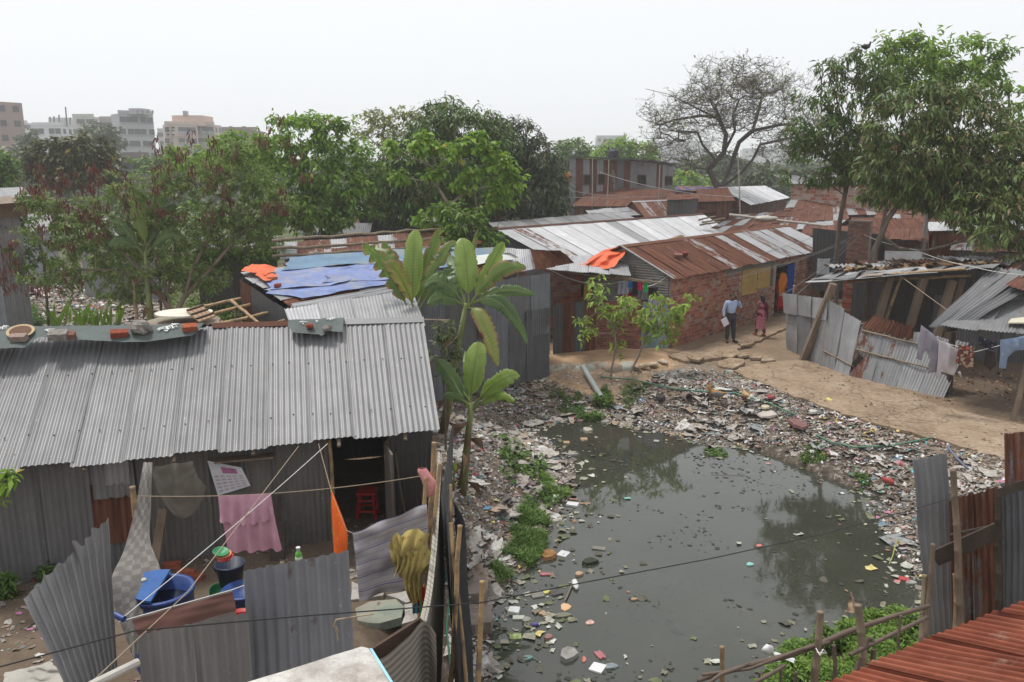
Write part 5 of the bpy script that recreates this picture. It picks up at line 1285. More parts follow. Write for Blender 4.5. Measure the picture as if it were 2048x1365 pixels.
for i,(x,y,lb) in enumerate([(1355,517, "pale brick lying on the rusty roof of the brick house"),(1366,513, "second brick touching the pale one on the rusty roof")]):
 loose_brick(PH(x,y,EA,hn) + UP * .03,i * .4 + .2,lb, "two bricks on the rusty roof",tilt=(.4,0),size=(.3,.18,.14))
rt = thing("rolled_mat", "brown rolled mat lying along the ridge of the brick house", "mat",Q(1320,488,33)); part("roll",M().tube([Q(1290,503,29.5),Q(1330,490,31),Q(1362,480,32)],[.06,.16,.2],12),plain("mat_brown",(.2,.14,.08),.8,.3,5,.3),rt,True)
# wall bits at door side: cables
for i,(a,b,lb) in enumerate([((1290,560,26),(1640,470,37), "cable crossing the brick house roof"),((1455,560,28),(1700,480,34), "cable passing over the mustard shutters"),((1500,545,28),(1712,470,34), "upper cable past the doorway")]):
 solo("cable",wire([Q(*a),Q(*b)],.008,4,.15,20),plain("grey_wire",(.2,.2,.2),.6,.1,5,0),lb, "cable")
cm_ = M(); rr = random.Random(4)
for k in range(46):
 s_,z_ = s_at(1412) + rr.gauss(0,.32),1.75 + rr.gauss(0,.28); a = on_wall(s_,z_,.018); w_,h_ = rr.uniform(.03,.1),rr.uniform(.02,.08)
 cm_.add([a,a + wd * w_,a + wd * w_ * .8 + UP * h_,a + wd * w_ * .1 + UP * h_ * .9],[(0,1,2,3)])
part("whitewash_marks",cm_,plain("whitewash",(.55,.52,.5),.9,.3,9,0),bh,kind='stuff')
# ================================================================ roofs further back
wh = tin_house("long house with a bright zinc corrugated roof behind the courtyard",[(1112,524,2.5),(1468,470,2.55),(1404,428,3.6),(988,458,3.6)],(tin(.36,.15),tin(.4,.5),tin(.5,.0),tin(.52,.0),tin(.5,.02),tin(.54,.0),tin(.5,.0),tin(.52,.0),tin(.27,.05),tin(.5,.0),tin(.52,.0),tin(.55,.0),tin(.5,.02),tin(.52,.0),tin(.54,.0),tin(.53,.0),tin(.5,.0),tin(.52,0)),[tin(.1,.3)],seed=91,nsheet=18,caps=tin(.25,.9),per=4,period=.085)
tin_house("grey corrugated roof just beyond the bright zinc roof",[(1000,466,3.0),(1300,448,3.0),(1235,424,3.7),(975,446,3.7)],[tin(.22,.03),tin(.19,.0),tin(.26,.05)],[tin(.1,.3)],seed=92)
tin_house("dark rusty roof in front of the two storey tin building",[(1142,413,3.2),(1385,414,3.2),(1400,380,4.3),(1188,376,4.3)],[tin(.22,.97),tin(.22,1.05),tin(.25,.85)],[tin(.15,.8)],seed=93)
tin_house("rusty gabled roof with pale ridge sheets in the middle distance",[(1290,436,3.0),(1484,420,3.0),(1474,394,3.9),(1264,404,3.9)],[tin(.25,.95),tin(.25,1.0),tin(.3,.55)],[tin(.12,.5)],seed=94,caps=tin(.4,.2))
tin_house("small rust roof behind the pale ridge",[(1395,404,3.7),(1470,402,3.7),(1455,375,4.6),(1392,380,4.6)],[tin(.25,.9)],[tin(.12,.7)],seed=95)
tin_house("wide patchwork of rust and grey sheets left of the mango trunks",[(1405,466,2.7),(1705,456,2.7),(1690,412,3.5),(1470,430,3.5)],RUST_MIX,[tin(.1,.4)],seed=96,rows=3,jag=.2,dent=.05)
tin_house("patched roof with zinc strips below the far brick wall",[(1560,432,3.1),(1790,428,3.1),(1760,396,3.8),(1580,402,3.8)],RUST_MIX,[tin(.1,.4)],seed=97,rows=2,jag=.2,dent=.05)
tin_house("white streaked shiny roof near the foot of the bare tree",[(1502,411,3.4),(1580,396,3.4),(1530,372,4.5),(1436,375,4.5)],[tin(.6,.1),tin(.62,.15)],[tin(.1,.6)],seed=98)
tin_house("low rust roof seen under the mango crown",[(1740,478,2.7),(2080,488,2.7),(2060,440,3.6),(1700,436,3.6)],RUSTY,[tin(.1,.5)],seed=99,rows=2,jag=.15)
tin_house("bright tin roof glimpsed behind the mango leaves",[(1858,462,3.4),(2090,460,3.4),(2080,440,4.2),(1850,444,4.2)],[tin(.5,.0),tin(.52,.05)],[tin(.2,.7)],seed=100)
tin_house("dull grey roof beyond the small leafy tree",[(735,440,3.0),(985,448,3.0),(970,425,3.8),(740,412,3.8)],[tin(.22,.2),tin(.3,.05),tin(.15,.1)],[tin(.06,.3)],seed=101,rows=2,jag=.2,dent=.06)
tin_house("dark maroon roof between the green trees",[(730,414,3.5),(880,414,3.5),(880,388,4.4),(735,384,4.4)],[tin(.16,1.05)],[tin(.1,.8)],seed=102)
tin_house("grey roof glimpsed through the podded bush",[(150,470,2.9),(330,474,2.9),(320,440,3.7),(165,436,3.7)],[tin(.3,.2),tin(.3,.6),tin(.26,.05)],[tin(.25,.05)],seed=103)
tin_house("low grey roof left of the rusty battened roof",[(380,500,2.8),(560,498,2.8),(555,470,3.4),(400,470,3.4)],[tin(.3,.1),tin(.22,.3)],[tin(.1,.3)],seed=104)
tin_house("pale grey tin house at the left edge behind the bush",[(-150,470,2.7),(120,462,2.7),(100,428,3.5),(-150,430,3.5)],[tin(.26,.1)],[tin(.34,.0,(.95,1,1.1)),tin(.3,.05,(.95,1,1.1))],seed=105)
tin_house("dark low shed right behind the bare banana clump",[(600,470,2.8),(740,466,2.8),(745,446,3.4),(600,448,3.4)],[tin(.1,.3),tin(.15,.2)],[tin(.05,.2)],seed=106)
for i,(q,mt_,lb) in enumerate([([(600,452,3.1),(720,448,3.1),(715,432,3.5),(610,434,3.5)],RUST_MIX, "small patched roof left of the dull grey roof"),([(850,462,3.0),(960,466,3.0),(950,446,3.5),(860,444,3.5)],[tin(.12,.2),tin(.2,.4)], "dark sagging roof behind the banana crowns"),([(905,436,3.3),(1010,440,3.3),(1000,420,3.8),(910,418,3.8)],RUSTY, "rusty roof under the dark mango crown"),
 ([(660,428,3.4),(760,426,3.4),(750,412,3.8),(670,413,3.8)],[tin(.3,.3)], "pale far roof between the leafy trees"),([(1600,470,2.9),(1720,474,2.9),(1700,452,3.4),(1610,450,3.4)],RUST_MIX, "rust and zinc roof directly left of the slim mango trunk"),([(1740,452,3.2),(1870,450,3.2),(1850,430,3.7),(1750,430,3.7)],RUST_MIX, "patched roof between the two mango trunks"),
 ([(1780,430,3.5),(1930,428,3.5),(1920,412,3.9),(1790,412,3.9)],RUSTY, "farthest rust roof under the big mango"),([(1900,500,2.8),(2090,508,2.8),(2080,478,3.3),(1910,474,3.3)],[tin(.3,.5),tin(.2,.9)], "low rusty roof beyond the leaning shed at the right edge"),([(1330,400,4.0),(1400,398,4.0),(1395,388,4.4),(1335,388,4.4)],[tin(.2,1.0)], "tiny dark rust roof at the end of the dark rusty roof"),([(1180,436,3.1),(1290,430,3.1),(1270,414,3.7),(1170,420,3.7)],[tin(.3,.2),tin(.22,.1)], "grey sheet roof below the two storey building")]):
 tin_house(lb,q,mt_,[tin(.1,.4)],seed=300 + i,rows=2,jag=.15,dent=.05)
# hut with woven wall on the left edge
hu = thing("woven_hut", "small hut with brown woven mat wall and slanting roof at the left edge", "hut",Q(0,430,30))
MAT_W = plain("woven_mat",(.16,.11,.075),.9,.3,12,.4)
part("wall",M().hexa([Q(-60,440,29.5),Q(55,432,30),Q(55,432,30.4),Q(-60,440,30)],[Q(-60,398,29.5),Q(50,388,30),Q(50,388,30.4),Q(-60,398,30)]),MAT_W,hu)
tin_patch([down(Q(-60,440,29.6)),down(Q(40,432,30.1)),Q(40,432,30.1),Q(-60,440,29.6)],hu,[tin(.26,.1,(.93,1,1.12)),tin(.2,.3),tin(.3,.0,(.93,1,1.1))],name='wall_sheet',seed=108,per=4)
tin_patch([Q(-90,402,29),Q(62,392,29.5),Q(45,374,32),Q(-90,380,32)],hu,[tin(.25,.1)],per=4,seed=107)
solo("brown_awning",loft([Q(-60,400,29),Q(20,392,29.4)],[Q(-50,412,28.6),Q(56,404,29)],10,6,.05,3),plain("awning_brown",(.25,.2,.16),.9,.2,3,.2), "brown cloth awning on the hut at the left edge", "awning",sm=True)
# two-storey tin building
ts = thing("two_storey_tin_building", "two storey tin building with striped rust and grey sheets and small windows", "building",Q(1240,400,62))
tA,tB,tC = Q(1138,388,62),Q(1300,388,63),Q(1345,384,66)
tD = tA + (tC - tB)
TZ = 3.2
def tw(a,b,mats,n,s):
 tin_patch([down(a,0),down(b,0),Vector((b.x,b.y,b_top)),Vector((a.x,a.y,a_top))],ts,mats,name='wall_sheet',nsheet=n,period=.14,per=3,nv=2,seed=s,sheet_w=.9)
a_top,b_top = Q(1138,316,62).z,Q(1300,325,63).z
tw(tA,tB,(tin(.24,.0),tin(.2,.85),tin(.25,.05),tin(.2,.95),tin(.24,.1),tin(.2,.9),tin(.2,.6),tin(.13,.2),tin(.2,.85),tin(.22,.0),tin(.23,.05),tin(.25,.0)),12,111)
a_top,b_top = Q(1300,325,63).z,Q(1345,333,66).z
tw(tB,tC,(tin(.2,.3),tin(.2,.9),tin(.22,.1)),4,112)
tw(tC,tD,[tin(.3,.2)],8,113); tw(tD,tA,[tin(.1,.4)],4,114)
za,zb,zc = Q(1138,316,62).z,Q(1300,325,63).z,Q(1345,333,66).z
rf = [Vector((tA.x - .4,tA.y - .4,za + .1)),Vector((tB.x + .2,tB.y - .5,zb + .08)),Vector((tC.x + .5,tC.y + .3,zc + .08)),Vector((tD.x - .4,tD.y + .3,za + .0))]
part("roof",M().hexa(rf,[p + UP * .08 for p in rf]),tin(.1,.3),ts)
for x0,x1,y0,y1,A_,B_ in ((1167,1181,350,370,tA,tB),(1196,1209,349,369,tA,tB),(1275,1291,351,370,tA,tB),(1331,1342,353,371,tB,tC)):
 q = [VH(x0,y1,A_,B_),VH(x1,y1,A_,B_),VH(x1,y0,A_,B_),VH(x0,y0,A_,B_)]; f_n = Vector((B_.y - A_.y,A_.x - B_.x,0)).normalized() * .06
 w = part("window",M().add([p + f_n * .8 for p in q],[(0,1,2,3)]),plain("dark_opening",(.015,.015,.015),.8,.1,2,0),ts)
 fm = M(); q2 = [p + f_n * 1.3 for p in q]
 for a,b in zip(q2,q2[1:] + q2[:1]): fm.beam(a,b,.07,.07)
 part("frame",fm,plain("brown_frame",(.12,.07,.045),.8,.2,4,0),w)
 for u in (.33,.66): part("bar",M().beam(lerp(q2[0],q2[1],u),lerp(q2[3],q2[2],u),.03,.03),WOOD_D,w)
a = Q(1227,318,64); wt_ = thing("water_tank", "black water tank on the roof of the two storey tin building", "tank",a); part("body",M().lathe(a,[(0,0),(.42,0),(.44,.1),(.42,.35),(.44,.5),(.4,.62),(.15,.72),(0,.74)],18),plain("black_tank",(.03,.03,.035),.5,.1,3,0),wt_,True); part("lid",M().lathe(a + UP * .7,[(.16,0),(.16,.07),(0,.09)],12),plain("black_tank",(.03,.03,.035)),wt_)
for x0,y0,x1,y1,Yd,lb in ((1218,320,1213,378,58, "pale pole in the middle of the two storey tin building"),(1320,330,1317,378,58, "pale pole near the right end of the two storey tin building"),(1185,318,1187,372,58, "weathered post at the corner of the two storey building"),(1476,310,1492,408,48, "tall bamboo pole against the bare tree trunk"),(1694,395,1712,425,40, "thin stick standing on the patchwork roof")):
 a,b = Q(x0,y0,Yd),Q(x1,y1,Yd); solo("pole",cane(down(b,0) if y1 > 360 and Yd > 45 else b,a,.045 if Yd > 45 else .025,6,1.0),plain("pale_pole",(.34,.3,.26),.8,.2,3,0),lb, "pole",sm=True)
for i,(a,b) in enumerate([((1130,395,56),(1560,372,70)),((1130,380,56),(1400,385,60)),((1200,345,60),(1500,395,50))]):
 solo("overhead_wire",wire([Q(*a),Q(*b)],.02,3,.4,16),plain("grey_wire",(.2,.2,.2)),["lowest overhead wire at the two storey building", "wire running from the two storey building to the rust roofs", "wire falling from the building toward the patchwork roof"][i], "wire",sm=False)
solo("laundry_cloth",hang(Q(1128,341,60),Q(1140,343,60),.8,PINK,8,6,.05,2,n=V(0,-1,0)),cloth("orange_red_cloth",(.7,.12,.02),stripes=[(1,2,.4,(.6,.4,.02),0)]), "orange and yellow cloth hanging at the left end of the two storey building", "cloth",sm=True)
solo("coloured_bundle",loft([Q(1350,380,58),Q(1440,384,58)],[Q(1352,372,60),Q(1425,372,60)],12,10,.15,3),cloth("blue_orange_heap",(.1,.14,.35),spots=(5,.3,(.6,.2,.05),(.5,.35,.1))), "colourful cloths spread on a small far roof", "cloth",sm=True)
solo("bamboo_pole",cane(Q(1460,430,41),Q(1655,452,37),.07,7,.6),plain("pale_pole",(.42,.38,.32)), "long pale bamboo pole lying across the patchwork roofs", "pole",sm=True)
a = Q(1530,443,38); solo("white_sack",M().blob(a + UP * .1,(.5,.3,.14),12,7,.3,seed=3),plain("dirty_white_cloth",(.42,.4,.36)), "crumpled white sack under the pale pole on the patchwork roof", "sack",sm=True)
for i,(x0,y0,x1,y1) in enumerate(((1405,445,1450,437),(1400,450,1440,444),(1398,440,1430,433))):
 solo("stick",cane(Q(x0,y0,41),Q(x1,y1,42),.05,5),BAMBOO_OLD,["longest stick at the left end of the patchwork roof", "lower stick at the left end of the patchwork roof", "upper stick at the left end of the patchwork roof"][i], "stick",sm=True)
# far brick wall
fbw = thing("far_brick_building", "pale red brick wall with a thin tin roof behind the mango trunk", "building",down(Q(1700,400,52)))
a,b = down(Q(1582,400,54)),down(Q(1880,402,50)); hz = Q(1582,368,54).z
brick_wall(a,b,hz,fbw,seed=15,limit=0,bl=.34,bh=.2,joint=.03,matrest=brickmat("far_brick",[(0,(.36,.13,.08)),(.2,(.42,.22,.16)),(.4,(.4,.3,.24)),(.6,(.3,.15,.11)),(.75,(.45,.34,.28)),(.9,(.4,.12,.06))], 'island'),mort=plain("far_mortar",(.4,.33,.29),.95,.2,5,0))
tin_patch([a + UP * (hz + .02) + V(-.3,-.4,0),b + UP * (hz + .02) + V(0,-.4,0),b + UP * (hz + .5) + V(0,4,0),a + UP * (hz + .5) + V(0,4,0)],fbw,[tin(.2,.1),tin(.3,.1)],period=.14,per=3,seed=120)
# brick pillar and stalls behind the mango trunks
pl = thing("brick_pillar", "tall narrow brick wall end standing between the two mango trunks", "pillar",down(Q(1710,540,33)))
brick_wall(down(Q(1690,560,33)),down(Q(1733,560,32.4)),Q(1700,440,33).z,pl,seed=16,limit=120,th=.25,bh=.085,mat=brickmat('dull_brick',[(0,(.2,.095,.07)),(.4,(.15,.075,.06)),(.7,(.26,.13,.1))],mortar=(.22,.17,.14)))
rs_ = thing("rust_awning_stall", "stall with a curved rust awning and slatted wall behind the mango trunks", "stall",down(Q(1810,520,34)))
patch_px([(1772,482,33),(1858,478,33),(1856,458,35),(1785,456,35)],rs_,RUSTY[:3],period=.12,per=4,seed=121,dent=.1)
patch_px([(1772,530,34),(1855,530,34),(1855,486,34),(1772,488,34)],rs_,[tin(.13,.5,(1.1,1,.85))],name='wall_sheet',ribs_v=False,nsheet=4,period=.12,per=4,seed=122)
patch_px([(1858,530,34),(2080,535,32),(2080,470,32),(1858,468,34)],thing("rust_wall", "tall rusty tin wall behind the low mango branches", "wall",down(Q(1950,520,33))),[tin(.18,.85),tin(.15,1.0),tin(.2,.5)],name='tin_sheet',period=.12,per=4,seed=123)
a = Q(1857,400,33.5); solo("concrete_post",M().beam(down(a),Q(1855,410,33.5),.14,.14,up=V(0,1,0)),plain("grey_post",(.22,.2,.18),.9,.2,5,.3), "grey post rising at the corner of the rust awning", "post")
for x0,x1,y0,y1,cl,lb in ((1770,1845,502,524,(.62,.62,.64), "white sheet hung between the mango trunks and the awning stall"),(1635,1660,517,548,(.55,.57,.6), "white garment left of the thin mango trunk"),(1662,1676,510,545,(.04,.08,.18), "dark blue cloth beside the thin mango trunk"),(1738,1755,517,540,(.65,.2,.02), "orange cloth behind the forked trunk")):
 simple_cloth(x0,x1,y0,y1,32,cloth("c_" + lb[:9],cl,spots=(14,.1,(.1,.1,.1))),lb, 'hanging_cloth', 'cloth',nf=5)
patch_px([(1625,580,35),(1770,590,35),(1770,470,35),(1625,455,35)],thing("dark_tin_wall", "dark tin wall in the shade behind the thin mango trunk", "wall",down(Q(1690,560,35))),[tin(.1,.5),tin(.08,.3)],name='tin_sheet',period=.12,per=4,seed=124)
# ================================================================ leaning shed on the right
sh = thing("leaning_shed", "long leaning shed of torn grey and rusty tin sheets beside the path", "shed",P(1700,745,0))
LW_ = [tin(.33,.05),tin(.3,.12),tin(.34,.0),tin(.27,.2)]
K = [(1576,700),(1642,735),(1698,757),(1790,778),(1886,800)]
base = [P(x,y,-.03) for x,y in K]
def topo(i,px,py,dy=.35): return Q(px,py,base[i].y + dy)
tops = [topo(0,1570,590),topo(1,1655,600),topo(2,1726,640,.5),topo(3,1828,668,.6),topo(4,1938,690,.7)]
MW = [(tin(.26,.05),tin(.22,.15)),(tin(.27,.02),tin(.29,.1)),(tin(.23,.5),tin(.2,.35),tin(.26,.48)),(tin(.24,.2),tin(.2,.25),tin(.24,.45))]
for i in range(4):
 tin_patch([base[i],base[i + 1],tops[i + 1],tops[i]],sh,MW[i],name='wall_sheet',per=5,nv=8,seed=130 + i,jag=.08,dent=.05,warp=.04,edge_noise=.02,lift=.012)
tin_patch([lerp(base[2],tops[2],.86) + V(.02,-.05,0),lerp(base[3],tops[3],.86) + V(0,-.05,0),topo(3,1830,655),topo(2,1745,632)],sh,[tin(.25,1.05)],name='wall_sheet',seed=138,per=4,edge_noise=.06,nsheet=2)
tin_patch([lerp(base[0],tops[0],.68) + V(-.1,-.1,0),lerp(base[1],tops[1],.7) + V(0,-.1,0),tops[1] + V(0,-.06,.05),tops[0] + V(-.1,-.1,.05)],sh,[tin(.33,.0),tin(.3,.04)],name='wall_sheet',seed=139,per=5,nv=5,dent=.04)
hole = lerp(base[1],base[2],.86); hm = [hole + V(.05,-.06,.0),hole + V(.42,-.2,.0),hole + V(.40,-.16,.62),hole + V(.3,-.14,.7),hole + V(.12,-.08,.45)]
part("torn_gap",M().add([V(p.x,p.y - .05,p.z) for p in hm],[(0,1,2,3,4)]),plain("gap_dark",(.03,.028,.025),.9,.1,3,0),sh,label="dark patch for the shade inside a torn hole at the foot of the wall")  # flat dark patch before the sheets paints the shade in the tear
for a,b,c_,d_ in ((0,2,.97,.93),(0,2,.52,.5),(2,4,.83,.8),(2,4,.5,.45),(1,2,.25,.22)):
 part("batten",cane(lerp(base[a],tops[a],c_) + V(0,-.07,0),lerp(base[b],tops[b],d_) + V(0,-.07,0),.028,6),BAMBOO_OLD,sh,True)
# roof
Ra,Rb,Rc,Rd = Q(1620,562,26.2),Q(1985,536,22.6),Q(2060,518,25.5),Q(1700,530,29)
tin_patch([Ra,Rb,Rc,Rd],sh,[tin(.26,.1),tin(.22,.3),tin(.3,.05)],seed=140,per=5,nv=6,jag=.2,dent=.1,warp=.12,rows=2,lift=.02)
tin_patch([Q(1616,566,25.9),Q(1880,545,23.6),Q(1840,532,25.6),Q(1668,545,27.6)],sh,[tin(.3,.0),tin(.32,.0)],ribs_v=False,seed=141,per=5,nv=6,jag=.1,dent=.05,nsheet=2)
for a,b,lb in (((1690,556,25.8),(1930,538,23.2),0),((1700,563,26.2),(1940,552,23.5),1)): part("purlin",cane(Q(*a),Q(*b),.05),BAMBOO,sh,True)
for a,b in (((1782,548,25.0),(1742,690,25.0)),((1848,556,24.2),(1812,680,24.4)),((1905,562,23.8),(1868,690,23.6)),((1923,558,25),(1900,640,25)),((1667,568,24.7),(1600,716,25.8))):
 bb = Q(*b); aa = Q(*a); bb = aa + (bb - aa) * (aa.z / max(.5,aa.z - bb.z)) if b[0] != 1600 else P(1604,726,-.1)
 part("post",M().beam(bb,aa,.2,.17,up=V(0,1,0)),WOOD,sh)
part("prop",cane(P(1757,680,.6),Q(1803,552,24.6),.05),BAMBOO,sh,True)
a = P(1578,690,0); part("corner_post",cane(P(1582,700,-.1),Q(1588,572,26.6),.045),BAMBOO,sh,True)
bk0,bk1 = Q(1700,640,29.5),Q(2060,640,26); tin_patch([down(bk0),down(bk1),Vector((bk1.x,bk1.y,2.7)),Vector((bk0.x,bk0.y,2.7))],sh,[tin(.08,.2),tin(.11,.1)],name='wall_sheet',seed=142,per=4)
xy = np.array([lerp(lerp(Ra,Rb,R.random()),lerp(Rd,Rc,R.random()),.35 + .65 * R.random()) for _ in range(1400)])
o = pieces("roof_debris",xy[:,:2],xy[:,2] + .05,.03,.16,DRY,3,seed=9,tilt=.2,crump=.2); o['label'] = "dry leaves and scraps lying on the leaning shed roof"; o['category'] = 'debris'
for i in range(7):
 u,v = .08 + .12 * i,.6 + .3 * (i % 2) * .8; p = lerp(lerp(Ra,Rb,u),lerp(Rd,Rc,u),v) + UP * .12
 m = M().grid(lambda a,b: p + Vector(((a - .5) * 1.4,(b - .5) * .8,.04 * math.cos(a * 60) + .12 * noise.noise(Vector((a * 3 + i,b * 3,i))))),40,5,(1.4,.8)); part("loose_sheet",m,[tin(.3,.1),tin(.25,.7),tin(.36,.0)][i % 3],sh,True)
# collapsed roof
cs_ = thing("collapsed_roof", "collapsed pile of grey and rusty roof sheets at the right edge above the laundry", "roof",P(2000,800,0))
patch_px([(1860,650,20.6),(1912,664,20.2),(2090,560,21.5),(1990,532,23.5)],cs_,[tin(.17,.1),tin(.15,.2),tin(.19,.05)],seed=150,nsheet=3,per=7,nv=8,dent=.06,jag=.1,period=.1,amp=.02)
patch_px([(1905,660,20.4),(2110,655,19.4),(2110,590,21.6),(1985,606,21.5)],cs_,[tin(.2,.35),tin(.22,.8),tin(.17,.2)],seed=151,per=6,nv=5,dent=.06,jag=.15,warp=.1)
patch_px([(1880,652,20.0),(2120,672,18.6),(2120,640,19.8),(1900,640,21.0)],cs_,[tin(.2,.15),tin(.24,.1)],seed=152,per=6,nv=4,dent=.05,jag=.1,warp=.08)
patch_px([(2010,570,21.4),(2100,600,20.5),(2100,560,22.0),(2050,545,22.5)],cs_,[tin(.3,1.0)],seed=153,per=5,nsheet=2)
patch_px([(1950,540,23.5),(2030,545,23.0),(2060,520,25.5),(1970,520,25.8)],cs_,[tin(.28,.9),tin(.33,.2)],seed=154,per=5,nsheet=2)
part("pale_board",M().hexa([Q(2015,648,19.6),Q(2070,648,19.2),Q(2070,634,19.9),Q(2022,640,20.1)],[p + UP * .03 for p in (Q(2015,648,19.6),Q(2070,648,19.2),Q(2070,634,19.9),Q(2022,640,20.1))]),plain("cream_board",(.5,.47,.36),.8,.1,3,0),cs_)
p0 = P(2024,842,0); part("post",cane(p0 + V(0,0,-.1),Q(2062,690,p0.y + .1),.07,8,.5,wob=.02),WOOD,cs_,True)
p0 = P(1898,792,0); part("post",M().beam(p0 + V(0,0,-.1),Q(1905,665,p0.y + .1),.12,.12,up=V(0,1,0)),WOOD_D,cs_)
p0 = P(2100,760,0); part("post",M().beam(p0,p0 + UP * 2.2,.12,.12,up=V(0,1,0)),WOOD_D,cs_)
bk0,bk1 = P(1905,745,0),P(2160,750,0); tin_patch([bk0 + V(0,1.5,0),bk1 + V(0,1.5,0),bk1 + V(0,1.5,2.0),bk0 + V(0,1.5,2.1)],cs_,[tin(.13,.1),tin(.1,.2)],name='wall_sheet',seed=155,per=4)
# laundry
solo("clothesline",wire([Q(1842,652,20.0),Q(1880,683,19.6),Q(1950,704,19.3),Q(2060,676,18.9)],.008,4,.0,6),WHITE_ROPE, "clothesline running from the leaning shed to the right edge", "rope")
solo("brace_wire",wire([Q(1800,552,24.5),Q(1990,690,19.3)],.01,4,.0,4),ROPE, "taut wire crossing down in front of the leaning shed", "wire")
GS_ = cloth("lavender_shirt",(.3,.28,.33),stripes=[(0,26,.2,(.24,.23,.28),0)]); WS = cloth("off_white_shirt",(.5,.46,.47)); RS = cloth("red_print_skirt",(.12,.04,.035),spots=(12,.22,(.42,.07,.06),(.35,.28,.2)))
def garment(pts,mat,label,nm,cat,seed=0,th=.04,holes=None):
 """outline in pixels, pushed out to a soft two-sided shell at its own depth"""
 from mathutils.geometry import tessellate_polygon,delaunay_2d_cdt
 Yd = pts[0][2]; ol = [Vector((x,y)) for x,y,_ in pts]; n = len(ol)
 inner = []
 xs_,ys_ = [p.x for p in ol],[p.y for p in ol]
 st = (max(xs_) - min(xs_)) / 12
 y = min(ys_) + st
 while y < max(ys_):
  x = min(xs_) + st
  while x < max(xs_):
   if inpoly(np.array([x]),np.array([y]),[(p.x,p.y) for p in ol])[0] and polydist(np.array([x]),np.array([y]),[(p.x,p.y) for p in ol])[0] > st * .45: inner.append(Vector((x,y)))
   x += st
  y += st
 v,e,f,*_ = delaunay_2d_cdt(ol + inner,[(i,(i + 1) % n) for i in range(n)],[list(range(n))],1,1e-5)
 m = M(); m.uv = []
 lo = (min(xs_),min(ys_)); W_ = (max(xs_) - lo[0]) * Yd / F
 for side in (-1,1):
  b0 = len(m.v)
  for q in v:
   d = float(polydist(np.array([q.x]),np.array([q.y]),[(p.x,p.y) for p in ol])[0])
   p = Q(q.x,q.y,Yd); u,w = (q.x - lo[0]) * Yd / F,(q.y - lo[1]) * Yd / F
   f_ = th * (min(1,d / (st * 1.2)) ** .5) * side + .035 * math.sin(u * 30 + seed + w * 3) * min(1,d / st) + .03 * noise.noise(Vector((u * 6,w * 3,seed)))
   m.v.append(p + Vector((0,f_,0))); m.uv.append((u,w))
  m.f += [tuple(b0 + i for i in (t if side > 0 else reversed(t))) for t in f]
 return solo(nm,m,mat,label,cat, "laundry at the leaning shed",sm=True)
garment([(x,y,19.6) for x,y in [(1842,650),(1866,668),(1878,682),(1888,700),(1878,725),(1872,745),(1855,747),(1860,722),(1852,700),(1846,706),(1843,722),(1833,718),(1836,690)]],GS_, "lavender striped shirt hanging leftmost on the line by the leaning shed", "shirt", "shirt",1)
garment([(x,y,19.4) for x,y in [(1878,680),(1900,690),(1918,702),(1914,735),(1908,752),(1895,748),(1884,738),(1880,757),(1872,755),(1876,720)]],WS, "off-white shirt hanging second on the line", "shirt", "shirt",2)
garment([(x,y,19.3) for x,y in [(1914,745),(1919,778 - 36),(1921,756),(1915,746),(1912,738)]],WS, "pale sleeve tip hanging below the off-white shirt", "sleeve_scrap", "cloth",8)
garment([(x,y,19.2) for x,y in [(1918,690),(1948,693),(1947,735),(1935,737),(1925,732),(1911,726)]],RS, "dark red patterned skirt hanging third on the line", "skirt", "skirt",3)
garment([(x,y,19.2) for x,y in [(1958,672),(1990,684),(1996,690),(1986,700),(1972,696),(1957,690)]],cloth("navy_dots",(.02,.022,.04),spots=(14,.1,(.5,.5,.5))), "navy cloth with white dots hanging fourth on the line", "cloth", "cloth",4)
garment([(x,y,18.9) for x,y in [(2000,680),(2030,676),(2065,668),(2070,700),(2062,745),(2052,744),(2048,700),(2030,702),(2015,715),(2012,738),(1998,737),(2001,705)]],cloth("light_denim",(.2,.27,.38),spots=(5,.1,(.3,.36,.45))), "light blue jeans hanging upside down at the right edge", "jeans", "trousers",5)
garment([(x,y,20.2) for x,y in [(1972,700),(1990,705),(1992,730),(1980,742),(1968,730)]],cloth("dark_hanging",(.06,.05,.045)), "dark drab cloth behind the navy dotted one", "cloth", "cloth",6)
# ================================================================ bottom right: tin fence,rust roof,stick fence
f1_ = thing("tin_fence_panel", "single tall grey tin sheet standing at the pond's right end", "fence",P(1870,1250,0))
patch_px([(1860,1320,10.2),(1908,1300,10.3),(1893,908,10.5),(1822,922,10.4)],f1_,[tin(.24,.03,(.97,1,1.04))],name='tin_sheet',nsheet=1,period=.09,per=8,nv=14,amp=.016,dent=.05,seed=160,jag=.0,edge_noise=.015)
f2_ = thing("tin_fence_panel", "dark rust stained tin panel behind the plank at the right edge", "fence",P(1950,1250,0))
patch_px([(1908,1300,10.0),(2004,1270,9.7),(1996,968,9.9),(1897,1008,10.2)],f2_,[tin(.12,.62)],name='tin_sheet',nsheet=2,period=.09,per=8,nv=12,amp=.016,dent=.03,seed=161,edge_noise=.02)
f3_ = thing("tin_fence_panel", "blue grey tin panel at the right edge with a plank along its top", "fence",P(2030,1250,0))
patch_px([(2006,1260,9.6),(2110,1240,9.0),(2110,955,9.2),(2000,988,9.6)],f3_,[tin(.15,.2,(.93,1,1.12))],name='tin_sheet',nsheet=1,period=.09,per=8,nv=10,amp=.016,dent=.03,seed=162)
part("top_plank",M().beam(Q(1993,988,9.5),Q(2120,948,8.9),.05,.1),WOOD_D,f3_)
patch_px([(2010,1000,10.4),(2110,980,10.2),(2110,858,10.4),(2008,870,10.6)],thing("tin_fence_panel", "taller rust streaked tin panel rising behind the blue grey one", "fence",Q(2050,980,10.4)),[tin(.15,.5)],name='tin_sheet',nsheet=1,period=.09,per=8,nv=10,amp=.016,dent=.03,seed=163,edge_noise=.012)
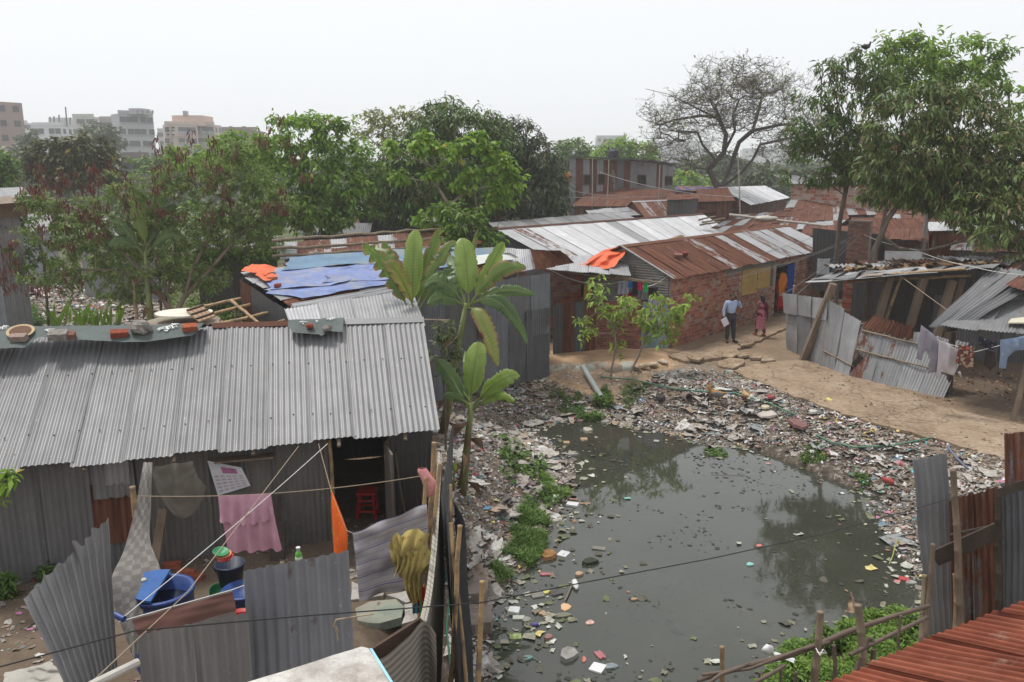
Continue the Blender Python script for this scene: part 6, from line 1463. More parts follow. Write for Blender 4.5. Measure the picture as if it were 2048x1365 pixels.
solo("plank",M().beam(Q(1868,1118,9.6),Q(1998,1060,9.4),.04,.2),WOOD_D, "dark horizontal plank nailed across the rusty fence panel", "plank")
solo("bamboo_rail",cane(Q(1900,1070,9.9),Q(1996,1048,9.7),.02,6),WOOD_D, "thin dark rail above the plank on the fence", "rail")
for a,b,r,mt_,lb in (((1908,940),(1930,1270),.05,WOOD, "tall squared pole leaning on the rusty fence panel"),((1914,1150),(1922,1270),.06,BAMBOO, "yellow bamboo stub beside the tall pole"),((1867,1088),(1852,1280),.035,WOOD, "crooked stick in front of the tall grey sheet"),((1850,1150),(1842,1290),.04,BAMBOO_OLD, "split stake left of the crooked stick"),((1997,985),(2006,1262),.05,WOOD_D, "dark post between the rusty and blue grey panels")):
 a_,b_ = Q(*a,9.5),Q(*b,9.3); solo("pole",cane(b_ - UP * .3,a_,r),mt_,lb, "pole", "poles of the right-hand fence",True)
rr_ = thing("rust_roof", "bright rust red corrugated roof corner at the bottom right", "roof",P(1900,1330,1.0))
A_,B_ = P(1595,1392,2.5),P(2100,1176,2.7); dr = (P(2020,1350,2.55) - P(1780,1298,2.6)).normalized()
RED = tin(.2,1.3,name="bright_rust")
rt_ = NT("fresh_rust_tin"); uv = rt_.coord('UV',(1,1,1)); us = rt_.coord('UV',(10,.8,1))
cr0 = rt_.ramp(rt_.noise(uv,2.6,6,.65),[(.3,(.15,.04,.022)),(.5,(.24,.068,.036)),(.7,(.32,.11,.065))])
cr0 = rt_.mix(1.0,cr0,rt_.ramp(rt_.noise(us,1.2,4,.6),[(.35,.7),(.65,1.15)]), 'MULTIPLY')
cr0 = rt_.mix(rt_.ramp(rt_.noise(uv,1.7,6,.75),[(.6,0),(.68,.6)]),cr0,(.36,.25,.2))
rt_.set(Base_Color=cr0,Roughness=.7,Specular_IOR_Level=.3); rt_.bump(rt_.noise(uv,14,4),.2,.01)
tin_patch([A_,B_,B_ + dr * 3.2,A_ + dr * 3.2],rr_,[rt_.m],nsheet=4,period=.085,per=8,nv=12,amp=.018,dent=.03,seed=164,jag=.03,lift=.012)
wl0,wl1 = A_ + dr * .3,B_ + dr * .3; tin_patch([down(wl0,-.3),down(wl1,-.3),wl1 - UP * .1,wl0 - UP * .1],rr_,ZINC_D,name='wall_sheet',seed=165,per=4)
sf = thing("stick_fence", "crooked fence of bent sticks and bamboo stubs over the weeds", "fence",P(1640,1330,0))
STICK = plain("grey_stick",(.13,.095,.075),.85,.3,8,.3)
part("rail",M().tube([Q(1395,1362,8.0),Q(1500,1330,8.2),Q(1580,1310,8.4),Q(1640,1288,8.6),Q(1700,1262,8.8),Q(1780,1235,9.0),Q(1858,1212,9.2)],[.02,.03,.035,.035,.035,.03,.028],7),STICK,sf,True)
part("rail",M().tube([Q(1405,1350,8.0),Q(1500,1338,8.15),Q(1600,1300,8.35),Q(1660,1285,8.6)],.018,6),STICK,sf,True)
part("rail",M().tube([Q(1400,1380,7.9),Q(1440,1350,8.0),Q(1500,1328,8.2)],.02,6),STICK,sf,True)
part("rail",M().tube([Q(1500,1372,7.6),Q(1570,1332,7.9)],.022,6),STICK,sf,True)
part("rail",M().tube([Q(1700,1310,8.3),Q(1855,1235,8.9)],.025,6),STICK,sf,True)
part("wire",wire([Q(1720,1242,8.9),Q(1790,1236,9.0),Q(1850,1226,9.1)],.006,4,.03),WIRE,sf)
for a,b,r,mt_ in (((1640,1222),(1626,1380),.05,BAMBOO_OLD),((1718,1212),(1735,1300),.055,BAMBOO_OLD),((1443,1292),(1448,1400),.035,BAMBOO),((1520,1345),(1522,1400),.02,STICK),((1560,1330),(1565,1400),.02,STICK),((1592,1345),(1590,1400),.025,STICK),((1670,1290),(1676,1360),.03,STICK),((1800,1232),(1802,1290),.02,STICK),((1741,1275),(1700,1330),.04,STICK),((1746,1300),(1748,1340),.04,STICK)):
 a_,b_ = Q(*a,8.5),Q(*b,8.4); part("stake",cane(b_ - UP * .4,a_,r,7),mt_,sf,True)
for x,y in ((1638,1303),(1545,1320)): part("tie",wire([Q(x - 6,y - 6,8.4),Q(x + 2,y + 8,8.3),Q(x + 8,y - 4,8.35),Q(x + 16,y + 4,8.4),Q(x - 4,y + 2,8.35)],.006,4,0,3),plain("white_string",(.7,.7,.7),.8,.05,5,0),sf)
p = Q(1536,1300,8.9); solo("foam_scrap",M().blob(p,(.07,.03,.07),10,6,.2,seed=2),plain("white_foam",(.65,.66,.66),.8,.08,6,.1), "white foam piece caught in the weeds by the stick fence", "foam",sm=True)
solo("foam_scrap",loft([Q(1545,1302,8.9),Q(1590,1318,8.8)],[Q(1548,1310,8.85),Q(1588,1326,8.75)],6,6,.02,3),plain("white_foam",(.65,.66,.66)), "white plastic strip caught in the weeds by the stick fence", "plastic strip",sm=True)
solo("dry_leaf",loft([Q(1702,1190,9.2),Q(1692,1225,9.1)],[Q(1708,1196,9.2),Q(1718,1226,9.1)],6,8,.04,2),plain("dry_leaf_tan",(.4,.28,.18),.8,.2,4,.1), "large dry curled leaf hanging above the stick fence", "leaf",sm=True)
solo("reed_stick",cane(Q(1700,1185,9.2),Q(1722,1262,9.0),.012,5),BAMBOO_OLD, "thin dry stem holding the curled leaf", "stick")
for i,(pts,lb) in enumerate([([(1728,470,29),(1830,500,26),(1950,535,23),(2090,552,20)], "pale cable sagging from the forked trunk across the leaning shed roof"),([(1580,600,31),(1640,545,31),(1720,470,30)], "thin cable rising from the leaning shed to the mango trunk"),([(1560,592,30),(1650,530,31),(1712,466,31)], "second thin cable rising beside the doorway to the trunk")]):
 solo("cable",wire([Q(*p) for p in pts],.011,4,.06,10),plain("grey_wire",(.2,.2,.2)) if i else plain("pale_cable",(.45,.44,.4)),lb, "cable")
# ================================================================ trees and plants
def norm(a): return a / np.maximum(np.linalg.norm(a,axis=-1,keepdims=True),1e-9)
def leaves(name,c,per,L,Wd,mat,parent=None,droop=.4,out=None,seed=0,spread=1.0,curl=.25,jitter=.3,stuff=False,lab=None,pinn=0):
 """whorls of separate folded leaf blades: c (n,3) whorl points; blades start near each point and point outward and down"""
 r = np.random.default_rng(seed + 500); n = len(c)
 C = np.repeat(np.asarray(c),per,0); N = len(C)
 th = r.random(N) * 2 * np.pi; el = r.normal(0,.45,N)
 d = np.stack([np.cos(th) * np.cos(el),np.sin(th) * np.cos(el),np.sin(el)],-1) * spread
 if out is not None: d = d + np.repeat(out,per,0) * .5
 d[:,2] -= droop * (.5 + r.random(N))
 d = norm(d); s = L * (.6 + .8 * r.random(N))[:,None]
 up = np.stack([r.normal(0,.5,N),r.normal(0,.5,N),np.ones(N)],-1)
 side = norm(np.cross(d,up)); nn = np.cross(side,d)
 b = C + r.normal(0,jitter * L,(N,3))
 w = Wd / L
 v0 = b; v1 = b + d * s * .45 + side * s * w * .5 + nn * s * .04; v2 = b + d * s - nn * s * curl; v3 = b + d * s * .45 - side * s * w * .5 + nn * s * .04
 co = np.stack([v0,v1,v2,v3],1).reshape(-1,3)
 f = np.arange(N * 4).reshape(-1,4)
 o = raw(name,co,f,mat,False,parent=parent)
 if stuff: o['kind'] = 'stuff'
 if lab: o['label'] = lab
 return o
def blobs_px(bl,Y):
 out = []
 for b in bl:
  yy = Y + (b[5] if len(b) > 5 else 0)
  c = Q(b[0],b[1],yy); k = yy / F
  out.append((np.array(c),np.array([b[2] * k,(b[4] if len(b) > 4 and b[4] else (b[2] + b[3]) / 2) * k,b[3] * k])))
 return out
def fill(bl,dens,seed=0,shell=.45,rag=.18,cull=.55,gp=.2):
 """points through the outer part of overlapping ellipsoids, denser near the skin, with lobes and gaps"""
 r = np.random.default_rng(seed + 900); pts,outs = [],[]
 for i,(c,R_) in enumerate(bl):
  area = 4 * np.pi * ((R_[0] * R_[1]) ** 1.6 / 3 + (R_[0] * R_[2]) ** 1.6 / 3 + (R_[1] * R_[2]) ** 1.6 / 3) ** (1 / 1.6)
  n = int(area * dens); q = norm(r.normal(0,1,(n,3)))
  lob = 1 + rag * (np.sin(q[:,0] * 5 + i) * np.cos(q[:,1] * 4 + i * 2) + np.sin(q[:,2] * 6 + i * 3)) * .6
  rad = (shell + (1 - shell) * r.random(n) ** .6) * lob + r.exponential(.05,n)
  p = c + q * R_ * rad[:,None]
  gap = vnoise(p[:,0] + p[:,1] * .6,p[:,2],max(.35,R_.mean() * .33),i + seed) > gp
  keep = gap
  for j,(c2,R2) in enumerate(bl):
   if j != i: keep &= (np.linalg.norm((p - c2) / R2,axis=1) > cull)
  pts.append(p[keep]); outs.append(q[keep])
 return np.concatenate(pts),np.concatenate(outs)
def skeleton(roots,tips,step=.5,r0=.012,pw=.46,bend=.12,seed=0,wt=.35):
 """join every tip to the nearest branch, thickest where most tips hang; returns mesh"""
 r = np.random.default_rng(seed); pos,par = [],[]
 for path in roots:
  prev = -1
  if len(pos): # side stems start on the nearest existing node
   prev = int(np.argmin([np.linalg.norm(q - np.array(path[0])) for q in pos]))
   if np.linalg.norm(pos[prev] - np.array(path[0])) > 1.2 * step + .3: prev = -1
  for i in range(len(path) - 1):
   a,b = np.array(path[i]),np.array(path[i + 1]); k = max(1,int(np.linalg.norm(b - a) / step))
   for j in range(k + (1 if i == len(path) - 2 else 0)):
    pos.append(a + (b - a) * j / k); par.append(prev); prev = len(pos) - 1
 nroot = len(pos); dist0 = np.zeros(nroot)
 root = pos[0]
 tips = np.asarray(tips); order = np.argsort(np.min(np.linalg.norm(tips[:,None,:] - np.array(pos)[None],axis=2),axis=1))
 for t in order:
  T = tips[t]; A = np.array(pos); dv = T - A; dd = np.linalg.norm(dv,axis=1) + wt * np.maximum(0,A[:,2] - T[2]) + .0
  i = int(np.argmin(dd)); L = np.linalg.norm(T - A[i])
  if L < .02: continue
  k = max(1,int(L / step)); prev = i; sd_ = r.normal(0,bend * L,3); sd_[2] = abs(sd_[2]) * -.4
  for j in range(1,k + 1):
   f = j / k; pos.append(A[i] * (1 - f) + T * f + sd_ * math.sin(f * math.pi)); par.append(prev); prev = len(pos) - 1
 n = len(pos); cnt = np.zeros(n); ch = [[] for _ in range(n)]
 for i in range(n):
  if par[i] >= 0: ch[par[i]].append(i)
 for i in range(n - 1,-1,-1):
  pass
 order2 = sorted(range(n),key=lambda i: -i)
 for i in order2:
  if not ch[i]: cnt[i] += 1
  if par[i] >= 0: cnt[par[i]] += cnt[i]
 rad = r0 * cnt ** pw
 m = M(); stack = [i for i in range(n) if par[i] < 0];
 while stack:
  s = stack.pop(); chain = [s] if par[s] < 0 else [par[s],s]; cur = s
  while ch[cur]:
   nx = max(ch[cur],key=lambda q: cnt[q])
   stack += [q for q in ch[cur] if q != nx]; chain.append(nx); cur = nx
  if len(chain) < 2: continue
  rr = [rad[q] for q in chain]
  if par[s] >= 0: rr[0] = rr[1] * 1.1
  mr = max(rr); m.tube([pos[q] for q in chain],rr,8 if mr > .08 else (5 if mr > .03 else 3),False)
 return m
BARK = plain("bark",(.13,.1,.08),.95,.4,4,.7,sc3=(1,1,.3)); BARK_P = plain("pale_bark",(.24,.19,.15),.95,.35,4,.5,sc3=(1,1,.3)); BARK_D = plain("dark_bark",(.075,.06,.055),.95,.35,3,.6,sc3=(1,1,.3))
LF_MANGO = leaf("mango_leaf",(0.037,0.073,0.014),(0.122,0.206,0.033),((.23,.17,.07),.05),trans=.2)
LF_MANGO2 = leaf("mango_leaf_dull",(0.044,0.075,0.017),(0.14,0.206,0.042),((.27,.19,.09),.09),trans=.2)
LF_LIGHT = leaf("light_leaf",(0.098,0.194,0.02),(0.281,0.45,0.06),((.3,.28,.08),.03),trans=.35)
LF_BRIGHT = leaf("bright_leaf",(0.11,0.225,0.02),(0.268,0.425,0.05),((.4,.33,.05),.04),trans=.35)
LF_FEATH = leaf("feathery_leaf",(.08,.14,.028),(.25,.34,.09),((.3,.3,.1),.03),trans=.35,rough=.7)
LF_DARK = leaf("dark_leaf",(0.027,0.048,0.022),(0.079,0.112,0.045),((.25,.2,.05),.03),trans=.15)
LF_MID = leaf("mid_leaf",(0.055,0.112,0.016),(0.171,0.288,0.04),((.25,.22,.07),.04),trans=.25)
LF_FAR = leaf("far_leaf",(0.037,0.062,0.025),(0.098,0.138,0.045),trans=.2)
def tree(name,label,Y,bl,mat,dens,per,L,Wd,trunk=None,base=None,ntips=220,seed=0,droop=.4,shell=.45,rag=.18,bark=BARK,r0=.012,group=None,extra=None,cull=.55,step=.5,cat='tree',pw=.46,curl=.25,gp=.24):
 B = blobs_px(bl,Y); pts,outs = fill(B,dens * 1.7,seed,shell,rag,cull,gp)
 paths = [[Q(*q) if len(q) == 3 else Q(q[0],q[1],Y) for q in p] for p in (trunk or [])]
 if not paths:
  cb = sum((b[0] for b in B)) / len(B); paths = [[V(cb[0],cb[1],0),V(cb[0] + .1,cb[1],cb[2] * .7),V(*cb)]]
 else:
  p0 = paths[0][0]; paths[0] = [V(p0.x,p0.y,-.1)] + (paths[0] if p0.z > .4 else paths[0][1:])
 o = thing(name,label,cat,(paths[0][0].x,paths[0][0].y,0),group)
 r = np.random.default_rng(seed); t = pts[r.choice(len(pts),min(ntips,len(pts)),replace=False)]
 part("trunk",skeleton([[tuple(q) for q in p] for p in paths],t,step,r0,pw,seed=seed),bark,o,True)
 leaves("crown",pts,per,L * 1.06,Wd * 1.2,mat,o,droop,outs,seed,curl=curl)
 return o
# the two mango trees on the right and the light tree above them
tree("mango_tree", "slim mango tree with a thin straight trunk, left of the big mango",30,[(1662,145,30,28),(1618,198,32,28),(1690,205,36,40),(1598,262,32,26),(1662,262,60,32),(1745,150,38,32),(1716,115,26,20),(1765,195,38,30),(1610,300,28,18),(1690,345,44,22),(1730,290,50,40),(1620,342,22,12),(1640,362,22,10),(1570,348,12,10),(1700,300,60,26)],
 LF_MANGO,11,10,.23,.05,gp=.42,trunk=[[(1672,600),(1672,520),(1680,440),(1692,380),(1690,340),(1690,260),(1668,180)],[(1692,382),(1706,330),(1722,250),(1745,170)],[(1690,345),(1640,310),(1610,270)],[(1688,390),(1650,362),(1590,350)]],ntips=200,seed=1,droop=.75,r0=.011,bark=BARK,step=.4)
tree("mango_tree", "big spreading dark mango tree with a forked leaning trunk",27,[(1840,210,66,46),(1905,240,90,62),(1800,250,75,60),(1965,290,80,80),(1850,305,100,60),(1775,330,60,46),(1930,360,105,62),(2010,360,70,90,0,-1),(2060,440,60,60,0,-1),(1960,420,80,34,0,-1.5),(1850,385,60,30),(2030,330,60,60),(1985,470,52,22,0,-2.5),(1780,385,36,24),(1900,400,60,24),(2010,510,48,16,0,-3),(1740,390,24,16,0,1)],
 LF_MANGO2,12,10,.24,.052,gp=.33,trunk=[[(1742,560),(1750,500),(1775,440),(1800,405),(1830,370),(1850,320),(1860,250)],[(1738,520),(1760,470),(1772,420),(1790,350),(1800,280)],[(1772,478,27),(1800,498,26.5),(1850,502,26),(1900,490,25.5),(1960,470,25)],[(1830,372),(1900,340),(1960,320)]],ntips=420,seed=2,droop=.75,r0=.0115,step=.45)
tree("leafy_tree", "tall light green tree rising behind the big mango crown",34,[(1832,110,62,40),(1785,100,40,26),(1848,75,26,20),(1900,115,55,42),(1960,100,44,32),(1930,165,76,48),(1995,165,30,22),(2012,105,22,12),(1850,160,80,40),(2045,230,40,50),(2075,300,50,60),(1770,140,40,28),(1975,130,20,30)],LF_LIGHT,6.5,9,.24,.07,gp=.42,
 trunk=[[(1900,500),(1905,350),(1900,200),(1880,120)],[(1905,250),(1960,160),(2010,110)]],ntips=170,seed=3,droop=.55,rag=.3,shell=.3)
# the bare tree
BY = 60
bl_b = blobs_px([(1390,240,95,72),(1470,200,110,70),(1550,210,85,62),(1330,262,50,44),(1600,265,60,50),(1480,160,85,38),(1310,310,45,24),(1620,300,50,24),(1380,320,50,22),(1560,300,60,24)],BY)
tb,_ = fill(bl_b,4.2,7,.25,.2,.25)
tb = tb[np.random.default_rng(3).permutation(len(tb))[:1500]]
q = lambda x,y,dy=0: Q(x,y,BY + dy)
paths = [[V(q(1448,390).x,BY,-.1),q(1440,385),q(1418,340),(q(1448,305)),q(1452,270),q(1437,235),q(1420,200)],
 [q(1440,385,.3),q(1445,372,.5),q(1462,330,1),q(1478,285,1.2),q(1505,262,1),q(1560,250,1),q(1610,248,1)],
 [q(1445,372,-.3),q(1478,350,-1),(q(1505,320,-1.5)),q(1520,290,-2),q(1570,278,-2),q(1640,268,-2)],
 [q(1448,305),q(1470,262,-1),q(1466,232,-1),q(1478,200,-1)],[q(1505,262,1),(q(1515,230,1.5)),q(1525,190,1.5),q(1510,160,2)],
 [q(1432,322),q(1405,290,-1),q(1395,265,-1),q(1340,262,-1.5),q(1300,278,-2)],[q(1437,235),(q(1400,232,1)),q(1350,240,1),q(1320,250,1)],[q(1440,240),q(1390,215),q(1340,190),q(1290,178)],
 [q(1452,270),(q(1430,210,-2)),q(1400,170,-2)]]
bt = thing("bare_tree", "large leafless spreading tree rising beyond the rust roofs", "tree",(paths[0][0].x,BY,0))
sk = skeleton([[tuple(p) for p in pa] for pa in paths],tb,.5,.0155,.46,.16,seed=5,wt=.9); part("trunk",sk,BARK_D,bt,True)
r_ = np.random.default_rng(8); tw = []
m = M()
for t in tb:
 for k in range(4):
  d = r_.normal(0,1,3); d[2] = abs(d[2]) * .6 + .1; d = d / np.linalg.norm(d) * r_.uniform(.4,.9)
  m.tube([t,t + d * .5 + r_.normal(0,.08,3),t + d],[.012,.009,.006],3,False); tw.append(t + d)
part("twigs",m,plain("twig_bark",(.12,.1,.085),.95,.2,3,0),bt,kind='stuff')
tw = np.array(tw); leaves("crown",tw[r_.random(len(tw)) < .3],2,.2,.09,leaf("spring_bud_leaf",(0.146,0.175,0.06),(0.317,0.35,0.13)),bt,.1,None,9)
nb = r_.normal(0,1,(260,3)) * np.array([.45,.4,.22]) + np.array(Q(1502,166,BY)); leaves("nest",nb,2,.4,.04,plain("nest_twigs",(.16,.12,.09),.9,.3,5,0),bt,0,None,10)
# middle distance greenery
tree("leafy_tree", "pale green leafy tree left of centre with a ragged top",38,[(600,262,52,42),(655,275,30,36),(560,300,50,34),(640,335,60,50),(570,365,66,56),(690,365,46,50),(615,420,70,42),(680,430,40,30),(690,250,14,12),(720,300,20,24)],LF_LIGHT,5.2,8,.26,.1,trunk=[[(625,560),(620,450),(610,360),(600,280)]],ntips=150,seed=11,droop=.55,rag=.3)
tree("slender_tree", "thin yellowish airy tree with visible twigs behind the mangoes",52,[(745,232,34,16),(790,238,40,22),(770,268,50,28),(830,230,24,12),(720,262,24,20)],leaf("yellow_green_leaf",(0.146,0.188,0.04),(0.317,0.35,0.09),trans=.35),4.0,6,.2,.09,trunk=[[(770,400),(768,330),(765,280),(770,240)]],ntips=220,seed=12,rag=.35,shell=.1,bark=BARK_P)
tree("mango_tree", "great dark green mango dome in the centre background",43,[(895,232,46,34),(870,275,62,46),(935,262,62,46),(820,310,56,46),(905,330,90,60),(985,285,46,42),(850,375,90,50),(960,370,80,56),(770,375,46,44),(790,420,40,26)],LF_MANGO,6.6,9,.36,.07,ntips=160,seed=13,droop=.7,rag=.22)
tree("mango_tree", "dark rounded mango crown right of the great dome, beside the two storey building",45,[(1030,278,50,42),(1075,320,40,44),(1010,330,56,46),(1100,375,34,56),(1060,390,56,56),(1030,440,60,30),(1105,420,28,30),(980,400,46,46)],LF_DARK,7.0,9,.34,.07,ntips=140,seed=14,droop=.6,rag=.2)
o4 = tree("leafy_tree", "small bright green tree with visible pale branches before the dark mangoes",31,[(790,290,22,12),(845,290,30,14),(900,300,30,13),(938,285,14,12),(970,300,26,12),(1000,330,30,15),(1030,358,22,16),(945,345,26,12),(815,318,16,12),(868,345,22,12),(800,352,18,9),(925,370,22,12),(1000,375,26,12),(980,400,20,12),(885,420,26,18),(850,440,20,18),(900,455,28,22),(1025,400,14,9),(840,265,10,8),(960,268,8,12)],LF_BRIGHT,10,6,.24,.13,
 trunk=[[(912,520),(905,455),(898,410),(875,375),(868,335),(868,300)],[(875,378),(890,330),(920,300),(965,275)],[(898,410),(940,380),(975,375),(1010,380)],[(880,368),(830,360),(795,352)],[(868,335),(830,318),(795,300)],[(960,450),(955,420),(945,370),(955,330)]],ntips=110,seed=15,droop=.5,shell=.1,rag=.2,bark=BARK_P,r0=.014)
tree("leafy_tree", "lower leafy shrub tree right of the small bright tree",29,[(930,440,40,34),(975,470,34,22),(900,480,26,22)],LF_MID,8,7,.22,.07,trunk=[[(962,540),(958,500),(940,450)],[(962,530),(985,480),(1000,440),(1035,420)]],ntips=50,seed=16,shell=.1)
tree("dark_tree", "dark rounded tree with yellowing leaves in front of the far apartment blocks",55,[(110,310,50,32),(165,305,52,30),(205,330,34,30),(140,345,66,30),(75,330,26,26)],leaf("olive_dark_leaf",(0.037,0.05,0.022),(0.122,0.138,0.045),((.36,.26,.05),.06),trans=.2),5.5,7,.36,.16,ntips=90,seed=17)
tree("leafy_tree", "green tree cut by the left edge of the picture",48,[(-5,330,34,30),(10,360,30,30),(-30,350,40,50)],LF_MID,5,7,.3,.12,ntips=60,seed=18)
for i,(b,Yd,lb) in enumerate([([(200,265,36,16),(225,282,24,16),(170,278,26,12)],150, "hazy round tree before the grey apartment block"),([(60,278,18,14),(45,285,12,12)],140, "hazy tree between the two left apartment blocks"),([(1150,302,34,24),(1120,315,26,26),(1175,318,26,20)],95, "hazy green tree left behind the two storey building"),
 ([(1240,296,40,18),(1280,306,34,20),(1210,312,30,16)],90, "yellow green spreading tree above the two storey building roof"),([(1365,365,36,22),(1400,372,30,14)],80, "bright green bush right of the two storey building"),([(1525,358,30,12),(1505,364,24,9)],78, "low dark bush right of the bare tree"),
 ([(300,330,30,16),(350,322,40,18),(420,330,40,22)],85, "green trees below the pink apartment block"),([(470,320,40,24),(510,340,40,30)],70, "tree right of the pink apartment block"),([(1620,360,60,22),(1700,350,60,26)],100, "hazy grey green trees behind the slim mango"),([(1440,330,60,20)],120, "pale hazy tree behind the bare trunk")]):
 tree("far_tree",lb,Yd,b,[LF_FAR,LF_FAR,LF_MID,LF_LIGHT,LF_BRIGHT,LF_DARK,LF_MID,LF_MID,LF_FAR,LF_FAR][i],2.2 if Yd < 100 else 1.0,7,.45 if Yd < 100 else .7,.2 if Yd < 100 else .35,ntips=40,seed=30 + i,group="trees in the far background")
# far-off wood line
r_ = np.random.default_rng(40); pts = []
for k in range(420):
 Yd = r_.uniform(110,420); x = r_.uniform(-.75,.75) * Yd; c = np.array([x,Yd,0]); R_ = np.array([r_.uniform(3,8),r_.uniform(3,8),r_.uniform(3,6.5)])
 n = 240; qd = norm(r_.normal(0,1,(n,3))); qd[:,2] = np.abs(qd[:,2]); pts.append(c + qd * R_ * (.7 + .35 * r_.random((n,1))) + np.array([0,0,r_.uniform(0,2.5)]))
leaves("distant_wood",np.concatenate(pts),2,1.1,.8,LF_FAR,None,.2,None,41,stuff=True)
r_ = np.random.default_rng(42); xx = r_.uniform(-22,-2,26000); yy = r_.uniform(26,60,26000)
k = vnoise(xx,yy,3.0,4) > .42; k &= ~inpoly(xx,yy,LIT2); leaves("undergrowth",np.stack([xx[k],yy[k],.1 + .9 * vnoise(xx[k],yy[k],2.0,6) * r_.random(k.sum())],-1),4,.22,.06,LF_MID,None,-.4,None,43,stuff=True)
# podded bush
pb = [(110,420,60,34),(180,440,70,40),(80,480,50,30),(250,385,60,34),(340,370,60,40),(290,440,70,40),(420,350,60,44),(500,370,60,46),(560,410,46,40),(450,430,80,46),(520,470,60,40),(380,480,70,40),(200,500,80,40),(130,550,66,36),(250,570,70,40),(330,540,60,40),(60,400,34,20),(240,325,26,16),(480,310,40,26),(350,300,20,12),(420,560,40,30)]
POD = plain("red_brown_pod",(.13,.045,.035),.7,.4,6,0)
pbt = tree("podded_bush", "big feathery bush hung with dark red seed pods behind the near roof",27,pb,LF_FEATH,8.5,17,.135,.034,trunk=[[(345,660),(340,620),(300,560),(240,500),(180,430),(110,400)],[(340,625),(330,560),(300,480),(260,420),(250,380)],[(345,640),(370,590),(385,540),(420,470),(450,400),(470,330)],[(370,595),(420,540),(480,470),(540,420)],[(300,560),(220,540),(130,540)],[(330,600),(350,520),(350,430),(345,370),(310,310)]],ntips=380,seed=50,droop=.15,shell=.05,rag=.3,r0=.012,bark=BARK_P,step=.4,cat='bush',cull=.0)
r_ = np.random.default_rng(51)
pc = [(r_.normal(160,75),r_.normal(400,34)) for _ in range(60)] + [(r_.uniform(300,620),r_.uniform(270,440)) for _ in range(44)] + [(r_.uniform(0,40),r_.uniform(480,580)) for _ in range(12)] + [(r_.uniform(40,320),r_.uniform(540,610)) for _ in range(9)] + [(70,330),(80,350),(315,300),(365,305),(440,300),(520,270),(535,262),(560,238),(225,330)]
pv,pf = [],[]
for (x,y) in pc:
 c = np.array(Q(x,y,26.2 + r_.uniform(-1.2,1.2)))
 for j in range(r_.integers(9,20)):
  b = c + r_.normal(0,.09,3); d = norm(np.array([r_.normal(0,.3),r_.normal(0,.3),-1])); l = r_.uniform(.14,.26); s_ = norm(np.cross(d,r_.normal(0,1,3))) * .016
  i0 = len(pv); pv += [b - s_,b + s_,b + d * l * .5 + s_ * 1.3,b + d * l,b + d * l * .5 - s_ * 1.3]; pf.append((i0,i0 + 1,i0 + 2,i0 + 3,i0 + 4))
o = raw("pods",np.array(pv),np.array(pf),POD,parent=pbt); o['kind'] = 'stuff'
# fuller greenery behind and under the podded bush
for i,(b,Yd,mt_,lb) in enumerate([([(60,520,70,40),(150,470,60,40),(20,450,40,30)],30.5,LF_MID, "dense shrub in front of the pale grey tin wall at the left"),([(240,520,60,44),(310,480,60,44),(380,540,50,34)],30,LF_FEATH, "fresh green shrub around the half hidden banana clump"),
 ([(440,500,60,40),(520,500,60,34),(480,450,60,30),(400,440,50,30)],30,LF_MID, "leafy shrub between the podded bush and the blue tarp roof"),([(470,290,46,30),(430,320,50,34),(520,300,40,36),(380,320,40,30)],36,LF_LIGHT, "light green tree top rising above the podded bush"),([(740,350,40,44),(720,410,50,34),(560,420,50,40),(640,440,60,30)],39,LF_MID, "mid green tree filling the space below the pale leafy tree")]):
 tree("shrub" if i < 3 else "leafy_tree",lb,Yd,b,mt_,5.5,9,.2,.07,ntips=60,seed=200 + i,droop=.4,shell=.2,rag=.3,cat='shrub' if i < 3 else 'tree')
# bananas
def banana_mat(name,lo,hi,edge):
 t = NT(name); uv = t.coord('UV',(1,1,1)); sp = t.new("ShaderNodeSeparateXYZ"); tc = t.new("ShaderNodeTexCoord"); t.lk(tc.outputs['UV'],sp.inputs[0])
 u = t.math('ABSOLUTE',t.math('SUBTRACT',sp.outputs[0],.5))
 rib = t.ramp(u,[(.018,1),(.035,0)])
 w = t.new("ShaderNodeTexWave"); w.inputs['Scale'].default_value = 9; w.bands_direction = 'Y'; w.inputs['Distortion'].default_value = .5; t.lk(tc.outputs['UV'],w.inputs['Vector'])
 c = t.ramp(t.noise(uv,3,4),[(.3,lo),(.7,hi)]); c = t.mix(t.math('MULTIPLY',w.outputs['Fac'],.22),c,[x * .6 for x in lo])
 ed = t.math('ADD',t.math('MULTIPLY',u,2.0),t.math('MULTIPLY',t.noise(uv,5,4),.5))
 c = t.mix(t.ramp(ed,[(1.18 - edge,0),(1.24 - edge,1)]),c,(.3,.18,.08)); c = t.mix(rib,c,(.2,.26,.07))
 t.set(Base_Color=c,Roughness=.38,Specular_IOR_Level=.5)
 tr = t.new("ShaderNodeBsdfTranslucent"); t.lk(c,tr.inputs[0]); ms = t.new("ShaderNodeMixShader"); ms.inputs[0].default_value = .5
 t.lk(t.b.outputs[0],ms.inputs[1]); t.lk(tr.outputs[0],ms.inputs[2]); t.lk(ms.outputs[0],t.out.inputs[0]); return t.m
BN1 = banana_mat("banana_leaf_fresh",(.2,.3,.05),(.34,.46,.11),0.0); BN2 = banana_mat("banana_leaf_edged",(.11,.19,.04),(.24,.34,.08),.22); BN3 = banana_mat("banana_leaf_dark",(.075,.14,.045),(.17,.26,.08),.1); BN4 = banana_mat("banana_leaf_yellowing",(.2,.25,.05),(.33,.34,.08),.2)
BST = plain("banana_stem",(.17,.2,.07),.6,.35,3,.2,dirt=(.12,.07,.04),sc3=(1,1,.3))
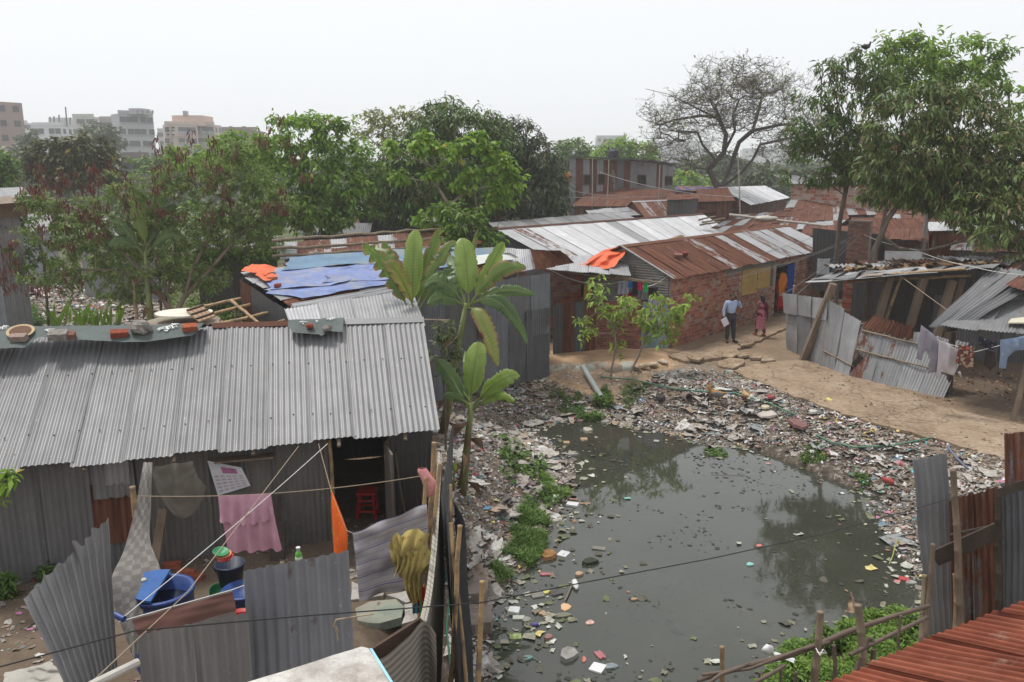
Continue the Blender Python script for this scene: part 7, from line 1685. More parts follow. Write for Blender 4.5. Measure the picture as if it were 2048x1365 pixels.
def banana_leaf(base,tip,w,par,mat,sag=.12,torn=0.0,seed=0,face=None,arch=.1,fold=.3,stalk=.2):
 rr = random.Random(seed); base,tip = Vector(base),Vector(tip); ax = tip - base; L = ax.length
 view = (Vector((0,0,CAMH)) - (base + tip) / 2).normalized(); f = (face or (view + UP * .35)).normalized()
 side = ax.cross(f).normalized(); nr = side.cross(ax).normalized()
 if nr.dot(view) < 0: nr = -nr
 n = 34 if torn else 22; m = M(); m.uv = []
 cur = lambda t: base + ax * t + UP * (arch * L * math.sin(math.pi * min(1,t * .9)) - sag * L * t * t) - f * (.12 * L * (math.sin(math.pi * t) if seed % 2 else t ** 3 - .3 * math.sin(math.pi * t))) + side * (.04 * L * math.sin(t * 2 + seed))
 notch = [1 - (min(.85,torn * 1.5) * rr.uniform(.35,.95) if torn and rr.random() < .3 else rr.uniform(0,.04)) for _ in range(2 * n + 4)]
 for i in range(n + 1):
  t = i / n; tt = max(0,(t - stalk) / (1 - stalk)); wd_ = w * max(0,1 - abs(2 * min(1,tt ** .86 * .985 + .01) - 1) ** 2.6) ** .62 if t > stalk else .02
  if t <= stalk: wd_ = w * .05
  wd_ = max(wd_,w * .04); p = cur(t)
  for k,s in enumerate((-1,-.5,0,.5,1)):
   wl = wd_ * .5 * (notch[i * 2 + (s > 0)] if abs(s) == 1 else (.5 + .5 * notch[i * 2 + (s > 0)] if notch[i * 2 + (s > 0)] < .6 and abs(s) == .5 else 1))
   q = p + side * (s * wl) + nr * (abs(s) * wd_ * fold * .6 - (abs(s) ** 3) * wd_ * .28 + .02 * w * math.sin(t * 26 + s * 3 + seed) * abs(s)) - ax.normalized() * (abs(s) * wd_ * -.12)
   m.v.append(q); m.uv.append(((s + 1) / 2,t))
 for i in range(n):
  for k in range(4): a = i * 5 + k; m.f.append((a,a + 1,a + 6,a + 5))
 lf = part("leaf",m,mat,par,True)
 part("midrib",M().tube([cur(t / 8) - nr * .006 for t in range(9)],[.02 - .002 * t for t in range(9)],5,False),plain("leaf_rib",(.17,.22,.06),.5,.1,3,0),lf,True)
 return lf
def banana(label,base,crown,Y,specs,r=.1,seed=0,name="banana_plant",Yb=None):
 b0 = GP(*base) if Yb is None else down(Q(base[0],base[1],Yb)); c = Q(crown[0],crown[1],Y)
 o = thing(name,label, "banana plant",b0)
 part("stem",M().tube([b0 - UP * .1,lerp(b0,c,.3) + V(.02,0,0),lerp(b0,c,.7),c],[r,r * .85,r * .6,r * .4],10),BST,o,True)
 for i in range(5):
  t = .15 + .16 * i; p = lerp(b0,c,t); d = Vector((math.cos(i * 2.3),math.sin(i * 2.3),-.6)); part("dead_sheath",loft([p + d.cross(UP).normalized() * r * .8,p + d * r * 3 + UP * .1],[p - d.cross(UP).normalized() * r * .8,p + d * r * 3.6 - UP * .15],3,6,.03,i),plain("dead_sheath",(.17,.1,.06),.9,.3,5,.2),o,True)
 for i,(x,y,w,mat,dy,torn,arch,sag) in enumerate(specs):
  st = c + V((x - crown[0]) * .0002,0,0) + UP * .0
  banana_leaf(st - UP * .1,Q(x,y,Y + dy),w / F * Y * .95,o,mat,sag + .05,max(torn,.22 if i else .1),seed * 10 + i,arch=arch)
 return o
banana("banana plant nearest the water with one tall upright fresh leaf",(922,985),(944,806),14.4,[(962,672,50,BN1,.2,0,.0,.0),(873,712,40,BN3,.3,.0,.10,.05),(1034,732,42,BN1,-.3,.15,.08,.03),(1029,792,26,BN1,-.5,.3,.22,.1),(893,752,24,BN3,.5,0,.1,.05),(888,783,18,BN3,-.2,0,.15,.08),(935,690,16,BN3,.8,0,0,0)],.1,1)
banana("taller banana plant with brown-edged leaves before the grey tin wall",(880,815),(932,608),16.8,[(925,462,50,BN1,.3,.12,.0,.0),(1012,482,34,BN1,.2,.12,.05,.0),(1056,524,38,BN2,-.3,.5,.14,.05),(1070,583,30,BN3,.3,.3,.16,.06),(1057,662,36,BN3,-.4,.2,.32,.18),(1000,706,38,BN4,-.8,.1,.35,.25),(848,562,40,BN3,-.3,.65,.2,.05),(855,598,32,BN3,-.6,.5,.2,.1),(905,500,30,BN3,.8,.7,.05,.0),(958,450,14,BN2,.9,.3,0,0)],.11,2,Yb=17.6)
banana("banana plant with torn brown-tipped leaves over the blue tarp",(832,760),(832,628),18.6,[(826,442,44,BN1,.2,.12,.0,.0),(720,486,42,BN2,-.2,.7,.12,.02),(742,482,34,BN2,.4,.6,.1,.0),(768,478,32,BN2,.6,.3,.08,.0),(778,502,34,BN4,-.6,.45,.12,.06),(884,452,32,BN2,.4,.6,.04,.0),(908,466,32,BN2,.2,.8,.05,.0),(905,520,30,BN3,-.4,.8,.15,.1)],.12,3,Yb=18.8)
banana("banana clump half hidden in the feathery podded bush",(292,560),(290,505),26.5,[(270,362,34,BN1,.2,.25,.0,.0),(285,395,26,BN1,.6,.2,.0,0),(222,432,36,BN3,-.3,.5,.15,.05),(345,402,36,BN3,.3,.6,.1,.03),(372,470,40,BN3,-.2,.6,.25,.1),(318,380,26,BN3,.6,.6,.05,0),(215,482,30,BN3,-.5,.4,.2,.1),(355,440,26,BN3,.9,.6,.15,.05)],.13,4,Yb=26.5)
sp = GP(906,985); yb = thing("banana_sprout", "tiny banana sprout with one round leaf beside the nearest banana stem", "banana plant",sp); part("stem",M().tube([sp,Q(908,945,sp.y)],[.03,.015],6),BST,yb,True); banana_leaf(Q(908,948,sp.y),Q(905,925,sp.y - .1),.16,yb,BN1,.1,0,77,arch=.05)
# saplings by the terrace
def sapling(label,paths,cl,Yd,L,W_,mat,seed,per=9,sp=.22,bark=BARK_P):
 ps = [[Q(x,y,Yd) for x,y in p] for p in paths]; g0 = ps[0][0]
 o = thing("sapling",label, "sapling",g0)
 c = np.array([tuple(Q(x,y,Yd + R.uniform(-.4,.4))) for x,y in cl]); r = np.random.default_rng(seed)
 pts = np.repeat(c,5,0) + r.normal(0,sp * .6,(len(c) * 5,3))
 part("stem",skeleton([[tuple(q) for q in p] for p in ps],pts,.25,.008,.4,.08,seed),bark,o,True)
 leaves("foliage",pts,per,L,W_,mat,o,.55,None,seed); return o
LF_SAP = leaf("sapling_leaf",(0.146,0.25,0.03),(0.342,0.475,0.08),((.35,.3,.08),.05),trans=.35)
sapling("sapling with drooping pale leaves left of the low brick wall",[[(1220,772),(1224,735),(1232,700),(1228,650),(1238,615)],[(1230,660),(1200,620),(1188,590)],[(1228,665),(1250,635),(1265,610)]],
 [(1188,566),(1195,582),(1176,655),(1168,640),(1172,668),(1215,612),(1200,600),(1205,618),(1240,622),(1258,608),(1250,635),(1236,640),(1222,628),(1232,652),(1234,690),(1260,595),(1262,622),(1245,600)],23.4,.2,.075,LF_SAP,61,5,.2)
sapling("second sapling with larger leaves before the pale blue door",[[(1258,750),(1278,712),(1292,665),(1310,635)],[(1292,668),(1330,640),(1366,612)]],
 [(1290,615),(1298,630),(1308,650),(1318,615),(1328,635),(1300,668),(1286,645),(1345,640),(1352,622),(1372,606),(1362,634),(1330,658),(1318,675),(1338,668),(1280,630),(1322,598),(1370,612),(1356,648)],23.8,.22,.085,LF_SAP,62,5,.2)
# bank weeds
def weeds(name,label,poly,n,hgt,per,L,W_,mat,droop=-.2,seed=0,kind='stuff',cat=None,w2z=-.4,base=None):
 r = np.random.default_rng(seed); pg = W2(poly,w2z); a = np.array(pg); xs,ys = r.uniform(a[:,0].min(),a[:,0].max(),n * 3),r.uniform(a[:,1].min(),a[:,1].max(),n * 3)
 k = inpoly(xs,ys,pg) & (vnoise(xs,ys,.42,seed + 3) > .36); xs,ys = xs[k][:n],ys[k][:n]; z = height(xs,ys) if base is None else np.full(len(xs),base)
 z = np.maximum(z,WZ); hh = hgt * (.2 + .8 * vnoise(xs,ys,.35,seed)); lv = 4
 pts = np.concatenate([np.stack([xs,ys,z + hh * (j + .5) / lv],-1) for j in range(lv)])
 o = leaves(name,pts,per,L,W_,mat,None,droop,None,seed,stuff=(kind == 'stuff'))
 if label: o['label'] = label
 if cat: o['category'] = cat
 return o
LF_WEED = leaf("weed_leaf",(0.073,0.15,0.02),(0.22,0.35,0.06),trans=.3); LF_GRASS = leaf("grass_blade",(0.049,0.106,0.02),(0.146,0.25,0.045),trans=.25)
weeds("weeds", "bright green weeds growing under the stick fence",[(1480,1400),(1545,1300),(1600,1250),(1680,1262),(1700,1215),(1760,1235),(1800,1215),(1850,1215),(1855,1290),(1720,1340),(1660,1420)],1500,.34,4,.085,.028,LF_WEED,-.1,71)
weeds("weeds",None,[(1600,1240),(1620,1220),(1680,1240),(1700,1210),(1850,1212),(1850,1250),(1660,1270)],420,.5,4,.08,.025,LF_WEED,-.1,72)
weeds("broad_leaf_weeds",None,[(990,880),(1030,870),(1085,905),(1100,960),(1110,1000),(1050,985),(1000,940)],70,.26,2,.15,.08,LF_GRASS,.1,73)
weeds("bank_grass",None,[(1010,1000),(1060,985),(1098,1010),(1085,1070),(1050,1110),(1000,1130),(985,1100),(1030,1050)],620,.16,5,.10,.014,LF_GRASS,-.7,74)
weeds("water_weeds",None,[(1080,925),(1130,935),(1140,960),(1100,975)],90,.08,5,.12,.02,LF_WEED,-.5,75)
weeds("bank_shrub",None,[(1155,768),(1215,765),(1235,790),(1190,805),(1155,795)],300,.36,3,.06,.025,LF_GRASS,-.1,76,w2z=-.1)
weeds("bank_grass",None,[(1095,775),(1110,765),(1170,770),(1165,790),(1110,785)],160,.12,4,.07,.015,LF_GRASS,-.4,77,w2z=-.1)
weeds("bank_grass",None,[(1240,765),(1290,760),(1300,775),(1250,785)],90,.12,4,.07,.015,LF_GRASS,-.4,78,w2z=-.1)
weeds("floating_weeds",None,[(1410,900),(1445,898),(1455,912),(1420,918)],45,.05,4,.06,.025,LF_GRASS,-.2,79,w2z=WZ)
weeds("bank_grass",None,[(1590,915),(1640,915),(1660,938),(1610,940)],80,.06,4,.06,.02,LF_GRASS,-.3,80,w2z=WZ)
weeds("bank_grass",None,[(1700,955),(1740,960),(1750,990),(1720,985)],50,.06,4,.06,.02,LF_GRASS,-.3,81,w2z=WZ)
weeds("undergrowth_shrub", "low dark green shrub against the wall at the lower left",[(-60,1210),(-60,1140),(105,1120),(112,1150),(60,1190)],420,.35,5,.11,.04,LF_GRASS,0,82, 'thing', 'shrub',w2z=.5,base=.5)
weeds("field_grass",None,[(-80,655),(-80,620),(60,610),(90,655)],900,.25,4,.2,.03,LF_GRASS,-.7,83,w2z=0)
for (x,y,n,lb) in ((165,655,46, "clump of broad sword-like leaves behind the near roof"),(12,610,34, "dark clump of sword leaves at the left edge")):
 c = P(x,y,.0); o = thing("agave_clump",lb, "plant",c); r = random.Random(x)
 for i in range(n):
  a = r.uniform(0,6.28); b = c + V(r.uniform(-1.3,1.3) if x > 100 else r.uniform(-.8,.8),r.uniform(-.5,.5),0); d = V(math.cos(a) * .35,math.sin(a) * .35,1).normalized() * r.uniform(.7,1.15)
  s = d.cross(V(math.cos(a + 1),math.sin(a + 1),0)).normalized() * .07
  part("leaf",M().add([b - s * .5,b + s * .5,b + d * .5 + s,b + d + V(d.x,d.y,0) * .3,b + d * .5 - s],[(0,1,2,3,4)]),LF_BRIGHT if x > 100 else LF_MID,o)
tree("leafy_twig", "leafy twig tip poking in at the left edge under the eave",9.6,[(12,955,16,10),(8,1000,14,9),(-20,975,24,30)],LF_BRIGHT,60,5,.11,.04,trunk=[[(-60,1200),(-50,1050),(-20,980),(10,955)]],ntips=14,seed=90,r0=.006,cat='branch',step=.2)
tree("leafy_shrub", "dim feathery shrub between the near roof and the grey tin wall",16.2,[(885,660,26,22),(880,700,24,26),(905,730,20,24),(900,690,24,20)],leaf("dim_feather",(0.037,0.062,0.02),(0.122,0.163,0.05),trans=.25),16,8,.13,.03,trunk=[[(890,800),(886,740),(884,690)]],ntips=40,seed=91,r0=.008,cat='shrub',step=.25,droop=.1)
# ================================================================ far apartment blocks
WIN = plain("dark_window",(.05,.055,.065),.4,.2,2,0)
def block(label,px0,px1,ptop,Yd,floors,col,dep=14,wins=4,seed=0,band=None,slant=0.0,side=True,fh=3.1,name='apartment_building',hasb=True,wcol=None,balc=None):
 dep = 6
 if px1 < CX: px1 = CX + (px1 - CX) * (Yd + slant + dep) / (Yd + slant)
 else: px0 = CX + (px0 - CX) * (Yd + dep) / Yd
 a,b = Q(px0,300,Yd),Q(px1,300,Yd + slant); top = Q((px0 + px1) / 2,ptop,Yd + slant / 2).z
 o = thing(name,label, "building",down((a + b) / 2)); d = Vector((b.x - a.x,b.y - a.y,0)); W = d.length; d.normalize(); n = Vector((d.y,-d.x,0))
 gy = sum(col) / 3; col = tuple(.55 * q + .45 * gy for q in col)  # facades pulled toward grey, some haze is put into their colour
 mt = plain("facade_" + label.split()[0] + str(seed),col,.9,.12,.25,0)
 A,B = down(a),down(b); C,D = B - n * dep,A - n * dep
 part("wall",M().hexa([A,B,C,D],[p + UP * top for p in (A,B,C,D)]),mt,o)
 if hasb: part("parapet",M().hexa([p + UP * top for p in (A + n * .15,B + n * .15,B - n * .2,A - n * .2)],[p + UP * (top + .9) for p in (A + n * .15,B + n * .15,B - n * .2,A - n * .2)]),mt,o)
 rr = random.Random(seed)
 for f in range(floors):
  z = top - (f + 1) * fh
  if z < 3: break
  if band: part("floor_band",M().box((A + B) / 2 + UP * z + n * .1,(W + .3,.3,.25),math.atan2(d.y,d.x)),plain("band_" + str(seed),band,.9,.1,1,0),o)
  for k in range(wins):
   s = (k + .5) / wins * W + rr.uniform(-.3,.3)
   if balc and balc[0] <= k < balc[1]:
    c = A + d * s + UP * (z + fh * .55) + n * .02; w = part("balcony",M().box(c,(W / wins * .96,.1,fh * .5),math.atan2(d.y,d.x)),WIN,o)
    part("railing",M().box(A + d * s + UP * (z + fh * .28) + n * .9,(W / wins * .96,.1,fh * .3),math.atan2(d.y,d.x)),plain("grey_rail",(.3,.3,.33),.8,.1,1,0),w)
    continue
   if rr.random() < .15: continue
   c = A + d * s + UP * (z + fh * .55) + n * .03; w = part("window",M().box(c,(1.5,.12,1.4),math.atan2(d.y,d.x)),WIN,o)
   part("sill",M().box(c - UP * .8 + n * .1,(1.8,.3,.14),math.atan2(d.y,d.x)),mt,w)
  if side:
   for k in range(2):
    c = B - n * dep * (k + .5) / 2 + UP * (z + fh * .55) + d * .03; part("window",M().box(c,(.12,1.3,1.3),math.atan2(d.y,d.x)),WIN,o)
 return o,A,B,top,d,n
def rooftop(o,px0,px1,p0,p1,Yd,col,nm='stair_tower',dep=5):
 a,b = Q(px0,p1,Yd),Q(px1,p1,Yd); t = Q(px0,p0,Yd).z
 part(nm,M().hexa([a,b,b + V(0,dep,0),a + V(0,dep,0)],[Vector((q.x,q.y,t)) for q in (a,b,b + V(0,dep,0),a + V(0,dep,0))]),plain("tower_" + nm + str(px0),col,.9,.1,.5,0),o)
block("reddish brick apartment block at the left edge",-60,32,205,190,7,(.36,.2,.16),wins=4,seed=1,slant=-6)
o,*_ = block("bluish slab block behind the reddish one",26,52,222,205,5,(.3,.36,.42),wins=3,seed=2,band=(.4,.42,.45))
o,*_ = block("white low apartment block with rooftop clutter",70,150,252,230,5,(.62,.64,.66),wins=5,seed=3)
rooftop(o,98,130,236,252,232,(.55,.58,.6)); part("antenna",M().beam(Q(134,252,232),Q(131,214,232),.25,.25,up=V(0,1,0)),WIRE,o)
for x in (100,108,118,140): part("pole",M().beam(Q(x,250,231),Q(x,236 - x % 7,231),.3,.3,up=V(0,1,0)),plain("grey_post",(.22,.2,.18)),o)
o,*_ = block("cream hazy block behind the green tree",152,212,234,270,5,(.5,.46,.38),wins=5,seed=4)
o,*_ = block("narrow brown building left of the tall grey block",205,250,240,235,5,(.38,.28,.25),wins=3,seed=5)
o,*_ = block("tall grey unplastered apartment block",243,330,229,225,7,(.36,.36,.4),wins=5,seed=6,slant=6); rooftop(o,258,286,217,229,226,(.36,.36,.4))
for x in (244,275,285,295,305): part("column_stub",M().beam(Q(x,228,226),Q(x,221,226),.4,.4,up=V(0,1,0)),plain("grey_post",(.22,.2,.18)),o)
o,*_ = block("pink apartment block with long dark balconies",333,413,250,240,6,(.6,.4,.32),wins=5,seed=7,band=(.66,.47,.38),balc=(2,4),slant=4); rooftop(o,345,405,231,252,244,(.6,.42,.34),dep=9); rooftop(o,366,372,222,232,243,(.35,.3,.3), 'tank',2)
block("pale pink wing right of the pink block",392,446,250,247,5,(.6,.42,.34),wins=3,seed=8,balc=(0,3))
o,*_ = block("unfinished brick building with column stubs",446,530,262,210,4,(.32,.19,.16),wins=4,seed=9)
for x in (462,488): part("column_stub",M().beam(Q(x,262,209),Q(x,253,209),.7,.7,up=V(0,1,0)),plain("grey_post",(.22,.2,.18)),o)
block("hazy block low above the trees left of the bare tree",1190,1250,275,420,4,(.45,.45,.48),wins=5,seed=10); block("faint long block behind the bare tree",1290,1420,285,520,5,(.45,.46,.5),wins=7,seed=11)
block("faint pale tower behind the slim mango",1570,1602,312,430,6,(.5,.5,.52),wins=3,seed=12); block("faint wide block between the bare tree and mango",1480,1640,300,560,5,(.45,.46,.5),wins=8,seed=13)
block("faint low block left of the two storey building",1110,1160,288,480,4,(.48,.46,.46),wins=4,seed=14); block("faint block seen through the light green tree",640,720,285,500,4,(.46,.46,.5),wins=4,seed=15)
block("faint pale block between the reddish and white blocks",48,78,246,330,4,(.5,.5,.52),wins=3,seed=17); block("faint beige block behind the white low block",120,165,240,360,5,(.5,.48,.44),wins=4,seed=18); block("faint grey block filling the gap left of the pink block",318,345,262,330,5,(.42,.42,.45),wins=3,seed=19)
block("dark low building under the far trees at left",240,330,318,120,2,(.2,.16,.15),wins=4,seed=16,fh=2.8)
up_ = Q(345,320,130); pp = thing("power_pole", "grey power pole with wires in front of the pink block", "pole",down(up_)); part("pole",M().tube([down(up_),Q(341,252,130)],[.3,.22],8),plain("grey_post",(.22,.2,.18)),pp,True)
for z in (256,262,270): part("crossarm",M().beam(Q(334,z,130),Q(349,z,130),.12,.2),WOOD_D,pp)
# ================================================================ air
hz = M().box((0,675,15.5),(1810,1460,34.0))
HZ = bpy.data.materials.new("haze_air"); HZ.use_nodes = True; nn_,ll_ = HZ.node_tree.nodes,HZ.node_tree.links; nn_.clear()
hv = nn_.new("ShaderNodeVolumePrincipled"); ho = nn_.new("ShaderNodeOutputMaterial"); hv.inputs['Density'].default_value = .00095; hv.inputs['Color'].default_value = (.985,.99,1,1); hv.inputs['Anisotropy'].default_value = .2
ll_.new(hv.outputs[0],ho.inputs['Volume'])
ho_ = solo("haze",hz,HZ,kind='stuff',loc=Vector((0,675,15.5)))
# ================================================================ people
def skin_obj(name,joints,edges,mat,parent,sub=2,root=0):
 me = bpy.data.meshes.new(name); me.from_pydata([tuple(j[0]) for j in joints],[],[]) if False else me.from_pydata([tuple(j[0]) for j in joints],edges,[])
 o = bpy.data.objects.new(name,me); sc.collection.objects.link(o)
 md = o.modifiers.new("skin", 'SKIN'); o.modifiers.new("sub", 'SUBSURF').levels = sub
 if not me.skin_vertices: me.skin_vertices.new() if hasattr(me.skin_vertices, 'new') else None
 for i,j in enumerate(joints):
  r = j[1] if hasattr(j[1], '__len__') else (j[1],j[1]); me.skin_vertices[0].data[i].radius = r
  me.skin_vertices[0].data[i].use_root = (i == root)
 bpy.context.view_layer.update()
 m2 = bpy.data.meshes.new_from_object(o.evaluated_get(bpy.context.evaluated_depsgraph_get()))
 bpy.data.objects.remove(o); bpy.data.meshes.remove(me)
 m2.materials.clear(); m2.materials.append(mat); m2.polygons.foreach_set("use_smooth",[True] * len(m2.polygons))
 m2.transform(Matrix.Translation(-org(parent)))
 q = bpy.data.objects.new(name,m2); sc.collection.objects.link(q); q.parent = parent; ORG[q.name] = org(parent); return q
SKINM = plain("brown_skin",(.16,.075,.045),.55,.08,5,0,spec=.35); HAIR = plain("black_hair",(.012,.01,.01),.5,.2,8,.2)
def person(label,loc,face,H,J,shirt,legs,shoes,skirt=None,hair='short',sleeves=True,extra=None):
 """J overrides joints; x is to the person's left, y forward"""
 o = thing("person",label, "person",loc)
 rot = Matrix.Rotation(face,3, 'Z'); s = H / 1.72
 T = lambda p: rot @ (Vector((-p[0],p[1],p[2])) * s) + Vector(loc)
 D = dict(pel=(0,0,.93),sp=(0,0,1.12),ch=(0,0,1.32),nk=(0,0,1.46),hd=(0,.015,1.56),tp=(0,.01,1.64),
 shL=(.175,0,1.40),elL=(.22,-.02,1.13),wrL=(.23,.06,.88),haL=(.235,.09,.79),shR=(-.175,0,1.40),elR=(-.22,-.02,1.13),wrR=(-.23,.06,.88),haR=(-.235,.09,.79),
 hiL=(.095,0,.88),knL=(.105,.02,.49),anL=(.11,-.01,.09),toL=(.12,.15,.03),hiR=(-.095,0,.88),knR=(-.105,.02,.49),anR=(-.11,-.01,.09),toR=(-.12,.15,.03)); D.update(J)
 names = list(D); ix = {n: i for i,n in enumerate(names)}
 rad = dict(pel=(.13,.10),sp=(.125,.095),ch=(.15,.10),nk=.05,hd=(.082,.095),tp=(.06,.07),shL=.058,shR=.058,elL=.042,elR=.042,wrL=.028,wrR=.028,haL=(.035,.018),haR=(.035,.018),hiL=.085,hiR=.085,knL=.058,knR=.058,anL=.04,anR=.04,toL=(.04,.025),toR=(.04,.025))
 def R_(v): return tuple(q * s for q in v) if hasattr(v, '__len__') else v * s
 joints = [(T(D[n]),R_(rad[n])) for n in names]
 E = [(ix[a],ix[b]) for a,b in (('pel', 'sp'),('sp', 'ch'),('ch', 'nk'),('nk', 'hd'),('hd', 'tp'),('ch', 'shL'),('shL', 'elL'),('elL', 'wrL'),('wrL', 'haL'),('ch', 'shR'),('shR', 'elR'),('elR', 'wrR'),('wrR', 'haR'),('pel', 'hiL'),('hiL', 'knL'),('knL', 'anL'),('anL', 'toL'),('pel', 'hiR'),('hiR', 'knR'),('knR', 'anR'),('anR', 'toR'))]
 for side in 'LR':
  w,h = Vector(D['wr' + side]),Vector(D['ha' + side]); d = (h - w).normalized(); sd_ = d.cross(Vector((1,0,0))).normalized() if abs(d.x) < .8 else d.cross(UP).normalized()
  for k,(off,ln) in enumerate(((-.03,.055),(-.011,.075),(.009,.08),(.028,.07),(.04,.045))):
   a = h + sd_ * off * .9 + (d * -.03 if k == 4 else d * .0); b = a + d * ln * .5 + sd_ * (.025 if k == 4 else 0); c = b + d * ln * .45 + d.cross(sd_) * .015
   n0 = len(joints); joints += [(T(a),.0095 * s),(T(b),.009 * s),(T(c),.0075 * s)]; E += [(ix['ha' + side],n0),(n0,n0 + 1),(n0 + 1,n0 + 2)]
 body = skin_obj("body",joints,E,SKINM,o,2,ix['pel'])
 hc = T(D['hd']) + UP * .01
 part("face",M().blob(hc,(.078 * s,.095 * s,.118 * s),18,14,.02,rot).blob(T(Vector(D['hd']) + Vector((0,.1,-.012))),(.012,.018,.02),8,6,0,rot).blob(T(Vector(D['hd']) + Vector((.08,0,0))),(.012,.02,.03),8,6,0,rot).blob(T(Vector(D['hd']) + Vector((-.08,0,0))),(.012,.02,.03),8,6,0,rot),SKINM,body,True)
 ey = M()
 for e_ in (-.03,.03): ey.blob(T(Vector(D['hd']) + Vector((e_,.087,.015))),(.012,.008,.007),8,6,0,rot)
 part("eye",ey,plain("eye_dark",(.02,.015,.012),.3,.1,3,0),body,True)
 part("mouth",M().blob(T(Vector(D['hd']) + Vector((0,.088,-.05))),(.024,.008,.007),8,6,0,rot),plain("lips",(.16,.05,.04),.5,.1,3,0),body,True)
 hm = M().blob(hc + rot @ Vector((0,-.018,.028)) ,(.088 * s,.098 * s,.11 * s),18,12,.05,rot)
 if hair == 'long': hm.blob(hc + rot @ Vector((0,-.075,-.09)),(.075,.05,.17),14,10,.1,rot)
 part("hair",hm,HAIR,o,True)
 if shirt:
  n2 = ['pel', 'sp', 'ch', 'shL', 'elL', 'wrL', 'shR', 'elR', 'wrR', 'nk'] if sleeves else ['pel', 'sp', 'ch', 'shL', 'shR']
  r2 = dict(pel=(.15,.12),sp=(.155,.125),ch=(.17,.12),shL=.075,shR=.075,elL=.058,elR=.058,wrL=.043,wrR=.043,nk=.085)
  js = []
  for n in n2:
   p = Vector(D[n]);
   if n == 'pel': p.z += .03
   if n == 'nk': p.z -= .05
   js.append((T(p),R_(r2[n])))
  jx = {n: i for i,n in enumerate(n2)}; es = [(jx[a],jx[b]) for a,b in (('pel', 'sp'),('sp', 'ch'),('ch', 'nk'),('ch', 'shL'),('shL', 'elL'),('elL', 'wrL'),('ch', 'shR'),('shR', 'elR'),('elR', 'wrR')) if a in jx and b in jx]
  part_ = skin_obj("shirt" if not skirt else "blouse",js,es,shirt,o,2,0)
  if not skirt: part("collar",M().lathe(T(Vector(D['nk']) - Vector((0,0,.045))),[(.062 * s,0),(.058 * s,.04)],16),shirt,part_,True)
 if legs:
  n2 = ['pel', 'hiL', 'knL', 'anL', 'hiR', 'knR', 'anR']; r2 = dict(pel=(.15,.12),hiL=.105,hiR=.105,knL=.08,knR=.08,anL=.066,anR=.066); jx = {n: i for i,n in enumerate(n2)}
  skin_obj("trousers",[(T(D[n]),R_(r2[n])) for n in n2],[(jx[a],jx[b]) for a,b in (('pel', 'hiL'),('hiL', 'knL'),('knL', 'anL'),('pel', 'hiR'),('hiR', 'knR'),('knR', 'anR'))],legs,o,2,0)
  if not skirt: part("belt",M().lathe(T((0,0,.985)),[(.152 * s,0),(.152 * s,.035)],20,None,(1,.8)),HAIR,o,True)
 if skirt:
  m,zz = M(),[(1.42,.12,.10),(1.3,.17,.12),(1.12,.14,.11),(.95,.17,.14),(.75,.19,.16),(.5,.19,.17),(.3,.2,.18)]
  m.uv = []
  def fn(u,v):
   t = v * (len(zz) - 1); i = min(len(zz) - 2,int(t)); f = t - i; z,a,b = [lerp(zz[i][k],zz[i + 1][k],f) for k in range(3)]; th = u * 2 * math.pi
   w = 1 + .05 * v * math.sin(th * 7)
   return T((math.cos(th) * a * w,math.sin(th) * b * w,z))
  m.grid(fn,40,24,(1,1.1)); part("dress",m,skirt,o,True)
 for sd_ in 'LR':
  a,t = T(D['an' + sd_]),T(D['to' + sd_]); d = (t - a); d.z = 0; c = (a + t) / 2; c.z = loc[2] + .035 + max(0,(D['an' + sd_][2] - .09) * .8); ang = math.atan2(d.y,d.x)
  part("shoe",M().blob(c,(.14 * s,.05 * s,.04 * s),12,7,0,Matrix.Rotation(ang,3, 'Z'),0,.8),shoes,o,True)
 return o,T,D
gp = P(1459,685,.05); BLS = plain("light_blue_shirt",(.33,.42,.6),.8,.1,8,.1); GRT = plain("charcoal_trousers",(.035,.037,.045),.85,.15,6,.1); BLK = plain("black_leather",(.012,.012,.012),.35,.1,3,0)
man,T,D = person("man in a light blue shirt and dark trousers phoning beside the brick house",gp,math.pi + .15,1.72,
 dict(shL=(.185,0,1.40),elL=(.36,.02,1.2),wrL=(.2,.1,1.45),haL=(.135,.06,1.53),elR=(-.26,-.02,1.13),wrR=(-.27,.05,.9),haR=(-.27,.07,.81),anL=(.15,-.02,.09),toL=(.2,.12,.03),anR=(-.1,-.01,.09),toR=(-.14,.14,.03),hd=(0,.03,1.56)),BLS,GRT,BLK)
c = T((.12,.05,1.54)); solo("mobile_phone",M().box(c,(.02,.07,.13),math.pi + .15,(.2,.1)),BLK, "dark mobile phone held to the man's ear", "phone")
c = T((-.25,.12,.74)); solo("papers",M().box(c,(.22,.015,.28),math.pi + .3,(0,.5)),plain("paper_white",(.68,.64,.7),.8,.05,3,0), "folded white papers in the hand of the man in blue", "papers")
gw = P(1520,672,.05)
DRS = cloth("maroon_pink_print",(.14,.018,.04),spots=None)
t_ = NT("pink_lattice_dress"); uv = t_.coord('UV',(14,9,1),rnd=False); sp_ = t_.new("ShaderNodeSeparateXYZ"); t_.lk(uv,sp_.inputs[0])
f1 = t_.math('ABSOLUTE',t_.math('SUBTRACT',t_.math('FRACT',sp_.outputs[0]),.5)); f2 = t_.math('ABSOLUTE',t_.math('SUBTRACT',t_.math('FRACT',sp_.outputs[1]),.5))
g = t_.math('ABSOLUTE',t_.math('SUBTRACT',t_.math('ADD',f1,f2),.5)); t_.set(Base_Color=t_.mix(t_.math('LESS_THAN',g,.14),(.16,.015,.04),(.62,.25,.3)),Roughness=.85)
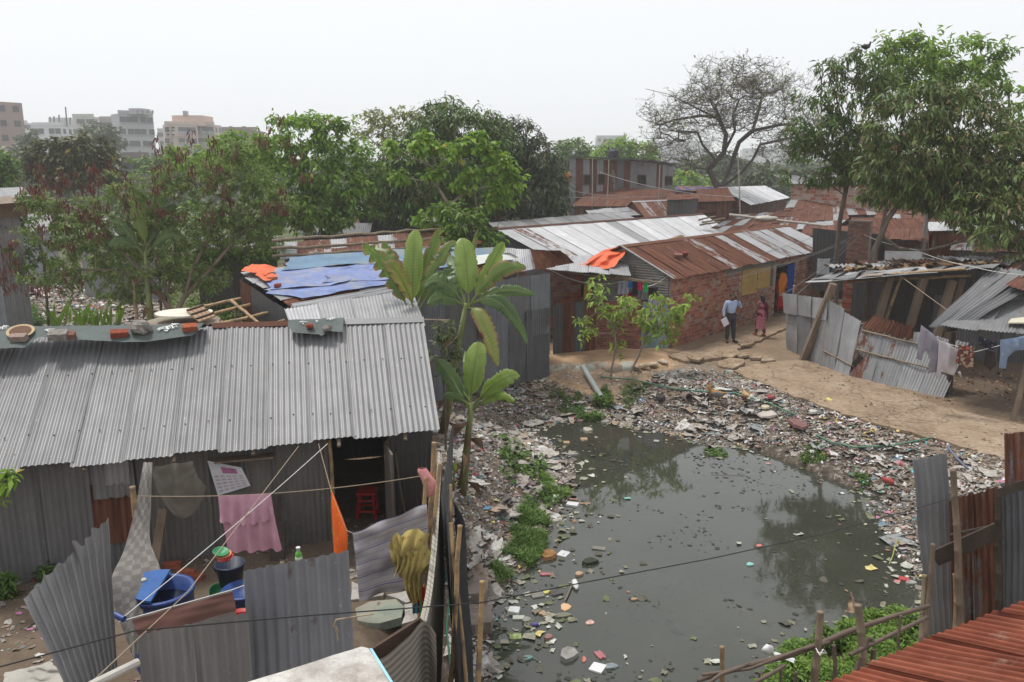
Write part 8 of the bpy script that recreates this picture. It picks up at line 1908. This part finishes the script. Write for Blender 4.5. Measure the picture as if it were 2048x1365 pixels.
wo_,T,D = person("woman in a maroon and pink patterned dress walking up the walkway",gw,.35,1.5,
 dict(anL=(.1,.14,.1),toL=(.1,.28,.05),knL=(.1,.12,.5),anR=(-.09,-.16,.1),toR=(-.1,-.04,.03),knR=(-.1,-.02,.48),wrL=(.24,.12,.9),haL=(.24,.15,.82)),t_.m,t_.m,plain("red_sandal",(.3,.05,.03),.6,.1,3,0),skirt=t_.m,hair='long',sleeves=False)
MRN = cloth("maroon_scarf",(.12,.018,.025)); part("scarf",loft([T((-.1,-.12,1.42)),T((-.24,-.1,1.2)),T((-.28,-.08,.85)),T((-.26,-.05,.6))],[T((.12,-.13,1.42)),T((-.08,-.16,1.2)),T((-.16,-.14,.85)),T((-.18,-.1,.6))],10,16,.02,2),MRN,wo_,True)
gd = VH(1553,628,WA,WB_); gd = Vector((gd.x,gd.y,.1)) + bn_ * .12
RDS = cloth("red_dress",(.4,.02,.02)); SAF = cloth("saffron_scarf",(.55,.17,.02))
w3,T,D = person("woman in red with a saffron shawl standing in the brick house doorway",gd,math.atan2(bn_.y,bn_.x) - math.pi / 2 - .4,1.62,dict(wrL=(.12,.2,1.1),haL=(.05,.24,1.1),elL=(.24,.04,1.15)),RDS,RDS,plain("brown_sandal",(.1,.05,.03)),skirt=RDS,hair='long',sleeves=True)
part("shawl",loft([T((-.14,.08,1.72)),T((-.24,.1,1.45)),T((-.27,.14,1.1)),T((-.22,.16,.75))],[T((.12,.1,1.74)),T((.16,.17,1.42)),T((.0,.22,1.1)),T((.02,.22,.78))],12,18,.03,5),SAF,w3,True)
part("hood",M().blob(T((0,-.02,1.6)),(.1,.11,.14),14,10,.05),SAF,w3,True)
# ---------------------------------------------------------------- birds
def bird(label,p,ang,L,bodym,legm,cat,tail=.5,name='bird',comb=False,tailm=None):
 o = thing(name,label,cat,p); d = Vector((math.cos(ang),math.sin(ang),0)); rt = Matrix.Rotation(ang,3, 'Z'); h = L * .45; c = Vector(p) + UP * h
 m = M().tube([c - d * L * .5 + UP * L * .12,c - d * L * .3 + UP * .03 * L,c,c + d * L * .25 + UP * L * .08,c + d * L * .38 + UP * L * .3,c + d * L * .42 + UP * L * .42,c + d * L * .5 + UP * L * .42],[.02 * L,.14 * L,.22 * L,.17 * L,.09 * L,.085 * L,.03 * L],12)
 b = part("body",m,bodym,o,True)
 part("beak",M().tube([c + d * L * .49 + UP * L * .42,c + d * L * .6 + UP * L * .39],[.03 * L,.005 * L],6),legm,o)
 part("tail",loft([c - d * L * .35 + UP * L * .1 + rt @ V(0,-.08 * L,0),c - d * L * (.5 + tail) + UP * L * .25 * tail * 2 + rt @ V(0,-.1 * L,0)],[c - d * L * .35 + UP * L * .1 + rt @ V(0,.08 * L,0),c - d * L * (.5 + tail) + UP * L * .25 * tail * 2 + rt @ V(0,.1 * L,0)],4,6,.01),tailm or bodym,o,True)
 for s in (-1,1):
  part("wing",M().blob(c - d * L * .05 + rt @ V(0,s * .18 * L,.03 * L),(.3 * L,.05 * L,.14 * L),10,7,.05,rt),tailm or bodym,o,True)
  part("leg",M().tube([c + rt @ V(0,s * .09 * L,-.15 * L),Vector(p) + rt @ V(0,s * .1 * L,0)],.02 * L,5),legm,o)
 if comb: part("comb",M().blob(c + d * L * .43 + UP * L * .53,(.08 * L,.015 * L,.05 * L),8,5,.1,rt),plain("comb_red",(.45,.02,.02)),o,True)
 return o
HENM = plain("ginger_feathers",(.33,.16,.05),.8,.4,14,.3); HORN = plain("horn",(.35,.25,.1),.6,.1,3,0); GRYF = plain("grey_feathers",(.12,.13,.14),.7,.3,10,.2)
g1 = GP(1432,812); bird("ginger hen with a dark grey tail pecking on the litter bank",g1 + UP * .05,math.pi * .9,.5,HENM,HORN, "chicken",.25, "hen",True,GRYF)
g2 = GP(1490,810); bird("pale tan hen standing upright on the litter bank",g2 + UP * .05,math.pi * .55,.36,plain("tan_feathers",(.4,.26,.14),.8,.3,14,.3),HORN, "chicken",.2, "hen",True)
bird("black crow perched on the top of the mango tree",Q(1731,106,29.2),.3,.4,plain("crow_black",(.02,.02,.022),.4,.1,5,0),plain("crow_black",(.02,.02,.022)), "crow",.45, "crow")
# ---------------------------------------------------------------- single pieces of rubbish one can point to
def surf(px,py,water=True):
 p = P(px,py,WZ)
 if water and inpoly(np.array([p.x]),np.array([p.y]),PX)[0]: return Vector((p.x,p.y,WZ)),True
 return GP(px,py),False
WHT = plain("white_foam_dirty",(0.615,0.622,0.622)); items = []
def scrap(px,py,w,h,mat,label,name,cat,rz=0,seed=0,bumpy=.05,poly=None,th=.02,lift=0.0):
 p,wet = surf(px,py); k = (p - Vector((0,0,CAMH))).length
 W_,H_ = w / F * k / 2,h / F * k / 2 / max(.45,-ray(px,py).z / ray(px,py).length); wet_ = .8 if wet else .62; W_ *= wet_ + .1 * wet; H_ *= wet_; th *= .7
 rr = random.Random(seed); m = M(); n = 14
 pts = []
 for i in range(n):
  a = 2 * math.pi * i / n; q = Vector((math.copysign(abs(math.cos(a)) ** .6,math.cos(a)),math.copysign(abs(math.sin(a)) ** .6,math.sin(a)),0)) * rr.uniform(.82,1.05)
  pts.append(q)
 if poly: pts = [Vector((x,y,0)) for x,y in poly]; n = len(pts)
 rm = Matrix.Rotation(rz,3, 'Z'); z0 = p.z + lift + (.0 if wet else .05)
 f = lambda q,z: p + rm @ Vector((q.x * W_,q.y * H_,0)) + Vector((0,0,z - p.z + bumpy * W_ * rr.uniform(-1,1)))
 b = [f(q,z0 - .01) for q in pts]; t = [f(q * .93,z0 + th) for q in pts]
 z0 -= .012 * wet; c_ = p + Vector((W_ * rr.uniform(-.3,.3),H_ * rr.uniform(-.3,.3),z0 + th * rr.uniform(.7,1.4) - p.z)); m.add(b + t + [c_],[(i,(i + 1) % n,n + (i + 1) % n,n + i) for i in range(n)] + [(n + i,n + (i + 1) % n,2 * n) for i in range(n)])
 return solo(name,m,mat,label,cat,sm=False)
SQ = [(-1,-1),(1,-1),(1.02,.9),(.95,1),(-1,.95)]
SOLE = [(-.95,0),(-.85,.7),(-.3,.75),(.2,.55),(.7,.8),(1,.3),(1,-.4),(.6,-.75),(.0,-.5),(-.5,-.75),(-.9,-.5)]
CRG = [(-1,-.4),(-.6,-1),(.3,-.8),(1,-.2),(.8,.5),(.2,1),(-.5,.7)]
OR_ = plain("orange_foam",(0.352,0.194,0.086),.9,.3,6,.5,dirt=(.2,.09,.03)); PK_ = plain("faded_pink",(0.379,0.148,0.163),.8,.2,5,.2); GB_ = plain("grey_bag",(0.28,0.273,0.259),.5,.3,8,.5,dirt=(.18,.17,.14)); TN_ = plain("tan_card",(0.364,0.248,0.162),.9,.2,5,.2); DG_ = plain("dark_green_cloth",(0.038,0.045,0.031),.9,.3,8,.4)
for a in [(1112,1000,20,9,WHT, "white foam box lid floating near the grassy bank", "foam_slab", "foam",0,SQ,.05),(1145,1010,26,10,WHT, "white foam tray floating beside the sandal and the stick", "foam_tray", "foam",-.3,SQ,.04),(1147,1000,22,6,plain("tan_sandal",(0.322,0.171,0.121)), "orange-brown sandal floating above the foam tray", "sandal", "sandal",-.2,SOLE,.03),
 (1170,1008,24,4,TN_, "thin tan plank floating right of the foam tray", "driftwood", "wood",0,SQ,.02),(1097,1113,36,22,OR_, "big lump of orange foam floating near the left shore", "foam_lump", "foam",.1,CRG,.1),(1127,1108,22,14,WHT, "bright white square sheet beside the orange foam lump", "foam_sheet", "foam",-.5,SQ,.015),
 (1198,1098,30,8,plain("grey_plank",(0.185,0.178,0.156)), "grey plank floating right of centre litter", "driftwood", "wood",-.25,SQ,.03),(1180,1126,38,14,DG_, "dark green sunken bag with a humped back", "sunken_bag", "bag",.1,CRG,.08),(1093,1150,32,9,PK_, "faded pink sandal floating below the orange foam", "sandal", "sandal",0,SOLE,.03),
 (1158,1150,20,10,TN_, "tan foam block at the top of the floating stick", "foam_block", "foam",.2,CRG,.05),(1093,1185,18,9,plain("yellow_bag",(0.524,0.488,0.149)), "small bright yellow plastic bag floating among scraps", "plastic_bag", "bag",.2,CRG,.03),(1112,1187,26,12,plain("dark_plank",(0.084,0.08,0.077)), "dark plank floating right of the yellow bag", "driftwood", "wood",.4,SQ,.03),
 (1075,1192,28,11,plain("grey_plank",(0.185,0.178,0.156)), "grey board floating left of the yellow bag", "driftwood", "wood",.3,SQ,.03),(1131,1215,26,18,plain("peach_foam",(0.583,0.381,0.216),.8,.1,4,.1), "peach coloured torn foam sheet on the water", "foam_sheet", "foam",.3,CRG,.02),(1028,1225,24,14,WHT, "white foam box floating near the lower left shore", "foam_box", "foam",-.2,SQ,.08),
 (1037,1237,26,9,plain("greenish_foam",(0.471,0.5,0.435)), "greenish white tray under the foam box", "foam_tray", "foam",0,SQ,.03),(1053,1243,22,12,plain("grey_bag",(0.28,0.273,0.259)), "grey foam rock below the greenish tray", "foam_lump", "foam",.2,CRG,.06),(1087,1229,20,14,TN_, "tan sole shaped scrap lying right of the foam box", "sandal", "sandal",-.7,SOLE,.03),
 (1125,1232,42,11,plain("murky_bag",(0.147,0.147,0.111),.5,.3,6,.4), "murky half sunken plastic bag below the peach foam", "plastic_bag", "bag",0,CRG,.03),(1180,1246,20,12,plain("red_white_wrap",(0.523,0.343,0.285),.6,.6,20,.2), "crumpled red and white wrapper on the water", "wrapper", "wrapper",-.2,CRG,.02),(1031,1274,26,13,plain("green_red_packet",(0.274,0.332,0.13),.5,.9,20,.1), "green and red printed packet at the lower left of the pond", "packet", "packet",0,SQ,.02),
 (1097,1279,19,12,plain("brown_ball",(0.224,0.13,0.109)), "round brown lump floating by the small bottle", "foam_lump", "foam",0,CRG,.08),(1200,1312,18,26,PK_, "pink flip-flop sole floating at the bottom of the pond", "sandal", "sandal",.4,SOLE,.03),(1195,1337,30,20,WHT, "curled bright white plastic sheet at the bottom of the pond", "plastic_sheet", "plastic sheet",-.5,SQ,.03),(1222,1334,34,14,plain("blue_grey_bag",(0.196,0.225,0.239),.3,.3,8,.3), "bluish clear bag right of the white sheet", "plastic_bag", "bag",0,CRG,.03),
 (1137,1312,42,30,GB_, "large crumpled grey plastic bag at the bottom of the pond", "plastic_bag", "bag",.2,CRG,.08),(1055,1318,26,11,plain("teal_plastic",(0.159,0.252,0.231)), "teal rounded plastic piece near the bottom edge", "plastic_piece", "plastic",.2,CRG,.04),(996,1340,28,12,plain("grey_plank",(0.185,0.178,0.156)), "grey log-like piece at the bottom left of the pond", "driftwood", "wood",-.3,CRG,.05),(1168,1320,10,14,plain("coral_scrap",(0.498,0.181,0.152)), "small coral red scrap left of the pink sole", "plastic_scrap", "plastic",0,CRG,.02),
 (1500,1130,18,8,plain("aqua_bag",(0.23,0.446,0.41),.5,.3,8,.3), "aqua plastic scrap floating alone in mid pond", "plastic_scrap", "plastic",0,CRG,.03),(1518,1092,14,6,plain("coral_scrap",(0.498,0.181,0.152)), "small red scrap above the aqua one in mid pond", "plastic_scrap", "plastic",0,CRG,.02),(1268,1200,16,6,TN_, "lone tan scrap right of the floating litter", "floating_scrap", "scrap",0,CRG,.03),(1808,1160,20,8,plain("red_can",(0.322,0.055,0.048)), "red packet in the scum near the tall grey sheet", "packet", "packet",-.4,SQ,.04),(1822,1167,22,9,plain("grey_bag",(0.28,0.273,0.259)), "grey bag scrap below the red packet", "plastic_bag", "bag",-.3,CRG,.04),
 (1455,952,70,4,plain("dark_plank",(0.084,0.08,0.077)), "long dark forked branch floating at the pond's far side", "branch", "branch",-.05,SQ,.02),(1775,968,20,22,plain("red_can",(0.322,0.055,0.048)), "bright red plastic scrap on the right bank", "plastic_scrap", "plastic",.5,CRG,.06),(1735,985,20,14,plain("clear_cup",(0.428,0.442,0.442),.2,.1,5,0), "round clear plastic lid on the right shore", "plastic_disc", "plastic",0,None,.03),(1658,808,14,16,plain("yellow_bag",(0.524,0.488,0.149)), "bright yellow plastic cup at the edge of the path", "plastic_cup", "cup",0,None,.1),
 (1535,835,60,34,plain("pale_sack",(0.421,0.378,0.334),.8,.25,5,.4), "large pale printed sack spread on the litter bank", "sack", "sack",-.3,CRG,.06),(1595,855,54,44,plain("maroon_net",(0.171,0.088,0.085),.9,.4,9,.5), "maroon netting cloth heaped on the litter bank", "netting", "netting",.3,CRG,.08),(1540,800,26,16,plain("dark_red_cloth",(0.243,0.041,0.052)), "dark red cloth above the pale sack", "cloth_scrap", "cloth",.3,CRG,.06),(1625,830,30,14,plain("dirty_white_cloth",(0.391,0.376,0.347)), "white crumpled bag right of the maroon netting", "plastic_bag", "bag",0,CRG,.07),(1320,800,34,24,plain("dark_rag",(0.054,0.043,0.04),.9,.3,8,.5), "dark brown rag heap on the bank below the saplings", "rag", "rag",.2,CRG,.1),(1530,822,30,16,plain("yellowish_sack",(0.449,0.398,0.276)), "yellowish flat sack beside the green hose", "sack", "sack",.2,CRG,.05),(1500,830,24,14,plain("dirty_white_cloth",(0.391,0.376,0.347)), "crumpled white bag left of the pale sack", "plastic_bag", "bag",.5,CRG,.06),
 (925,858,26,14,plain("aqua_bag",(0.23,0.446,0.41)), "turquoise plastic bag on the bank by the near roof corner", "plastic_bag", "bag",.3,CRG,.04),(1100,846,16,10,plain("orange_scrap",(0.5,0.248,0.111)), "orange scrap at the pond's far left corner", "plastic_scrap", "plastic",0,CRG,.03),(1168,880,16,8,TN_, "pale foam block at the pond's far shore", "foam_block", "foam",0,SQ,.05),(1133,887,14,7,TN_, "yellow-tan foam block left of the pale one", "foam_block", "foam",0,SQ,.05),(1058,893,14,9,WHT, "round white lid on the dark shore near the weeds", "plastic_disc", "plastic",0,None,.03),(1145,910,30,9,GB_, "long grey bag floating below the foam blocks", "plastic_bag", "bag",0,CRG,.05),(1175,862,24,16,plain("beige_bag",(0.366,0.337,0.279)), "beige knotted bag above the pale foam block", "plastic_bag", "bag",.3,CRG,.08),(1210,845,22,12,GB_, "grey bag stranded at the far shore", "plastic_bag", "bag",0,CRG,.07)]:
 px,py,w,h,mt_,lb,nm,ct,rz,pl,th = a; scrap(px,py,w,h,mt_,lb,nm,ct,rz,px,.05,pl,th)
# bottles
def bottle(px,py,L,r,dirx,mat,capm,label):
 p,wet = surf(px,py); d = Vector((math.cos(dirx),math.sin(dirx),0)); o = thing("plastic_bottle",label, "bottle",p)
 part("body",M().lathe(p + UP * r * .6 - d * L / 2,[(0,0),(r,.0),(r,L * .68),(r * .45,L * .82),(r * .4,L * .88)],12,d),mat,o,True); part("cap",M().lathe(p + UP * r * .6 + d * L * .36,[(r * .5,0),(r * .5,L * .1),(0,L * .1)],10,d),capm,o,True)
bottle(1151,1175,.26,.05,-1.5,WHT,WHT, "white plastic bottle floating upright-looking beside the stick"); bottle(1070,1252,.16,.03,.1,plain("violet_bottle",(.12,.1,.3)),WHT, "small violet and white bottle floating at the lower left"); bottle(1188,830,.22,.04,-1.3,plain("green_pet",(.02,.3,.12),.3),WHT, "green plastic bottle standing in the litter by the grey pipe")
solo("floating_stick",cane(P(1150,1158,WZ + .03),P(1129,1202,WZ + .03),.014,5),BAMBOO_OLD, "thin brown stick floating beside the white bottle", "stick"); solo("floating_stick",cane(P(1797,1078,WZ + .2),P(1778,1128,WZ),.012,5),plain("green_reed",(.3,.3,.08)), "yellow-green reed leaning out of the water at the right", "reed")
a,b = GP(1165,752) + UP * .25,GP(1202,806) + UP * .12; gpi = thing("grey_pipe", "grey plastic drain pipe sloping down onto the litter bank", "pipe",b); part("pipe_wall",M().tube([a,b],.085,16,False).tube([b,a],.075,16,False),plain("grey_pvc",(.3,.31,.3),.6,.15,4,.1),gpi,True)
p = GP(1378,808); solo("pipe_end",M().lathe(p + UP * .12,[(.13,-.25),(.13,0),(.1,0),(.1,-.2)],14,(.1,-1,.15)),plain("stained_concrete",(.23,.19,.165)), "broken concrete pipe end lying on the litter bank", "pipe",sm=True)
def gwire(pts,r): return M().tube([GP(x,y) + UP * .07 for x,y in pts],r,6)
HOSE = plain("pale_green_hose",(.09,.2,.13),.5,.2,5,0)
solo("garden_hose",gwire([(1200,762),(1260,765),(1300,775),(1350,786),(1410,790),(1470,792),(1540,815),(1590,838)],.022),HOSE, "long pale green hose winding across the litter bank", "hose",sm=True)
solo("garden_hose",gwire([(1632,878),(1660,892),(1710,902),(1780,898),(1850,885),(1898,872)],.022),HOSE, "green hose curving at the right end of the litter bank", "hose",sm=True)
solo("blue_hose",gwire([(1920,878),(1900,888),(1897,905),(1912,925),(1935,945)],.025),plain("blue_grey_hose",(.13,.15,.22),.5,.2,5,0), "blue grey hose loop near the right-hand fence", "hose",sm=True)
